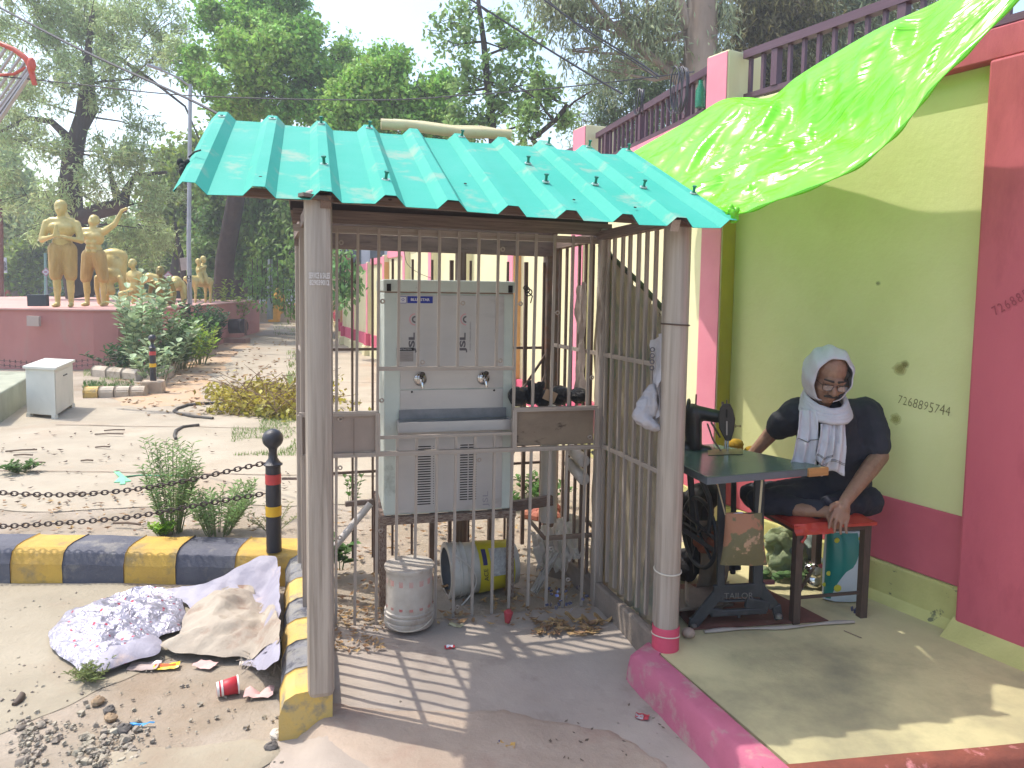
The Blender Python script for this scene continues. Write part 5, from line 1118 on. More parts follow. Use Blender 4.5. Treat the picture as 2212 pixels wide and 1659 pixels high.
rag('torn_cloth', [(560, 1400), (604, 1380), (606, 1425), (575, 1445), (545, 1440), (520, 1432)], palet, 'small torn white cloth beside the faded kerb column', lambda x, y: .03, seed=29, amp=.022, fr=12)
fr_b = MB(); rnd.seed(31)
for i in range(110):
    x = rnd.uniform(520, 603); y = 1424+rnd.uniform(-18, 14) if rnd.random() < .5 else rnd.uniform(1320, 1400); p = G(x, y, .05) if y > 1400 else G(rnd.uniform(575, 604), y, .09)
    q = p+Vector((rnd.uniform(-.03, .03), rnd.uniform(-.04, .01), rnd.uniform(-.03, .02))); fr_b.bar(p, q, .0018, .0018)
tag(fr_b.build('frayed_threads', creamR, None), kind='stuff')
# ---------------------------------------------------------------- litter
cup = empty('paper_cup', G(512, 1497, .008), 'crushed red and white paper cup lying near the kerb column', 'cup')
ca = G(468, 1490, .035); cb_ = G(515, 1478, .04); ax = (cb_-ca).normalized(); Lc = (cb_-ca).length
MB().lathe([(.026, 0), (.034, Lc)], ca, ax, 20, False).build('cup_wall', mat('red_cup', hx('c2303c'), hx('b42c38'), 5, .5), cup, True, solid=.001)
MB().lathe([(.0358, Lc-.004), (.0362, Lc+.002)], ca, ax, 20, False).build('rim', mat('white_cup_paper', hx('d8d0cb')), cup, True); MB().lathe([(.0275, 0), (.0285, .010)], ca, ax, 20, False).build('cup_print', MATS['white_cup_paper'], cup, True); MB().lathe([(.0295, .016), (.0305, .024)], ca, ax, 20, False).build('cup_print', MATS['white_cup_paper'], cup, True)
def wrapper(x, y, w_, h_, m, label, rz=0, seed=0, nm='wrapper', z=.012, curl=.01, prints=()):
    c = G(x, y, 0); c.z = hgt(c.x, c.y)+z; R_ = Matrix.Rotation(rz, 3, 'Z')
    b = MB().grid(lambda u, v: c + R_ @ Vector((w_*(u-.5), h_*(v-.5), curl*(fbm(u*3, v*3, seed)+.9*abs(u-.5)))), 6, 5); o = b.build(nm, m, None, True); tag(o, label, nm.replace('_', ' '))
    for (a0, a1, c0_, c1_, mm) in prints:
        MB().grid(lambda u, v: c + R_ @ Vector((w_*(a0+(a1-a0)*u-.5), h_*(c0_+(c1_-c0_)*v-.5), curl*(fbm((a0+(a1-a0)*u)*3, (c0_+(c1_-c0_)*v)*3, seed)+.9*abs(a0+(a1-a0)*u-.5))+.0015)), 4, 4).build('print', mm, o, True)
    return o
yw = mat('bright_yellow_foil', hx('d9c21f'), rough=.35); ow = mat('orange_print', hx('cf5a22'), rough=.4); pkp = mat('pale_pink_paper', hx('cfa5a0'), hx('c2a19a'), 20, .7); gnp = mat('green_print', hx('2f8a5c')); blp = mat('blue_plastic', hx('4f9fd0'), rough=.4); rp_ = mat('red_sachet', hx('b8404a'), hx('a83640'), 30, .4)
wrapper(312, 1444, .12, .07, mat('grey_clear_film', hx('b09f98'), hx('9c8b84'), 9, .3), 'greyish clear plastic wrapper in front of the silver sheet', .1, 1)
wrapper(360, 1443, .10, .05, yw, 'bright yellow and orange snack wrapper below the sackcloth', .25, 2, prints=((.05, .85, .3, .85, ow),))
wrapper(444, 1441, .09, .06, pkp, 'small pinkish paper scrap left of the red cup', -.3, 3, 'paper_scrap')
wrapper(553, 1432, .13, .08, mat('dirty_white_wrapper', hx('cbbfb3'), hx('b8a99c'), 9, .7), 'dirty white wrapper with a green corner by the kerb column', .3, 4, prints=((.75, .98, .1, .6, gnp),))
wrapper(560, 1506, .11, .065, pkp, 'pale pink crumpled paper scrap below the red cup', .2, 5, 'paper_scrap', curl=.02)
wrapper(307, 1572, .085, .012, blp, 'thin bright blue plastic strip on the bare ground', .12, 6, 'plastic_strip')
wrapper(971, 1430, .045, .028, rp_, 'tiny red and white sachet inside the barred shadow', .1, 7, 'sachet', prints=((.2, .8, .3, .8, wpM),))
wrapper(1387, 1557, .05, .04, rp_, 'small torn red sachet beside the pink platform edge', -.3, 8, 'sachet', prints=((.02, .6, .1, .9, mat('silver_print', hx('a8a2a2'), rough=.4)),))
wrapper(1093, 1645, .06, .03, mat('mustard_sachet', hx('b08a3a'), hx('a07a4a'), 20, .5), 'mustard coloured sachet at the bottom edge of the floor', -.1, 9, 'sachet', prints=((0, .12, 0, 1, mat('violet_print', hx('3a3560'))),))
wrapper(985, 1382, .07, .03, mat('cream_paper', hx('c7bd96'), hx('b8ad88'), 9, .8), 'cream paper scrap at the foot of the barred front', -.5, 10, 'paper_scrap')
# green ribbon
gr_ = MB(); pr = [G(262, 1030, .17), G(300, 1026, .165), G(350, 1027, .165), G(412, 1027, .165)]
mg = mat('mint_ribbon', hx('7fd3a0'), hx('6fc493'), 9, .5, 0, .3, 20)
for a, c in zip(pr, pr[1:]): gr_.bar(a, c, .03, .006, (0, .3, 1))
for e in ((250, 1018), (252, 1042), (278, 1040), (265, 1046)): gr_.bar(G(264, 1030, .175), G(*e, .165), .035, .006)
tag(gr_.build('ribbon', mg, None), 'pale green plastic ribbon lying on the paving behind the chains', 'ribbon')
# black hose pieces and sticks on the path
hs = mat('dull_black_hose', hx('3d3935'), hx('4d4741'), 20, .7)
b = MB().tube([G(x, y, .175) for x, y in ((500, 872), (470, 870), (435, 872), (405, 875), (383, 882), (376, 888), (385, 893), (420, 900), (460, 904))], .018, 8); tag(b.build('black_hose', hs, None, True), 'black hose bent double on the path beside the cut branches', 'hose')
b = MB().tube([G(x, y, .175) for x, y in ((380, 948), (377, 940), (380, 930), (395, 922), (430, 918))], .016, 8); tag(b.build('black_hose', hs, None, True), 'short curved black hose nearer the banded bollard', 'hose')
rnd.seed(44); stM = mat('dry_stick', hx('6b5a4c'), hx('57483d'), 20, .9)
for i, (x, y, l) in enumerate(((205, 938, .28), (225, 930, .2), (12, 975, .25), (30, 983, .18), (206, 966, .14), (175, 995, .12), (70, 1000, .12), (245, 1130, .2))):
    a = G(x, y, .175); an = rnd.uniform(-.4, .4); c = a+Vector((math.cos(an)*l, math.sin(an)*l*.6, .01)); o = MB().tube([a, (a+c)/2+Vector((0, .004, .004)), c], .007, 6).build('stick', stM, None)
    tag(o, ['longest dry stick on the paving right of the white cabinet', 'dry stick crossing just above the longest one near the cabinet', 'forked dark stick at the far left edge of the paving', 'small stick beside the forked one at the left edge', 'short straight stick below the longest stick', 'short flat stick midway between cabinet and green ribbon', 'tiny stick just above the low paving weed', 'dark stick lying on the soil behind the chains'][i], 'stick', 'dry sticks on the paving')
dr = MB().tube([G(30, 1523, .012), G(42, 1512, .016), G(48, 1502, .02), G(46, 1497, .012)], [.010, .014, .012, .006], 8); tag(dr.build('dung', mat('dark_brown', hx('4f4238')), None, True), 'small dark curl lying on the road at the left', 'droppings')
# pebbles and gravel: stuff; a few single stones
stoneM = mat('grey_rubble', hx('a3998a'), hx('8f8576'), 9, .9, 0, .5, 60, island=.2)
def pebbles(n_, reg, s0, s1, seed, m=stoneM, nm='gravel', z=None):
    r = random.Random(seed); b = MB()
    for i in range(n_):
        while True:
            x, y = r.uniform(reg[0], reg[2]), r.uniform(reg[1], reg[3])
            if r.random() < .35+.65*fbm(x*.01, y*.012, seed): break
        p = G(x, y, 0); 
        if z is None: p.z = hgt(p.x, p.y)+.008
        else: p = G(x, y, z)
        s_ = r.uniform(s0, s1)*(r.random()**1.5*.8+.35); R_ = Matrix.Rotation(r.random()*6, 3, 'Z') @ Matrix.Rotation(r.uniform(-.5, .5), 3, 'X'); vs = []
        for v in ((-1, -1, -.5), (1, -.8, -.5), (.9, 1, -.5), (-.8, .9, -.5), (-.6, -.7, .6), (.7, -.5, .5), (.5, .7, .7), (-.6, .5, .5)):
            vs.append(p + R_ @ (Vector(v)*s_*.5*Vector((1, 1, 1)).x) + Vector((r.uniform(-.2, .2)*s_, r.uniform(-.2, .2)*s_, r.uniform(-.1, .1)*s_)))
        b.add(vs, [(3, 2, 1, 0), (4, 5, 6, 7), (0, 1, 5, 4), (1, 2, 6, 5), (2, 3, 7, 6), (3, 0, 4, 7)])
    o = b.build(nm, m, None, org=(0, 0, 0)); tag(o, kind='stuff'); return o
pebbles(420, (40, 1560, 320, 1659), .008, .030, 1); pebbles(110, (0, 1480, 620, 1659), .006, .022, 2); pebbles(60, (640, 1540, 1500, 1659), .004, .012, 3)
pebbles(90, (0, 1280, 420, 1480), .004, .012, 4)
for x, y, s_, lab in ((212, 1522, .05, 'dark grey stone standing alone above the gravel patch'), (236, 1540, .045, 'flat dark grey stone just right of the lone stone'), (268, 1583, .055, 'angular grey stone left of the blue plastic strip'), (585, 1622, .05, 'dark rounded stone near the end of the kerb column'), (240, 1558, .05, 'tan brown stone at the top of the gravel patch'), (598, 1595, .05, 'white angular stone beside the kerb column end')):
    c = G(x, y, 0); c.z = hgt(c.x, c.y)+s_*.25; me = MB(); r = random.Random(x); me.ell(c, (s_*.55, s_*.45, s_*.32), Matrix.Rotation(r.random()*3, 3, 'Z'), 8, 5)
    me.v = [tuple(Vector(v)+Vector((r.uniform(-1, 1), r.uniform(-1, 1), r.uniform(-1, 1)))*s_*.06) for v in me.v]
    tag(me.build('stone', mat('tan_stone', hx('9c8468'), hx('84705a'), 20, .9) if 'tan' in lab else mat('white_stone', hx('b8b0a4')) if 'white' in lab else mat('dark_stone', hx('6a645e'), hx('575250'), 20, .9, 0, .5, 50), None), lab, 'stone')
# broken edge stone slabs in the foreground
def unused_slab(poly_, z, m, label=None):
    P = [G(x, y, z) for x, y in poly_]; b = MB(); n_ = len(P); vs = [(p.x, p.y, z-.05) for p in P]+[(p.x, p.y, z+.006*fbm(p.x*5, p.y*5)) for p in P]
    o = b.add(vs, [tuple(range(n_)), tuple(range(n_, 2*n_))[::-1]]+[(i, n_+i, n_+(i+1) % n_, (i+1) % n_) for i in range(n_)]).build('paving_stone', m, None, bevel=.006); return tag(o, kind='structure')
brk = mat('broken_stone_paving', hx('b5a08c'), hx('a38f7b'), 3, .9, 0, .45, 30, c3=hx('a0796b'), s3=3, lo3=.55, hi3=.7)
def gsheet(name, pts, m, off, edge=.03, fr=6): return sheet(name, [tuple(G(x, y, .0))[:2] for x, y in pts], m, off, .02, edge, fr=fr)
gsheet('slab_fragment', [(390, 1616), (560, 1598), (610, 1620), (520, 1700), (250, 1700), (230, 1630)], roadM, .012)
gsheet('broken_edge', [(636, 1600), (668, 1562), (700, 1552), (850, 1568), (1100, 1562), (1300, 1585), (1440, 1650), (1470, 1740), (850, 1740), (716, 1645), (690, 1622), (650, 1613)], mat('rough_mound_stone', hx('ab9988'), hx('9a8878'), 3, .9, 0, .5, 22, c3=hx('93786a'), s3=2.2, lo3=.52, hi3=.7), .016)

# dry leaves
leafM = mat('dry_leaf', hx('a08059'), hx('7d5f40'), 5, .8, island=.35)
def dryleaves(n_, reg, s0, s1, seed, z=None, m=None, nm='dry_leaves'):
    r = random.Random(seed); b = MB()
    for i in range(n_):
        x, y = r.uniform(reg[0], reg[2]), r.uniform(reg[1], reg[3]); p = G(x, y, .12 if z is None else z)
        if z is None: p.z = hgt(p.x, p.y)+.016
        s_ = r.uniform(s0, s1); R_ = Matrix.Rotation(r.random()*6.3, 3, 'Z') @ Matrix.Rotation(r.uniform(-.5, .5), 3, 'X'); k = r.uniform(.2, .6)
        vs = [p + R_ @ Vector((a*s_, c*s_*.4, d_*s_*k+.2*s_*k)) for a, c, d_ in ((-.6, 0, .3), (0, -.6, .1), (.6, 0, .5), (0, .6, .2), (0, 0, -.1))]
        b.add(vs, [(0, 1, 4), (1, 2, 4), (2, 3, 4), (3, 0, 4)])
    return tag(b.build(nm, m or leafM, None, org=(0, 0, 0)), kind='stuff')
dryleaves(560, (725, 1120, 1280, 1330), .018, .05, 5); dryleaves(160, (722, 1290, 830, 1385), .012, .035, 6); dryleaves(110, (1150, 1320, 1300, 1350), .02, .05, 8)
dryleaves(260, (400, 730, 640, 880), .05, .12, 9, .165); dryleaves(220, (260, 800, 560, 900), .03, .09, 10, .165); dryleaves(200, (0, 1080, 600, 1165), .02, .045, 11)
dryleaves(120, (0, 930, 640, 1100), .02, .05, 12, .17, stM, 'twig_litter'); dryleaves(26, (1180, 1470, 1480, 1640), .01, .022, 13, None, stM, 'leaf_crumbs')
for x, y, lab in ((1275, 1345, 'largest curled brown leaf at the foot of the corner bars'), (1240, 1338, 'curled brown leaf left of the largest leaf by the bars'), (1302, 1341, 'curled brown leaf against the corner post foot')):
    p = G(x, y, .075); b = MB().grid(lambda u, v: p + Vector((.085*(u-.5), .05*(v-.5)*math.sin(math.pi*(.1+.8*u)), .022*math.cos(u*5)+.03*abs(v-.5))), 8, 6); tag(b.build('leaf', leafM, None, True), lab, 'leaf')
scr = MB(); rnd.seed(14)
for i in range(22): p = G(rnd.uniform(1180, 1270), rnd.uniform(1262, 1325), .11); scr.box(p, (.016, .012, .003), Matrix.Rotation(rnd.random()*3, 3, 'Y') @ Matrix.Rotation(rnd.random()*3, 3, 'X'))
tag(scr.build('litter', MATS['silver_blue_foil'], None), kind='stuff')
b = MB().lathe([(.012, 0), (.022, .05), (.01, .062), (.001, .063)][::1], G(1096, 1345, .075)+Vector((0, 0, .0)), (.1, 0, 1), 12); tag(b.build('red_cap', mat('dull_red_plastic', hx('a03a40')), None, True), 'small dull red plastic cap at the foot of a bar near the stand leg', 'cap')

# ---------------------------------------------------------------- white meter cabinet, low concrete block at the left
BA = G(121, 908, .15); BB = Vector((BA.x-.33, BA.y+.92, .15)); bxd = (BB-BA).normalized(); byd = Vector((-.87, .26, 0)).normalized()
mb_ = empty('meter_cabinet', (BA.x-.3, BA.y+.4, .15), 'white steel electrical cabinet on short legs with a flat lid', 'cabinet')
mw = mat('white_cabinet_paint', hx('cfcfc6'), hx('c4c5bc'), 3, .5, 0, .04, 30, c3=hx('aaa698'), s3=4, lo3=.62, hi3=.8)
def bq(a, b__, z): return BA + bxd*a + byd*b__ + Vector((0, 0, z))
WB, DB, HB = .88, .40, .54
mbx = MB(); vs = [bq(a, b__, z) for z in (.05, HB) for a, b__ in ((0, 0), (WB, 0), (WB, DB), (0, DB))]; mbx.add(vs, [(3, 2, 1, 0), (4, 5, 6, 7), (0, 1, 5, 4), (1, 2, 6, 5), (2, 3, 7, 6), (3, 0, 4, 7)]).build('body', mw, mb_, bevel=.004)
mbx = MB(); vs = [bq(a, b__, z) for z in (HB+.001, HB+.03) for a, b__ in ((-.03, -.03), (WB+.04, -.03), (WB+.04, DB+.03), (-.03, DB+.03))]; mbx.add(vs, [(3, 2, 1, 0), (4, 5, 6, 7), (0, 1, 5, 4), (1, 2, 6, 5), (2, 3, 7, 6), (3, 0, 4, 7)]).build('lid', mw, mb_, bevel=.004)
mbx = MB(); vs = [bq(a, b__, z) for z in (.07, HB-.03) for a, b__ in ((.02, -.006), (WB-.02, -.006), (WB-.02, -.001), (.02, -.001))]; mbx.add(vs, [(3, 2, 1, 0), (4, 5, 6, 7), (0, 1, 5, 4), (1, 2, 6, 5), (2, 3, 7, 6), (3, 0, 4, 7)]).build('door', mw, mb_, bevel=.003)
for a, b__ in ((.0, .0), (WB-.05, 0), (WB-.05, DB-.05), (0, DB-.05)): stick('leg', mb_, bq(a+.02, b__+.02, 0), bq(a+.02, b__+.02, .055), .045, .045, mw)
for a in (.38, .45, .52): MB().lathe([(.008, 0), (.006, .012)], bq(a, -.006, .44), -byd, 10).build('lock', mat('dark_lock', hx('3a3836')), mb_)
cbm = mat('mossy_concrete', hx('a3a592'), hx('8f917e'), 3, .9, 0, .3, 30, c3=hx('6f725f'), s3=2, lo3=.52, hi3=.7)
slb = MB().prism([(-11, 8.2), (-6.3, 7.0), (-5.25, 7.5), (-6.15, 9.55), (-11, 9.5)], 0.1, .47); tag(slb.build('concrete_plinth', cbm, None, bevel=.02), 'low grey concrete platform at the left edge beside the white cabinet', 'platform')
# ---------------------------------------------------------------- planter kerb, plinth of the statues
pk_ = empty('planter_kerb', (-5, 10, .15), 'rounded pale concrete kerb around the planting bed beside the pink plinth', 'kerb')
kw = mat('whitish_kerb', hx('bdb2a2'), hx('a89a88'), 5, .9, 0, .4, 30, c3=hx('857867'), s3=5, lo3=.55, hi3=.7)
def ks(a, b_, m, w_=.20, h_=.16):
    d_ = (b_-a).normalized(); s_ = Vector((-d_.y, d_.x, 0)); vs = []; prof = [(-w_/2, -.05), (-w_/2, h_*.7), (-w_*.3, h_), (w_*.3, h_), (w_/2, h_*.7), (w_/2, -.05)]
    for p in (a, b_):
        for q, z in prof: vs.append(p+s_*q+Vector((0, 0, z+.15)))
    MB().add(vs, [(k, 6+k, 7+k, k+1) for k in range(5)]+[(5, 4, 3, 2, 1, 0), (6, 7, 8, 9, 10, 11)]).build('kerb_stone', m, pk_, bevel=.015)
c_a = G(322, 845, .15); c_b = G(432, 746, .15); c_a.z = c_b.z = 0
for i in range(14): ks(c_a.lerp(c_b, i/14+.002), c_a.lerp(c_b, (i+1)/14-.002), kw)
q1 = G(210, 812, .15); q2 = G(308, 822, .15); q1.z = q2.z = 0
for i in range(3): ks(q1.lerp(q2, i/3+.01), q1.lerp(q2, (i+1)/3-.01), kw)
q3 = G(185, 858, .15); q4 = G(318, 856, .15); q3.z = q4.z = 0
for i in range(4): ks(q3.lerp(q4, i/4+.01), q3.lerp(q4, (i+1)/4-.01), kw if i not in (0, 1) else [yelf, kw][i], .24, .13)
orM = mat('ochre_dust', hx('b59270'), hx('ad9a82'), 3, .95, 0, .3, 30)
sheet('orange_soil', [tuple(G(*p, .15))[:2] for p in ((330, 850), (430, 760), (560, 700), (590, 700), (520, 760), (420, 870), (350, 885), (180, 850), (200, 832))], orM, .022, .14, .3, fr=1.2)
ppk = mat('pink_plinth_plaster', hx('bd827a'), hx('b1766f'), 1.2, .85, 0, .2, 14, (1, 1, .4), c3=hx('a88a7c'), s3=1.6, lo3=.55, hi3=.75)
ppt = mat('pink_plinth_top', hx('c79a90'), hx('bb8f86'), 2, .85, 0, .1, 20)
pl = empty('statue_plinth', (-9, 14, .15), 'long pink plastered plinth carrying the golden statues', 'plinth')
PC = Vector((-6.72, 12.79, 0)); PT = 1.19
fpt = [(-16, 12.4), (-9, 12.55), (-7.15, 12.62), (-6.78, 12.72), (-6.62, 13.0), (-6.7, 14.5), (-7.3, 18.5), (-8.2, 24), (-16, 25)]
MB().prism(fpt, .1, PT-.035).build('wall', ppk, pl, False); 
MB().prism([(x*1.0+(.04 if x > -10 else 0), y-.04) for x, y in fpt], PT-.034, PT).build('top_slab', ppt, pl, bevel=.01)
cb2 = MB().bar(V(60, 693, 12.45), V(86, 694, 12.45), .06, .17); cb2.build('cable_box', mat('pale_putty', hx('b3a096')), pl)
fl = empty('floodlight', V(81, 655, 12.8), 'dark rectangular floodlight with bracket at the front edge of the plinth', 'floodlight')
MB().bar(V(62, 649, 12.75), V(103, 649, 12.75), .10, .20).build('housing', mat('floodlight_grey', hx('3a3f45'), rough=.4, metal=.5), fl, bevel=.01); MB().bar(V(64, 655, 12.85), V(102, 655, 12.85), .10, .03).bar(V(82, 646, 12.9), V(82, 660, 12.9), .03, .03).build('bracket', steel_dark, fl)
# barbed wire along the plinth
bwm = mat('thin_rusty_wire', hx('4a3c36'))
for y0, lab in ((788, 'lower strand of barbed wire in front of the pink plinth'), (748+30, 'upper strand of barbed wire in front of the pink plinth')):
    b = MB(); P = [V(x, y0+6*math.sin(x/60), 10.6) for x in range(-40, 260, 6)]; b.tube(P, .004, 4)
    for p in P[::2]: b.bar(p-Vector((.0, 0, .025)), p+Vector((.015, 0, .025)), .004, .004); b.bar(p+Vector((.02, 0, -.025)), p+Vector((-.0, 0, .022)), .004, .004)
    tag(b.build('barbed_wire', bwm, None), lab, 'wire')

# ---------------------------------------------------------------- golden statues
gold = mat('gold_paint', hx('c9b878'), hx('b8a45e'), 5, .42, .15, .12, 20, c3=hx('927f4c'), s3=6, lo3=.58, hi3=.75)
gold2 = mat('gold_cloth_folds', hx('bda060'), hx('a88a46'), 5, .5, .1, .9, 9, (1.7, 1.7, .55), bdist=.05)
def statue(kind, p, face, s, label, voxel=.015, m=None):
    o = empty('statue', p, label, 'statue'); p = Vector(p); R_ = Matrix.Rotation(face, 3, 'Z')
    def q(x, y, z): return p + R_ @ Vector((x*s, y*s, z*s))
    c = lambda a, b_, ra, rb: ('c', q(*a), q(*b_), ra*s, rb*s); e = lambda a, r: ('e', q(*a), tuple(k*s for k in r), R_)
    P = []; D = []
    def head(x, y, z, tilt=0):        # face towards -y, tilted back by tilt
        T = R_ @ Matrix.Rotation(-tilt, 3, 'X'); hq = lambda a, b_, c_: q(x, y, z)+T @ Vector((a*s, b_*s, c_*s))
        return [('e', hq(0, .01, .035), (.095*s, .11*s, .10*s), T), ('e', hq(0, -.015, -.035), (.080*s, .085*s, .095*s), T), ('c', hq(0, -.085, .01), hq(0, -.108, -.03), .010*s, .017*s), ('e', hq(0, -.08, -.07), (.028*s, .016*s, .012*s), T), ('e', hq(0, -.06, -.105), (.03*s, .03*s, .022*s), T), ('e', hq(0, -.075, .022), (.06*s, .02*s, .015*s), T), ('e', hq(-.085, .01, -.02), (.012*s, .025*s, .035*s), T), ('e', hq(.085, .01, -.02), (.012*s, .025*s, .035*s), T)]
    if kind in ('pray', 'raise'):
        lg = .10 if kind == 'pray' else .15
        for k in (-1, 1):
            P += [c((k*lg, 0, .50), (k*lg*1.0, .01, .08), .068, .042), c((k*lg, .03, .36), (k*lg, .04, .26), .058, .05), c((k*lg, .02, .04), (k*lg+k*.02, -.13, .03), .042, .032), c((k*.10, 0, .88), (k*lg, 0, .5), .10, .07)]
            D += [c((k*.085, 0, .95), (k*(lg+.01), 0, .52), .135, .098)]
        D += [e((0, 0, .97), (.185, .13, .09))]
        P += [e((0, 0, 1.05), (.155, .11, .16)), e((0, -.0, 1.28), (.20, .125, .16)), c((-.14, 0, 1.40), (.14, 0, 1.40), .08, .08), e((-.085, -.075, 1.31), (.095, .055, .07)), e((.085, -.075, 1.31), (.095, .055, .07)), c((0, .01, 1.42), (0, -.005, 1.55), .062, .058)]
        if kind == 'pray':
            P += head(0, -.02, 1.63)
            for k in (-1, 1): P += [c((k*.22, 0, 1.37), (k*.29, -.03, 1.10), .068, .052), c((k*.29, -.03, 1.10), (k*.05, -.25, 1.15), .05, .03), c((k*.03, -.26, 1.15), (k*.008, -.27, 1.33), .030, .016)]
        else:
            P += head(0, .03, 1.60, .75)
            for k in (-1, 1): P += [c((k*.20, 0, 1.40), (k*.40, .0, 1.55), .068, .050), c((k*.40, 0, 1.55), (k*.52, .02, 1.80), .048, .032), c((k*.52, .02, 1.80), (k*.60, 0, 1.83), .034, .03), e((k*.62, 0, 1.84), (.03, .05, .03))]
            P += [e((k_, -.11, z_), (.05, .03, .04)) for k_ in (-.05, .05) for z_ in (1.02, 1.11, 1.19)]
    elif kind == 'bend':
        for k in (-1, 1):
            P += [c((k*.13, .05, .9), (k*.14, .03, .5), .11, .07), c((k*.14, .03, .5), (k*.14, .05, .06), .066, .045), c((k*.14, .03, .03), (k*.14, -.1, .03), .04, .035), c((k*.19, -.20, .50), (k*.22, -.16, .30), .055, .045), c((k*.22, -.16, .30), (k*.2, -.12, .05), .042, .034)]
        P += [e((0, .04, .92), (.20, .15, .12)), e((0, -.06, .72), (.18, .11, .22)), e((0, -.13, .55), (.20, .10, .15)), e((0, -.15, .28), (.085, .10, .11)), c((0, -.14, .42), (0, -.15, .34), .06, .06)]
        D = [e((0, .06, .93), (.19, .15, .10))]
    elif kind == 'lunge':      # seated or low lunge with upright chest, arms down
        P += head(0, -.06, 1.13, .35) + [c((0, 0, .92), (0, -.04, 1.05), .06, .056), e((0, 0, .78), (.20, .12, .17)), e((0, 0, .55), (.16, .11, .18)), c((-.14, 0, .88), (.14, 0, .88), .08, .08), e((-.08, -.07, .8), (.09, .05, .07)), e((.08, -.07, .8), (.09, .05, .07))]
        for k in (-1, 1): P += [c((k*.22, 0, .86), (k*.26, .02, .55), .065, .048), c((k*.26, .02, .55), (k*.26, -.05, .15), .046, .032), c((k*.26, -.05, .12), (k*.27, -.12, .03), .035, .03)]
        P += [c((-.1, 0, .4), (-.14, -.3, .35), .10, .07), c((-.14, -.3, .35), (-.14, -.32, .05), .065, .045), c((.1, .05, .4), (.12, .5, .12), .10, .07), c((.12, .5, .1), (.12, .9, .06), .06, .04)]
        D = [e((0, .02, .42), (.18, .17, .13))]
    elif kind == 'arch':       # body arched over on hands and feet seen side on
        n_ = 9
        for i in range(n_):
            a = math.pi*i/(n_-1); x0 = -.42*math.cos(a); z0 = .25+.55*math.sin(a); a2 = math.pi*(i+1)/(n_-1); x1 = -.42*math.cos(a2); z1 = .25+.55*math.sin(a2)
            if i < n_-1: P.append(c((x0, 0, z0), (x1, 0, z1), .08+.06*math.sin(a), .08+.06*math.sin(a2)))
        for k in (-1, 1): P += [c((-.42, k*.12, .3), (-.46, k*.12, .03), .06, .04), c((.42, k*.14, .3), (.46, k*.14, .03), .05, .035)]
        P += head(.38, 0, .18, 0); D = [e((-.1, 0, .78), (.2, .17, .1))]
    elif kind == 'crouch':     # on all fours, back up
        P += [c((0, -.35, .62), (0, .35, .55), .17, .17), c((0, -.45, .60), (0, -.52, .58), .06, .06)] + head(0, -.62, .56, 0)
        for k in (-1, 1): P += [c((k*.17, -.33, .58), (k*.2, -.38, .3), .062, .045), c((k*.2, -.38, .3), (k*.19, -.36, .03), .042, .032), c((k*.13, .35, .5), (k*.15, .2, .1), .1, .07), c((k*.15, .22, .08), (k*.15, .62, .05), .055, .04)]
        D = [e((0, .33, .55), (.20, .18, .17))]
    elif kind == 'cobra':
        P += head(0, -.1, .82, .4) + [c((0, -.02, .60), (0, -.07, .74), .058, .054), e((0, 0, .48), (.19, .12, .16)), e((0, .12, .26), (.16, .16, .17)), c((0, .3, .15), (0, .9, .08), .14, .08), c((-.13, 0, .57), (.13, 0, .57), .075, .075)]
        for k in (-1, 1): P += [c((k*.21, 0, .56), (k*.28, .06, .3), .06, .046), c((k*.28, .06, .3), (k*.28, -.04, .05), .044, .03), e((k*.08, -.09, .5), (.09, .04, .07))]
        D = [e((0, .3, .18), (.19, .25, .13))]
    elif kind == 'rider':      # small figures seated on a standing animal
        P += [c((-.35, 0, .75), (.4, 0, .72), .2, .19), c((-.5, -.03, .85), (-.38, 0, .78), .11, .16), e((-.62, -.03, .82), (.14, .09, .10))]
        for x in (-.33, .38):
            for k in (-1, 1): P += [c((x, k*.11, .65), (x+.02, k*.11, .35), .085, .055), c((x+.02, k*.11, .35), (x, k*.11, .03), .05, .045)]
        P += [e((-.08, -.06, 1.12), (.12, .1, .19)), e((.12, -.02, 1.15), (.13, .11, .22))] + head(-.12, -.08, 1.40) + head(.14, -.06, 1.50)
        P += [c((.0, -.1, 1.24), (-.22, -.16, 1.12), .05, .04), c((.2, -.1, 1.28), (-.1, -.2, 1.2), .05, .035), c((-.1, -.1, 1.0), (-.15, -.25, .7), .09, .06), c((.12, -.1, 1.0), (.1, -.28, .68), .09, .06)]
    blob(P, 'figure', m or gold, o, voxel*s if s > 1 else voxel, 4)
    if D: d_ = blob(D, 'draped_cloth', gold2, o, voxel, 4)
    return o
S = 1.10
statue('pray', V(139, 657, 13.4).xy.to_3d()+Vector((0, 0, PT)), math.radians(14), 1.09, 'golden statue of a man standing with palms pressed together, leftmost on the plinth')
statue('raise', V(206, 655, 14.3).xy.to_3d()+Vector((0, 0, PT)), math.radians(4), 1.02, 'golden statue of a man leaning back with both arms raised')
statue('bend', V(246, 655, 14.8).xy.to_3d()+Vector((0, 0, PT)), math.radians(8), 1.10, 'golden statue of a man bent double with hands by the feet')
statue('lunge', V(292, 655, 13.8).xy.to_3d()+Vector((0, 0, PT)), math.radians(-25), .72, 'golden statue kneeling in a low lunge with head lifted, behind the pale shrub')
statue('arch', V(325, 655, 16.5).xy.to_3d()+Vector((0, 0, PT)), math.radians(15), .75, 'dull golden statue arched over on hands and feet behind the shrub')
statue('cobra', V(350, 655, 15.2).xy.to_3d()+Vector((0, 0, PT)), math.radians(10), .86, 'olive golden statue lying with chest lifted, beside the leaning trunk', m=mat('olive_gold_paint', hx('8d8040'), hx('756a33'), 5, .4, .3, .1, 20))
statue('crouch', V(383, 655, 16.0).xy.to_3d()+Vector((0, 0, PT)), math.radians(20), .80, 'golden statue on hands and knees just left of the lamp pole')
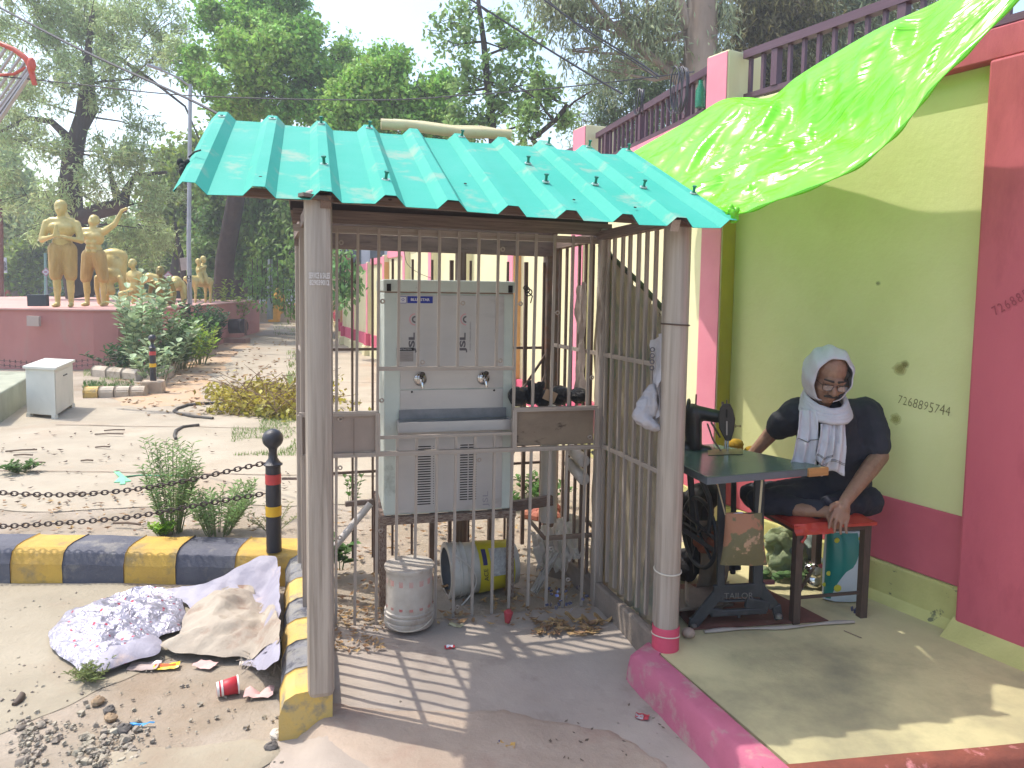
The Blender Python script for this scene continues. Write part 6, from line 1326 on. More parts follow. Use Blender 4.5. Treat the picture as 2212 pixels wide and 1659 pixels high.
statue('rider', V(432, 652, 18.5).xy.to_3d()+Vector((0, 0, PT)), math.radians(70), .72, 'golden statue of two figures on an animal right of the lamp pole')
# ---------------------------------------------------------------- lamp pole, wires
galv = mat('galvanised_pole', hx('a3a5ad'), hx('94969e'), 6, .45, .4, .05, 40)
LP = V(411, 690, 16.5); lpz = .15
lamp = empty('street_lamp', (LP.x, LP.y, lpz), 'tall grey street lamp pole with an A 25 number plate beside the planting bed', 'street lamp')
top = V(411, 182, 16.5)
MB().tube([(LP.x, LP.y, lpz), (LP.x, LP.y, 2.5), (top.x, top.y, top.z)], [.052, .048, .038], 14).build('pole', galv, lamp, True)
MB().tube([top-Vector((0, 0, .05)), V(385, 168, 16.3), V(345, 150, 16.0)], .022, 8).build('arm', galv, lamp, True); MB().bar(V(350, 151, 16), V(318, 140, 15.9), .13, .05).build('lamp_head', galv, lamp, bevel=.015)
for y, s_ in ((598, 'A'), (605, '25')):
    p = V(410.5, y+.6, 16.5); pl2 = MB().bar(p+Vector((-.048, -.055, 0)), p+Vector((.048, -.055, 0)), .004, .068).build('number_plate', blkP, lamp); text(s_, pl2, p+Vector((0, -.060, 0)), (1, 0, 0), (0, 0, 1), .075, wpM, 'lettering', .9, .002)
cw = mat('overhead_cable', hx('3a3a42'), rough=.6)
def wire(pts, r, label, name='overhead_wire'):
    P = [Vector(p) for p in pts]; b = MB().tube([poly(P, i/40) for i in range(41)], r, 6); return tag(b.build(name, cw, None, True), label, 'wire')
wire([V(-40, -5, 6.2), V(160, 100, 5.6), V(410, 215, 5.0), V(540, 285, 4.7), V(620, 330, 4.6)], .009, 'thick black cable sloping down from top left to behind the teal roof')
wire([V(-60, 158, 9.0), V(150, 180, 9.0), V(420, 207, 9.0), V(800, 216, 9.0), V(1000, 206, 9.0), V(1250, 185, 9.0), V(1500, 155, 9)], .0075, 'thin level cable crossing the trees from left to the railing')
wire([V(1000, -12, 6.0), V(1150, 85, 5.9), V(1280, 165, 5.8), V(1345, 203, 5.7)], .008, 'steeper cable running down to the coil on the railing')
wire([V(1160, -12, 6.2), V(1260, 60, 6.1), V(1370, 128, 6.0), V(1425, 166, 5.9)], .008, 'cable running down to the railing from top centre, right one')
wire([V(1170, -12, 6.3), V(1262, 66, 6.2), V(1368, 133, 6.1), V(1420, 170, 6.0)], .005, 'thin cable running close beside the right descending cable')
wire([V(930, 600, 6), V(905, 590, 5.5), V(880, 570, 5.0), V(872, 535, 4.4)], .002, 'thin loose wire hanging behind the bars in the shelter')
# orange framed ornament at the top left corner
orn = empty('lamp_ornament', V(20, 160, 9.0), 'orange curved frame with pale metal rods at the top left corner', 'ornament')
oM = mat('orange_frame_paint', hx('c8553f'), hx('b84c3a'), 8, .5); rM = mat('pale_rods', hx('b3aeb0'), hx('a39c9e'), 9, .4, .3)
MB().tube([V(-40, 92, 9), V(0, 94, 9), V(30, 107, 9), V(52, 123, 9), V(62, 135, 9), V(67, 150, 9), V(75, 183, 9)], [.028, .028, .03, .034, .040, .036, .028], 8).build('frame', oM, orn, True)
MB().ell(V(68, 140, 8.95), (.05, .04, .09), None, 10, 8).build('joint', oM, orn, True)
MB().tube([V(56, 146, 9), V(30, 160, 9), V(-5, 163, 9)], .018, 8).build('cross_frame', oM, orn, True)
for i, (x0, y0, x1, y1) in enumerate(((12, 104, -10, 145), (30, 110, -10, 176), (45, 122, -10, 205), (55, 133, -10, 232), (60, 147, -10, 246), (64, 156, -10, 262), (66, 160, 0, 262))): stick('rod', orn, V(x0, y0, 9), V(x1-10*(x1 > -11), y1+10, 9.1), .03 if i < 5 else .05, .02, rM)

# ---------------------------------------------------------------- foliage
def leafmat(name, c1, c2, transl=.45): return mat(name, hx(c1), hx(c2), .5, .55, 0, island=.38, transl=transl, spec=.35)
def leafmesh(name, P, Nn, S_, m, parent, aspect=.5, seed=0, droop=0.0, org=None, bend=.25):
    """many small leaves: P centres (n,3), Nn preferred normals, sizes S_"""
    r = np.random.default_rng(seed); n = len(P); d = r.normal(size=(n, 3)); d[:, 2] -= droop; d /= np.linalg.norm(d, axis=1)[:, None]
    nn_ = Nn + r.normal(size=(n, 3))*.55; s = np.cross(d, nn_); s /= np.linalg.norm(s, axis=1)[:, None]+1e-9; up = np.cross(s, d)
    s_ = S_[:, None]; a = P; b = P+d*s_*.5+s*s_*aspect*.5+up*s_*bend*.3; c = P+d*s_; e = P+d*s_*.5-s*s_*aspect*.5+up*s_*bend*.3
    v = np.stack([a, b, c, e], 1).reshape(-1, 3); o_ = np.array(org if org is not None else (ORG[parent.name] if parent else (0, 0, 0))); v = v-o_
    me = bpy.data.meshes.new(name); me.vertices.add(4*n); me.vertices.foreach_set('co', v.astype(np.float32).ravel()); me.loops.add(4*n); me.loops.foreach_set('vertex_index', np.arange(4*n, dtype=np.int32))
    me.polygons.add(n); me.polygons.foreach_set('loop_start', np.arange(0, 4*n, 4, dtype=np.int32)); me.polygons.foreach_set('loop_total', np.full(n, 4, dtype=np.int32)); me.update(); me.materials.append(m)
    ob = bpy.data.objects.new(name, me); sc.collection.objects.link(ob)
    if parent: ob.parent = parent
    else: ob.location = o_
    ORG[ob.name] = Vector(o_); return ob
def crown_points(clumps, n, seed, sub=26, fill=.35, subr=.28, flat=.8):
    """leaf centres gathered in many small tufts spread through each clump, denser near its outside"""
    r = np.random.default_rng(seed); w_ = np.array([c[1]**2 for c in clumps]); w_ = w_/w_.sum(); P = []; Nn = []
    for (c, R_, *rest), wt in zip(clumps, w_):
        k = max(4, int(sub*R_)); d = r.normal(size=(k, 3)); d /= np.linalg.norm(d, axis=1)[:, None]; rad = R_*(fill+(1-fill)*r.random(k)**.5); sq = np.array(rest[0] if rest else (1, 1, .8))
        cen = np.array(c)+d*rad[:, None]*sq; m_ = int(n*wt); idx = r.integers(0, k, m_); off = r.normal(size=(m_, 3))*subr*np.array([1, 1, flat]); dd = r.random(k)*.6+.6
        P.append(cen[idx]+off*dd[idx][:, None]); nv_ = d[idx]*.5+np.array([0, 0, .7]); Nn.append(nv_)
    return np.concatenate(P), np.concatenate(Nn)
barkD = mat('dark_bark', hx('4d423c'), hx('3a312d'), 4, .95, 0, .7, 9, (1, 1, .3), bdist=.06); barkP = mat('pale_eucalyptus_bark', hx('9c8b7c'), hx('7d6c5e'), 2.5, .85, 0, .4, 8, (1, 1, .25), c3=hx('c0b0a0'), s3=2, lo3=.55, hi3=.7)
def tree(name, label, trunk, tr, limbs, clumps, n, leaf, size, seed, bark=barkD, aspect=.5, sub=26, subr=.28, droop=0.0, fill=.35, group=None, cat='tree', twigs=5, flat=.8, lr=.3):
    o = empty(name, trunk[0], label, cat, group); r = random.Random(seed)
    tb2 = MB(); tb2.tube(trunk, tr, 12)
    o1 = tb2.build('trunk', bark, o, True); br = MB()
    for c, *_ in clumps:
        c = Vector(c[0] if isinstance(c, tuple) and isinstance(c[0], Vector) else c); 
        j = min(range(len(trunk)), key=lambda i: (Vector(trunk[i])-c).length + (1.5 if i == 0 else 0)); a = Vector(trunk[max(j, min(1, len(trunk)-1))]); m_ = (a+c)/2+Vector((r.uniform(-.1, .1), 0, r.uniform(-.25, .05)))*(c-a).length
        r0 = max(.02, tr[-1]*lr*2); br.tube([a, a.lerp(m_, .5), m_, c], [r0, r0*.8, r0*.6, r0*.3], 6)
        for k in range(twigs):
            e = c+Vector((r.gauss(0, 1), r.gauss(0, 1), r.gauss(0, .8)))*_[0]*.55; br.tube([m_.lerp(c, .6), (m_+e)/2+Vector((0, 0, .1)), e], [r0*.35, r0*.25, .008], 5)
    for l in limbs: br.tube(l[0], l[1], 8)
    if br.v: br.build('branches', bark, o, True)
    P, Nn = crown_points([(tuple(c), R_, *x) for c, R_, *x in clumps], n, seed, sub, fill, subr, flat)
    rr = np.random.default_rng(seed+1); S_ = size*(.6+.8*rr.random(len(P)))
    cr_ = leafmesh('crown', P, Nn, S_, leaf, o, aspect, seed, droop); return o
def CV(x, y, D, R_, *k): return (V(x, y, D), R_*D/1600, *k)
# sizes of clumps given in survey-grid units; the true radius follows from the distance
gDk = leafmat('dark_green_leaves', '82a665', '648d50'); gBr = leafmat('bright_green_leaves', '9cc05c', '74a548', .4); gFe = leafmat('feathery_grey_green_leaves', 'bccb90', '94ab72', .35)
gYe = leafmat('yellow_green_leaves', '93a63c', '6f8a34', .4); gEu = leafmat('grey_olive_leaves', 'a3ac88', '87926a', .3); gSp = leafmat('young_green_leaves', '9ab86c', '7c9a5a', .4)
# big feathery tree at left
T1 = 21.0
tree('neem_tree', 'big dark-trunked feathery tree behind the golden statues at the left', [V(178, 640, T1), V(160, 560, T1), V(155, 480, T1), V(152, 400, T1), V(158, 330, T1), V(178, 250, T1), V(185, 180, T1)], [.42, .34, .30, .29, .26, .18, .14],
     [([V(158, 335, T1), V(140, 290, T1), V(110, 262, T1), V(60, 255, T1-.3), V(-30, 300, T1)], [.16, .12, .09, .06, .03]), ([V(165, 300, T1), V(200, 240, T1), V(190, 120, T1), V(200, 20, T1)], [.16, .13, .10, .06]),
      ([V(172, 470, T1-.5), V(215, 455, T1-.6), V(262, 445, T1-.8), V(275, 410, T1), V(290, 380, T1), V(360, 372, T1)], [.20, .22, .20, .12, .07, .04]), ([V(262, 445, T1-.8), V(245, 400, T1), V(235, 360, T1)], [.16, .09, .04]),
      ([V(250, 120, T1), V(330, 175, T1), V(400, 230, T1), V(430, 300, T1)], [.06, .04, .03, .02])],
     [CV(60, 60, T1, 85), CV(170, 70, T1+1, 95), CV(280, 80, T1, 90), CV(345, 110, T1-1, 55), CV(90, 170, T1-1, 80), CV(230, 170, T1-.5, 75), CV(30, 300, T1, 70), CV(20, 200, T1, 70), CV(100, 300, T1-1.5, 50), CV(250, 330, T1-1, 60), CV(320, 280, T1, 35), CV(30, 420, T1-1, 62), CV(110, 430, T1-2, 45),
      CV(220, 400, T1-1, 55), CV(300, 350, T1-.5, 55), CV(330, 430, T1, 55), CV(250, 480, T1+1, 55), CV(90, 490, T1, 45), CV(350, 500, T1+1, 40), CV(300, 530, T1+1.5, 45), CV(200, 10, T1, 90), CV(350, 30, T1, 60), CV(60, -20, T1, 90)],
     38000, gFe, .15, 11, aspect=.26, sub=17, subr=.17, droop=.5, fill=.3, flat=1.0, lr=.12)
# the dense broad-leaved tree in the middle
T2 = 19.0
tree('broadleaf_tree', 'dense bright green broad-leaved tree rising behind the teal roof', [V(478, 690, T2+5), V(486, 560, T2+4), V(515, 400, T2+2), V(550, 250, T2+1), V(575, 120, T2)], [.32, .28, .24, .18, .12], [],
     [CV(500, 30, T2, 62), CV(580, 20, T2+.5, 70), CV(630, 70, T2, 62), CV(480, 110, T2, 60), CV(560, 120, T2-1, 70), CV(640, 150, T2, 60), CV(700, 170, T2+.5, 55), CV(735, 130, T2+1, 38), CV(440, 180, T2+.5, 40), CV(500, 200, T2-.5, 55), CV(590, 210, T2-.5, 60), CV(680, 240, T2, 55), CV(500, 250, T2+.5, 40), CV(415, 130, T2+1, 30), CV(560, -50, T2+1, 70), CV(760, 150, T2+2, 22)],
     56000, gBr, .115, 12, aspect=.6, sub=16, subr=.17, fill=.35)
tree('broadleaf_tree', 'lower yellow-green broad-leaved tree just above the middle of the teal roof', [V(870, 690, 19.5), V(860, 450, 18.5), V(845, 300, 17.2), V(850, 220, 17)], [.2, .17, .13, .09], [],
     [CV(730, 250, 17, 40), CV(770, 210, 17, 45), CV(830, 190, 17, 50), CV(880, 220, 17, 48), CV(930, 190, 17, 38), CV(860, 140, 17.3, 26), CV(822, 125, 17.5, 16), CV(800, 270, 16.8, 48), CV(900, 275, 17, 45), CV(960, 260, 17, 32), CV(985, 300, 17, 28)],
     28000, gBr, .11, 13, aspect=.6, sub=18, subr=.17, fill=.35)
# hanging creeper-clad trees over the path
tree('creeper_tree', 'dark tree with long hanging leafy creepers above the far path', [V(500, 690, 27), V(512, 600, 27), V(540, 500, 26.5), V(560, 420, 26)], [.5, .4, .35, .25], [],
     [CV(480, 400, 24, 50), CV(540, 400, 24, 55), CV(620, 410, 24, 60), CV(690, 420, 23, 50), CV(480, 470, 24, 40), CV(570, 470, 24, 50), CV(640, 490, 23, 50), CV(700, 500, 22, 40), CV(520, 540, 25, 42), CV(450, 550, 25, 32), CV(600, 560, 23, 34), CV(660, 550, 22, 26), CV(700, 560, 21, 20)],
     32000, leafmat('creeper_leaves', '8aa552', '5f8340', .4), .18, 14, aspect=.5, sub=22, subr=.22, droop=.9, fill=.25, flat=1.6)
def vines(name, label, spots, D, seed, leaf, n=40, size=.16):
    o = empty(name, V(spots[0][0], spots[0][1], D), label, 'creeper'); r = random.Random(seed); b = MB(); P = []
    for x, y0, y1 in spots:
        pts = [V(x+3*fbm(x, i*.4), y0+(y1-y0)*i/8, D+r.uniform(-.2, .2)) for i in range(9)]; b.tube(pts, .012, 4)
        for i in range(n): p = pts[0].lerp(pts[-1], r.random()**.8); P.append((p.x+r.gauss(0, .09), p.y+r.gauss(0, .09), p.z+r.gauss(0, .06)))
    b.build('stem', barkD, o); P = np.array(P); leafmesh('leaves', P, np.tile([0, -.3, .4], (len(P), 1)), size*(.6+.7*np.random.default_rng(seed).random(len(P))), leaf, o, .55, seed, 1.2)
vines('creeper', 'leafy creeper strands hanging down over the path end left of the post', [(566, 560, 670), (575, 580, 650), (600, 560, 660), (612, 600, 672), (640, 560, 655), (634, 590, 685), (628, 600, 690), (556, 560, 630), (585, 560, 655), (545, 560, 640)], 19.5, 3, MATS['creeper_leaves'], 60, .13)
vines('creeper', 'leafy creeper tips hanging inside view behind the left shelter post', [(735, 540, 650), (745, 540, 665), (758, 545, 640), (768, 560, 632), (728, 540, 640)], 15.0, 4, gDk, 90, .14)
# slender sparse tree
TS = 15.5
tree('slender_tree', 'slender sparse tree with thin upright trunk above the cream pipes', [V(1070, 420, TS), V(1062, 250, TS), V(1053, 180, TS), V(1045, 90, TS), V(1034, 10, TS), V(1030, -60, TS)], [.10, .085, .075, .06, .045, .03],
     [([V(1058, 215, TS), V(1100, 190, TS), V(1150, 180, TS)], [.03, .02, .01]), ([V(1056, 190, TS), V(1000, 200, TS), V(960, 215, TS)], [.03, .02, .01]), ([V(1050, 120, TS), V(1100, 100, TS), V(1150, 60, TS)], [.03, .02, .01]), ([V(1064, 290, TS), V(1130, 270, TS), V(1200, 215, TS)], [.03, .02, .01])],
     [CV(960, 50, TS, 22), CV(1000, 20, TS, 28), CV(1010, 80, TS, 34), CV(960, 105, TS, 16), CV(1090, 40, TS, 34), CV(1110, 90, TS, 34), CV(1150, 80, TS, 26), CV(1000, 140, TS, 30), CV(1060, 150, TS, 36), CV(1000, 195, TS, 30), CV(1090, 180, TS, 30), CV(990, 240, TS, 30), CV(1060, 240, TS, 34), CV(1100, 230, TS, 34), CV(1150, 200, TS, 28), CV(1040, 280, TS, 34), CV(1000, 285, TS, 28), CV(930, 75, TS, 10), CV(1150, 140, TS, 22)],
     4600, gSp, .11, 15, aspect=.6, sub=34, subr=.11, fill=.15, lr=.2, twigs=3)
tree('spreading_tree', 'thin bare-branched tree between the slender tree and the railing', [V(1240, 420, 14), V(1180, 330, 14), V(1150, 300, 14), V(1200, 260, 14), V(1225, 225, 14)], [.09, .07, .06, .045, .03],
     [([V(1150, 300, 14), V(1190, 270, 14), V(1240, 220, 14), V(1280, 195, 14)], [.04, .03, .02, .012]), ([V(1195, 260, 14), V(1160, 215, 14), V(1110, 180, 14)], [.03, .02, .01])],
     [CV(1150, 240, 14, 26), CV(1190, 210, 14, 26), CV(1130, 290, 14, 22), CV(1220, 260, 14, 20), CV(1170, 170, 14, 22)], 1400, gSp, .11, 16, aspect=.5, sub=34, subr=.10, fill=.1, lr=.2)
# eucalyptus trees behind the wall
TE = 13.0
def eu(label, trunk, tr, limbs, clumps, n, seed, leaf=gEu, size=.15, droop=1.6, subr=.15): return tree('eucalyptus_tree', label, trunk, tr, limbs, clumps, n, leaf, size, seed, bark=barkP, aspect=.20, sub=32, subr=subr, droop=droop, fill=.15, flat=1.5, lr=.10, twigs=4)
eu('pale-trunked eucalyptus just behind the tall pink pillar with long drooping leaves', [V(1515, 420, TE), V(1510, 250, TE), V(1512, 150, TE), V(1515, 60, TE), V(1520, -60, TE)], [.34, .32, .30, .28, .24],
   [([V(1490, 60, TE), V(1478, 40, TE), V(1465, 0, TE), V(1460, -60, TE)], [.13, .12, .11, .10]), ([V(1370, 95, TE), V(1340, 60, TE), V(1290, 45, TE), V(1210, 30, TE), V(1150, -10, TE)], [.07, .06, .05, .035, .02]), ([V(1480, 190, TE), V(1430, 140, TE), V(1370, 95, TE), V(1320, 50, TE), V(1260, -20, TE)], [.09, .08, .07, .05, .03]), ([V(1380, 95, TE), V(1345, 20, TE), V(1330, -30, TE)], [.045, .03, .02]), ([V(1430, 100, TE), V(1400, 20, TE), V(1390, -40, TE)], [.04, .03, .02])],
   [CV(1180, 10, TE, 40), CV(1230, 30, TE, 36), CV(1290, 60, TE, 30), CV(1260, -10, TE, 40), CV(1340, 20, TE, 26), CV(1390, 50, TE, 40), CV(1430, 90, TE, 40), CV(1440, 20, TE, 40), CV(1300, 150, TE, 26), CV(1340, 130, TE, 24), CV(1230, 110, TE, 16), CV(1560, 20, TE, 34), CV(1545, 110, TE, 26)],
   6000, 21)
eu('dense grey green eucalyptus crown behind the coiled cables on the railing', [V(1420, 420, 16), V(1400, 300, 16), V(1390, 200, 16), V(1370, 150, 16)], [.2, .17, .14, .10], [],
   [CV(1290, 190, 16, 40), CV(1340, 160, 16, 44), CV(1390, 150, 16, 50), CV(1440, 140, 16, 50), CV(1300, 240, 16, 40), CV(1360, 230, 16, 55), CV(1430, 210, 16, 55), CV(1260, 290, 16, 28), CV(1480, 240, 16, 50), CV(1400, 290, 16, 60), CV(1320, 300, 16, 40), CV(1230, 260, 16, 18), CV(1490, 100, 16, 30)],
   13000, 22, leafmat('olive_green_leaves', '8c9d6c', '708558'), .13, .8, .15)
eu('shaggy brownish eucalyptus with dense hanging foliage at the top right', [V(1640, 420, TE+1), V(1665, 200, TE+1), V(1690, 100, TE+1), V(1720, 30, TE+1), V(1740, -60, TE+1)], [.2, .18, .16, .14, .12], [],
   [CV(1620, 10, TE+1, 40), CV(1660, 20, TE+1, 50), CV(1640, 60, TE+1, 40), CV(1690, 60, TE+1, 40), CV(1720, 20, TE+1, 44), CV(1600, 120, TE+1, 30), CV(1650, 130, TE+1, 36), CV(1760, 50, TE+1, 44), CV(1700, 140, TE+1, 44), CV(1620, 190, TE+1, 36)],
   15000, 23, leafmat('brown_olive_leaves', '77714a', '575a38'), .15, 1.4)
eu('green eucalyptus behind the railing above the tarpaulin', [V(1850, 420, TE+2), V(1850, 150, TE+2), V(1860, 0, TE+2), V(1870, -80, TE+2)], [.22, .2, .17, .15], [],
   [CV(1780, 90, TE+2, 44), CV(1830, 50, TE+2, 50), CV(1880, 20, TE+2, 50), CV(1780, -10, TE+2, 50), CV(1930, 0, TE+2, 50), CV(1750, 140, TE+2, 36), CV(1830, 120, TE+2, 44), CV(1980, -20, TE+2, 50), CV(1900, 70, TE+2, 40)],
   14000, 24, gEu, .15, 1.0)
# trees of the far side
for i, (x, y, D, cs, lf, lab) in enumerate((
    (60, 655, 34, [(30, 480, 45), (80, 450, 50), (140, 470, 40), (20, 540, 45), (80, 540, 45), (140, 560, 30), (0, 600, 36), (60, 600, 30)], gYe, 'light green distant tree left of the standing statue'),
    (240, 660, 36, [(210, 560, 45), (260, 520, 50), (290, 580, 40), (230, 620, 30), (180, 600, 40)], gDk, 'dull green distant tree behind the bent statue'),
    (330, 660, 33, [(300, 560, 36), (345, 520, 42), (370, 560, 44), (330, 600, 40), (300, 620, 24), (380, 610, 30)], gYe, 'yellow-green feathery distant tree left of the lamp pole'),
    (385, 650, 28, [(370, 460, 40), (400, 420, 40), (365, 400, 36), (395, 500, 40), (380, 350, 30), (420, 380, 36), (430, 320, 28)], gYe, 'tall yellowish distant tree directly behind the lamp pole'),
    (450, 650, 30, [(440, 480, 36), (450, 560, 38), (480, 610, 30), (430, 620, 26), (500, 560, 36)], gDk, 'dark distant tree behind the golden riders'),
    (-40, 650, 30, [(-20, 350, 60), (0, 460, 50), (20, 400, 36)], gFe, 'feathery distant tree at the far left edge'),
    (560, 660, 34, [(520, 600, 36), (560, 610, 36), (600, 590, 40), (640, 560, 44), (560, 540, 44)], gDk, 'dark green distant tree behind the hanging creepers'))):
    tree('distant_tree', lab, [V(x, y, D), V((x+cs[0][0])/2, (y+cs[0][1])/2+40, D), V(cs[1][0], cs[1][1]+20, D)], [.25, .2, .1], [], [CV(a, b_, D+rnd.uniform(-1, 1), r_) for a, b_, r_ in cs], 9000, lf, .26, 40+i, aspect=.5, sub=12, subr=.34, fill=.3, twigs=2, lr=.2, droop=.3)
fw = MB; b = []; r = np.random.default_rng(5)
xs_ = r.uniform(-62, 12, 30000); D_ = r.uniform(52, 66, 30000); zt = 5.0+3*np.sin(xs_*.21)+2.5*np.sin(xs_*.7+1); zz = r.random(30000)*zt
leafmesh('far_woods', np.stack([xs_, D_, zz], 1), np.tile([0, -.4, .6], (30000, 1)), .7*(.6+.7*r.random(30000)), gDk, None, .6, 6, .2, org=(0, 0, 0))['kind'] = 'stuff'
# dark leaning trunk with a small white notice
lt = empty('leaning_trunk', V(400, 655, 24), 'thin dark leaning trunk with a white notice board nailed on', 'tree')
MB().tube([V(402, 660, 24), V(399, 620, 24), V(395, 580, 24), V(390, 545, 24), V(383, 515, 24), V(378, 480, 24)], [.11, .10, .10, .09, .07, .05], 8).build('trunk', barkD, lt, True)
nb_ = MB().bar(V(334, 568, 23.8)+Vector((.0, 0, 0)), V(352, 566, 23.8), .02, .40).v and None
o = MB().bar(V(390, 571, 23.8), V(409, 569, 23.8), .02, .40).build('notice_board', mat('white_board', hx('c2c0c4'), hx('aeacb2'), 6, .6), lt)

# ---------------------------------------------------------------- shrubs and weeds
def stems(name, label, base, n_st, h_, spread, leaf, lsize, per, seed, cat='shrub', aspect=.5, pairs=True, lean=(0, 0), r0=.008, stemm=None, droop=0.0):
    r = random.Random(seed); o = empty(name, base, label, cat); b = MB(); P = []; D = []
    for i in range(n_st):
        a = r.random()*6.283; s_ = spread*math.sqrt(r.random()); hh = h_*r.uniform(.55, 1.0); p0 = Vector(base)+Vector((math.cos(a)*s_*.3, math.sin(a)*s_*.3, 0)); p2 = Vector(base)+Vector((math.cos(a)*s_+lean[0]*hh, math.sin(a)*s_+lean[1]*hh, hh)); p1 = p0.lerp(p2, .5)+Vector((0, 0, .08*hh))
        pts = [p0, p1, p2]; b.tube(pts, [r0, r0*.7, r0*.3], 5)
        for k in range(per):
            t_ = .18+.82*(k+r.random())/per; q = p0.lerp(p1, t_*2) if t_ < .5 else p1.lerp(p2, t_*2-1); an = k*2.4+r.random(); P.append(tuple(q)); D.append((math.cos(an), math.sin(an), r.uniform(.1, .9)-droop))
    b.build('stem', stemm or mat('green_stem', hx('6f7d4a'), hx('5f6b42'), 9, .7), o, True)
    P = np.array(P); D = np.array(D); D /= np.linalg.norm(D, axis=1)[:, None]; rr = np.random.default_rng(seed); S_ = lsize*(.55+.6*rr.random(len(P)))[:, None]
    s = np.cross(D, [0, 0, 1.0]); s /= np.linalg.norm(s, axis=1)[:, None]+1e-9; up = np.cross(s, D)
    ring = [(0, 0, 0), (.3, .42, .05), (.65, .5, .08), (1, 0, -.05), (.65, -.5, .08), (.3, -.42, .05)]
    v = np.stack([P+D*S_*a+s*S_*aspect*b_+up*S_*c for a, b_, c in ring], 1).reshape(-1, 3)-np.array(base); n = len(P)
    me = bpy.data.meshes.new('leaves'); me.from_pydata(v.tolist(), [], [(6*i, 6*i+1, 6*i+2, 6*i+3) for i in range(n)]+[(6*i, 6*i+3, 6*i+4, 6*i+5) for i in range(n)]); me.materials.append(leaf)
    ob = bpy.data.objects.new('leaves', me); sc.collection.objects.link(ob); ob.parent = o; return o
cal = leafmat('pale_oval_leaves', 'a9bb94', '8aa178', .3); shr = leafmat('shrub_leaves', '5f8040', '46662f'); shd = leafmat('dark_shrub_leaves', '3f6038', '2f4d2c')
def gb_(x, D): return Vector((V(x, 700, D).x, D, .15))
stems('milkweed_shrub', 'pale broad-leaved shrub growing in front of the plinth corner', gb_(300, 11.6), 20, 1.75, .55, cal, .19, 20, 1, aspect=.62)
stems('milkweed_shrub', 'pale broad-leaved shrub spreading at the right of the plinth corner', gb_(355, 12.2), 16, 1.2, .6, cal, .17, 18, 2, aspect=.62)
stems('milkweed_shrub', 'low broad-leaved plant close to the planter kerb end', gb_(335, 10.6), 9, .75, .35, cal, .16, 12, 3, aspect=.55)
stems('bush', 'mid green bush behind the planter kerb', gb_(385, 12.8), 26, 1.0, .7, shr, .13, 24, 4)
stems('bush', 'dark green bush right of the lamp pole', gb_(436, 15.5), 28, 1.2, .5, shd, .14, 30, 5)
stems('bush', 'dark bush near the black litter drum', gb_(455, 17), 22, 1.0, .45, shd, .14, 26, 6)
stems('bush', 'bright yellow-green bush behind the kerb halfway along', gb_(430, 13.6), 16, .8, .5, leafmat('lime_leaves', '93ab3c', '7a9433'), .14, 16, 7)
stems('bush', 'yellowish bush at the end of the pink plinth', gb_(490, 21), 24, 1.7, .9, gYe, .16, 26, 8)
stems('bush', 'low dark weeds at the foot of the plinth corner', gb_(290, 12.2), 24, .55, .9, shd, .13, 14, 9)
stems('aloe_plant', 'spiky dark plant against the pink plinth', gb_(255, 12.3), 12, .55, .35, shd, .16, 3, 10, aspect=.15)
def gx(x, y, z=.15): return G(x, y, z)
wd = leafmat('weed_leaves', '92aa72', '748f58', .35)
stems('weed', 'tall feathery weed behind the yellow and black kerb', gx(375, 1150), 34, .56, .19, wd, .05, 40, 20, cat='weed', aspect=.18, r0=.003)
stems('weed', 'shorter bushy feathery weed right of the tall weed', gx(470, 1155), 34, .33, .22, wd, .05, 34, 21, cat='weed', aspect=.2, r0=.003)
stems('weed', 'tiny bright green weed clump at the kerb edge left of the tall weed', gx(400, 1163) if False else gx(350, 1158), 22, .09, .09, leafmat('bright_weed', '93b83c', '7fa535'), .03, 20, 22, cat='weed', r0=.002)
stems('weed', 'dry thin weed between the kerb and banded bollard', gx(590, 1140), 16, .12, .22, leafmat('dry_weed', '8f9468', '7a7a52'), .03, 16, 23, cat='weed', aspect=.3, r0=.002)
stems('weed', 'low green weed on the pale paving at the left', gx(48, 1020, .16), 16, .10, .16, shr, .05, 14, 24, cat='weed', r0=.002)
stems('weed', 'small weed sprig inside the left bars', gx(760, 1090, .15), 7, .22, .1, shr, .05, 9, 25, cat='weed', r0=.002)
stems('weed', 'round-leaved weed at the foot of the slanting pipe', G(735, 1230, .1), 6, .2, .08, shr, .07, 6, 26, cat='weed', aspect=.9, r0=.003)
stems('weed', 'low hedge-like weeds behind the shelter by the wall', gx(1140, 1085, .15), 26, .16, .35, shr, .05, 22, 27, cat='weed', r0=.002)
stems('weed', 'sprouting grass tuft beside the silver sheet', G(195, 1468, .01), 24, .06, .10, leafmat('dusty_grass', '8a9460', '6f7a4c'), .03, 14, 28, cat='weed', aspect=.2, r0=.0015)
stems('weed', 'grass tuft by the faded kerb column', G(602, 1420, .01), 14, .07, .06, MATS['dusty_grass'], .03, 10, 29, cat='weed', aspect=.2, r0=.0015)
def grass(reg, n, h_, seed, m, z=.16):
    r = random.Random(seed); b = MB()
    for i in range(n):
        p = G(r.uniform(reg[0], reg[2]), r.uniform(reg[1], reg[3]), z)
        if fbm(p.x*1.5, p.y*1.2, seed) < -.05: continue
        hh = h_*r.uniform(.4, 1.1); a = r.random()*6.3; q = p+Vector((math.cos(a)*hh*.5, math.sin(a)*hh*.5, hh)); w_ = Vector((math.sin(a), -math.cos(a), 0))*hh*.10
        b.add([p-w_, p+w_, q], [(0, 1, 2)])
    return tag(b.build('grass', m, None, org=(0, 0, 0)), kind='stuff')
gm = leafmat('patch_grass', '8aa05c', '6d8447', .3)
grass((500, 925, 640, 985), 2600, .035, 1, gm); grass((590, 690, 645, 725), 1300, .07, 2, gm); grass((620, 760, 640, 840), 500, .09, 3, gm); grass((180, 800, 330, 822), 1500, .05, 4, gm); grass((560, 900, 640, 940), 900, .04, 5, gm)
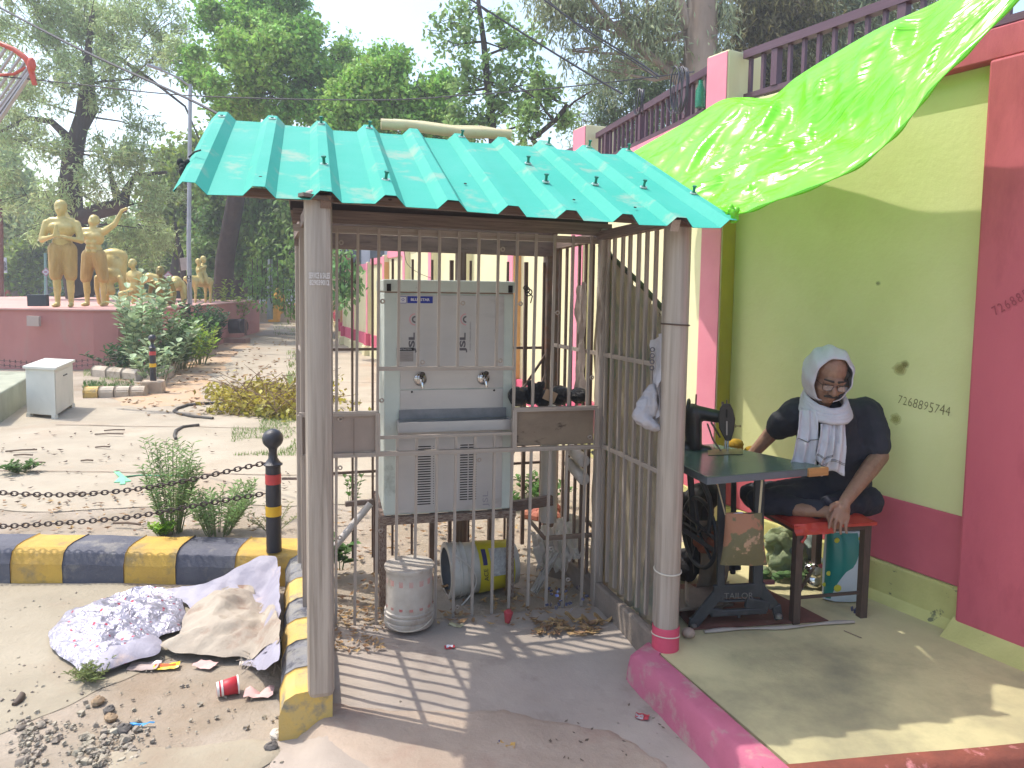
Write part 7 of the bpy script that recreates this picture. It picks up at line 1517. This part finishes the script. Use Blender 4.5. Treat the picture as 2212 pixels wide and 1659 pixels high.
grass((180, 826, 290, 842), 1200, .06, 6, shr)
# heap of cut branches with yellowed leaves
hp_ = empty('branch_heap', gx(560, 900), 'heap of cut branches with yellowing leaves beside the path', 'branches')
r = random.Random(77); b = MB(); P = []
for i in range(64):
    a = gx(r.uniform(500, 660), r.uniform(850, 905), .17); an = r.uniform(-.5, 3.6); l = r.uniform(.3, .85); c = a+Vector((math.cos(an)*l, math.sin(an)*l*.4, r.uniform(.02, .5))); m_ = (a+c)/2+Vector((0, 0, .08)); b.tube([a, m_, c], [.006, .005, .002], 5)
    for k in range(60): q = a.lerp(c, r.random()); P.append((q.x+r.gauss(0, .07), q.y+r.gauss(0, .07), max(.17, q.z*.75+r.gauss(0, .05))))
b.build('cut_branch', mat('cut_twigs', hx('7d6450'), hx('675242'), 9, .9), hp_); P = np.array(P)
leafmesh('leaves', P, np.tile([0, 0, 1], (len(P), 1)), .085*(.5+.8*np.random.default_rng(3).random(len(P))), leafmat('yellowed_leaves', 'a9963c', '7f7f38', .3), hp_, .5, 3, .4)

# ---------------------------------------------------------------- far street furniture, vehicles, people
ld = empty('litter_drum', V(500, 720, 19.5), 'black cylindrical litter drum on a metal stand beside the path', 'litter bin')
MB().lathe([(.001, 0), (.19, .001), (.19, .60), (.001, .601)], V(486, 705, 19.6), V(528, 704, 19.4)-V(486, 705, 19.6), 18).build('drum', mat('black_drum', hx('3a3438'), hx('2e292c'), 6, .6), ld, True)
stick('leg', ld, V(531, 690, 19.3), V(531, 724, 19.3), .06, .04, steel_dark); stick('leg', ld, V(488, 690, 19.6), V(488, 724, 19.6), .06, .04, steel_dark)
stp = MB().box(gb_(510, 19)+Vector((0, 0, .07)), (.6, .35, .14)); tag(stp.build('brick_step', mat('brick_red_dust', hx('a08070'), hx('8d6e60'), 5, .9), None, bevel=.01), 'small dusty step block under the black litter drum', 'block')
fwall = MB().prism([(-11.2, 31.5), (-8.3, 30.6), (-8.3, 30.9), (-11.2, 31.8)], .1, 1.0); lo = V(560, 650, 31); hi = V(645, 650, 30)
fwall = MB().bar(Vector((lo.x, 31, .5)), Vector((hi.x+1.5, 30.3, .5)), .25, .85); tag(fwall.build('low_wall', mat('beige_low_wall', hx('b8a48e'), hx('a8947e'), 3, .9), None), 'low beige wall closing the far end of the path', 'wall')
for x, lab, hh in ((596, 'yellow seated figure on the low wall, left one', .62), (682-0, None, 0), (668-0, None, 0)):
    if not lab: continue
ymat = mat('mustard_yellow_paint', hx('cc9a22'), hx('b8881c'), 6, .6)
for x, y, sy, lab in ((600, 660, 1.0, 'yellow painted figure by the far low wall beside the small bollard'), (679, 652, .8, 'yellow painted figure on the far low wall near the gate')):
    p = Vector((V(x, 650, 29.6).x, 29.6, .55 if sy == 1 else .95)); o = empty('yellow_figure', p, lab, 'statue')
    blob([('e', p+Vector((0, 0, .25)), (.28, .2, .3), None), ('e', p+Vector((.02, 0, .62)), (.22, .17, .26), None), ('e', p+Vector((.02, -.02, .92)), (.11, .11, .13), None), ('c', p+Vector((-.2, 0, .7)), p+Vector((-.42, -.1, .45)), .08, .06), ('c', p+Vector((.22, 0, .7)), p+Vector((.3, -.2, .4)), .08, .06)], 'figure', ymat, o, .04, 3)
for x, lab in ((592, 'square yellow bin at the far left end of the low wall'), (651, 'square yellow bin in the middle of the far low wall')):
    p = Vector((V(x, 650, 29.2).x, 29.2, .15)); b = MB(); w0 = .22; vs = [p+Vector((sx*w0*k, sy*w0*k, z)) for z, k in ((.1, .8), (.85, 1.0)) for sx, sy in ((-1, -1), (1, -1), (1, 1), (-1, 1))]
    b.add(vs, [(3, 2, 1, 0), (4, 5, 6, 7), (0, 1, 5, 4), (1, 2, 6, 5), (2, 3, 7, 6), (3, 0, 4, 7)]); tag(b.build('bin', ymat, None), lab, 'bin')
gt = empty('barred_gate', Vector((V(665, 640, 33).x, 33, .15)), 'dark vertical-barred gate beyond the far low wall', 'gate')
x0 = V(640, 640, 33).x; x1 = V(722, 640, 33).x
for i in range(16): x = x0+(x1-x0)*i/15; stick('bar', gt, (x, 33, .9), (x, 33, 2.7), .03, .03, black)
stick('rail', gt, (x0, 33, 2.7), (x1, 33, 2.7), .05, .05, black); stick('rail', gt, (x0, 33, 1.0), (x1, 33, 1.0), .05, .05, black)
gp2 = empty('gate_pillar', Vector((V(632+0, 640, 31.5).x, 31.5, .15)), 'cream and crimson gate pillar partly behind the creepers', 'pillar')
xa = V(708, 640, 31.5).x; MB().bar((xa, 31.5, 1.9), (xa+1.0, 31.5, 1.9), .5, 2.2).build('pillar_body', cream, gp2); MB().bar((xa-.02, 31.22, 2.85), (xa+1.0, 31.22, 2.85), .04, .22).bar((xa+.72, 31.2, 1.8), (xa+.95, 31.2, 1.8), .04, 2.1).build('crimson_border', redw, gp2)
hbw = MB().bar((V(600, 560, 45).x, 45, 3.0), (V(860, 560, 45).x, 45, 3.0), 6, 6); 
bld = empty('white_building', (V(700, 600, 45).x, 45, 0), 'pale building glimpsed through the trees beyond the gate', 'building'); hbw.build('wall', mat('white_render', hx('bdbcc4'), hx('aeadb5'), 2, .8), bld)
for i in range(5):
    x = V(615+50*i, 560, 42).x; MB().box((x, 41.98, 3.2), (.8, .05, 1.2)).build('window', mat('dark_glass', hx('3a4048'), rough=.2), bld)
def car(p, ang, m, label, s=1.0):
    o = empty('parked_car', p, label, 'car'); R_ = Matrix.Rotation(ang, 3, 'Z'); q = lambda x, y, z: Vector(p)+R_ @ Vector((x*s, y*s, z*s))
    pr_ = [(-2, .35), (-2.05, .75), (-1.3, .95), (-.75, 1.4), (.7, 1.42), (1.35, .98), (1.95, .88), (2.05, .4)]
    b = MB(); n_ = len(pr_); vs = [q(x, y, z) for y in (-.82, .82) for x, z in pr_]; b.add(vs, [tuple(range(n_))[::-1], tuple(range(n_, 2*n_))]+[(i, (i+1) % n_, n_+(i+1) % n_, n_+i) for i in range(n_)]); b.build('body', m, o, bevel=.06)
    gl_ = mat('car_glass', hx('23282e'), rough=.1); b = MB(); pw_ = [(-1.15, .97), (-.68, 1.34), (.62, 1.36), (1.15, 1.0)]; 
    for y in (-.825, .825): MB().add([q(x, y, z) for x, z in pw_], [(0, 1, 2, 3)]).build('side_window', gl_, o)
    MB().add([q(-1.28, -.7, .98), q(-1.28, .7, .98), q(-.79, .66, 1.39), q(-.79, -.66, 1.39)], [(0, 1, 2, 3)]).build('windscreen', gl_, o)
    for x in (-1.3, 1.3):
        for y in (-.83, .66): w__ = MB().lathe([(.001, 0), (.32, .0), (.32, .17), (.001, .17)], q(x, y, .32), R_ @ Vector((0, 1, 0)), 16).build('wheel', mat('tyre_rubber', hx('1f1f22')), o); MB().lathe([(.001, 0), (.17, .002)], q(x, y-.01, .32), R_ @ Vector((0, -1, 0)), 12).build('rim', steel, w__)
    return o
for x, D, ang, m, lab in ((93, 42, .2, mat('dark_grey_car', hx('5a5c66'), rough=.3, coat=.5), 'grey parked car behind the leftmost statue near the floodlight'), (205, 44, .1, mat('silver_blue_car', hx('8b98ad'), rough=.3, coat=.5), 'silver blue parked car seen between the standing statues'), (515, 40, .3, mat('white_car', hx('c0c6cc'), rough=.3, coat=.5), 'pale car glimpsed behind the bushes at the plinth end')):
    car(Vector((V(x, 640, D).x, D, .1)), ang, m, lab)
def bike(p, label, m):
    o = empty('motorcycle', p, label, 'motorcycle'); p = Vector(p); rub = mat('tyre_rubber', hx('1f1f22'))
    for x in (-.62, .62): MB().torus(p+Vector((x, 0, .3)), .25, .05, (0, 1, 0), 16, 6).build('wheel', rub, o, True)
    MB().capsule(p+Vector((-.35, 0, .62)), p+Vector((.25, 0, .72)), .12, .15).build('tank', m, o, True); MB().box(p+Vector((.35, 0, .78)), (.6, .24, .08)).build('seat', rub, o, bevel=.02)
    MB().tube([p+Vector((-.62, 0, .3)), p+Vector((-.42, 0, .95)), p+Vector((-.35, -.3, 1.02))], .025, 6).tube([p+Vector((-.42, 0, .95)), p+Vector((-.35, .3, 1.02))], .025, 6).build('handlebar', steel_dark, o); MB().box(p+Vector((0, 0, .42)), (.45, .25, .3)).build('engine', steel_dark, o, bevel=.03)
bike(Vector((V(22, 640, 36).x, 36, .1)), 'black motorcycle standing beside the person in orange at the far left', mat('black_bike_paint', hx('26262b'), rough=.3)); bike(Vector((V(72, 640, 33).x, 33, .1)), 'grey motorcycle behind the floodlight on the plinth', mat('grey_bike_paint', hx('50505a'), rough=.3))
def farperson(p, cloth_m, head_m, label, s=1.0):
    o = empty('person', p, label, 'person'); p = Vector(p); q = lambda x, y, z: p+Vector((x*s, y*s, z*s))
    blob([('e', q(0, -.02, 1.58), (.09, .10, .12), None), ('c', q(0, 0, 1.45), q(0, 0, 1.4), .05, .06), ('c', q(-.1, 0, .85), q(-.1, 0, .08), .09, .05), ('c', q(.1, 0, .85), q(.1, 0, .08), .09, .05), ('e', q(0, 0, 1.15), (.18, .12, .3), None), ('c', q(-.2, 0, 1.35), q(-.27, -.05, 1.05), .05, .04), ('c', q(-.27, -.05, 1.05), q(-.1, -.22, .98), .04, .035), ('c', q(.2, 0, 1.35), q(.28, -.02, 1.05), .05, .04), ('c', q(.28, -.02, 1.05), q(.24, -.15, .82), .04, .035)], 'body', skin, o, .025, 2)
    blob([('c', q(-.10, 0, .85), q(-.11, 0, .15), .13, .12), ('c', q(.10, 0, .85), q(.11, 0, .15), .13, .12), ('e', q(0, 0, 1.15), (.22, .16, .32), None), ('c', q(-.2, 0, 1.36), q(-.28, -.05, 1.08), .075, .07), ('c', q(.2, 0, 1.36), q(.29, -.02, 1.08), .075, .07)], 'clothes', cloth_m, o, .025, 2)
    blob([('e', q(0, .04, 1.62), (.12, .11, .13), None), ('e', q(0, .05, 1.45), (.15, .12, .12), None)], 'headcloth', head_m, o, .02, 2)
farperson(Vector((V(6, 640, 33).x, 33, .1)), mat('orange_red_cloth', hx('c05a45'), hx('b07a6a'), 4, .9), mat('red_headcloth', hx('c8402e')), 'person in orange-red clothes and headscarf standing at the far left edge')
farperson(Vector((V(224, 640, 30).x, 30, .1)), mat('pale_grey_shirt', hx('b3b3bf'), hx('a3a3b0'), 4, .9), mat('pale_helmet', hx('c3c7cf')), 'person in pale grey with a white helmet seen between the second statue legs')
def sign(x, y, D, hw, label, pole=True):
    p = V(x, y, D); o = empty('road_sign', (p.x, D, .1), label, 'sign'); w_ = hw*D/1600
    MB().tube([(p.x, D+.03, .1), (p.x, D+.03, p.z+w_)], .03, 8).build('pole', galv, o)
    b = MB(); vs = [p+Vector((0, 0, w_)), p+Vector((w_, 0, 0)), p+Vector((0, 0, -w_)), p+Vector((-w_, 0, 0))]; vs += [v+Vector((0, .02, 0)) for v in vs]; b.add(vs, [(0, 1, 2, 3)[::-1], (4, 5, 6, 7), (0, 1, 5, 4), (1, 2, 6, 5), (2, 3, 7, 6), (3, 0, 4, 7)]); pl3 = b.build('plate', mat('pink_sign_border', hx('c0607a')), o)
    k = .82; MB().add([p+Vector((0, -.006, w_*k)), p+Vector((w_*k, -.006, 0)), p+Vector((0, -.006, -w_*k)), p+Vector((-w_*k, -.006, 0))], [(3, 2, 1, 0)]).build('plate_ground', mat('sign_white', hx('c9c4cc')), pl3)
    MB().bar(p+Vector((-w_*.35, -.01, .0)), p+Vector((w_*.35, -.01, 0)), .004, w_*.35).build('plate_print', mat('sign_pink_print', hx('b8708a')), pl3)
sign(99, 680*.864, 30, 9.5, 'diamond road sign with pink border between street and left statue'); sign(420, 595, 32, 12, 'diamond road sign with pink border just right of the lamp pole') if False else sign(363, 596, 27, 10, 'diamond road sign with pink border behind the statues near the leaning trunk')
pb_ = empty('poster_pole', (V(5, 600, 28).x, 28, .1), 'pole at the far left carrying a white poster with two portraits', 'sign')
MB().tube([(V(5, 600, 28).x, 28, .1), (V(5, 600, 28).x, 28, 3.0)], .05, 8).build('pole', galv, pb_); pp_ = MB().bar(V(-12, 573, 27.9), V(15, 573, 27.9), .02, .57); pp_ = pp_.build('poster', mat('poster_white', hx('c6c8cf')), pb_)
for x in (-3, 9): MB().ell(V(x, 570, 27.85), (.07, .01, .10), None, 10, 6).ell(V(x, 580, 27.85), (.10, .01, .08), None, 10, 6).build('portrait', mat('grey_portrait', hx('5f5a60')), pp_)
hut = empty('roadside_hut', (V(42, 640, 34).x, 34, .1), 'small roadside hut with a green roof beyond the plinth at left', 'hut'); hx0 = V(30, 640, 34).x; hx1 = V(58, 640, 34).x
MB().bar((hx0, 34, .95), (hx1, 34, .95), .8, 1.7).build('wall', mat('grey_brown_wall', hx('8a7d74'), hx('766a62'), 4, .9), hut); MB().bar((hx0-.15, 33.9, 1.9), (hx1+.15, 33.9, 1.85), 1.3, .08).build('roof', mat('hut_green_roof', hx('2f9a80')), hut)
fp2 = MB().tube([(V(97, 640, 31).x, 31, .1), (V(97, 530, 31).x, 31, 2.9)], .05, 8); tag(fp2.build('thin_pole', mat('mint_pole', hx('8fb0ab')), None), 'thin mint green pole rising behind the left diamond sign', 'pole')
fp3 = MB().tube([V(583, 690, 22), V(583, 620, 22), V(584, 560, 22)], [.09, .085, .07], 10); tag(fp3.build('concrete_pole', mat('pale_concrete_pole', hx('9aa3a0'), hx('8b9491'), 4, .8), None, True), 'pale concrete pole rising into the creepers beside the path', 'pole')
bt_ = MB().tube([V(3, 640, 20), V(2, 500, 20), V(0, 430, 20)], [.06, .06, .05], 8); tag(bt_.build('rusty_pole', mat('rusty_red_pole', hx('7d5a50'), hx('6a4a42'), 4, .8), None, True), 'rusty red pole standing at the extreme left edge', 'pole')
# pile of stones and soil where the wall foot meets the path behind the shelter
bld2 = MB(); r = random.Random(6)
for i in range(16): p = G(r.uniform(1130, 1215), r.uniform(1090, 1118), .17); bld2.ell(p, (.05, .04, .035), Matrix.Rotation(r.random()*3, 3, 'Z'), 7, 5)
tag(bld2.build('brick_rubble', mat('brick_rubble', hx('a0604c'), hx('8a5545'), 9, .9, island=.2), None), kind='stuff')

# ---------------------------------------------------------------- hazy air round the whole place
hz = MB().box((-20, 30, 9.0), (150, 90, 20.5)).build('haze', None, None, org=(0, 0, 0)); tag(hz, kind='stuff')
hm = bpy.data.materials.new('haze_air'); hm.use_nodes = True; t = hm.node_tree; t.nodes.clear(); o_ = t.nodes.new('ShaderNodeOutputMaterial'); pv = t.nodes.new('ShaderNodeVolumePrincipled')
pv.inputs['Color'].default_value = (.90, .93, 1, 1); pv.inputs['Density'].default_value = .004; pv.inputs['Anisotropy'].default_value = .3; t.links.new(pv.outputs[0], o_.inputs['Volume']); hz.data.materials.append(hm)
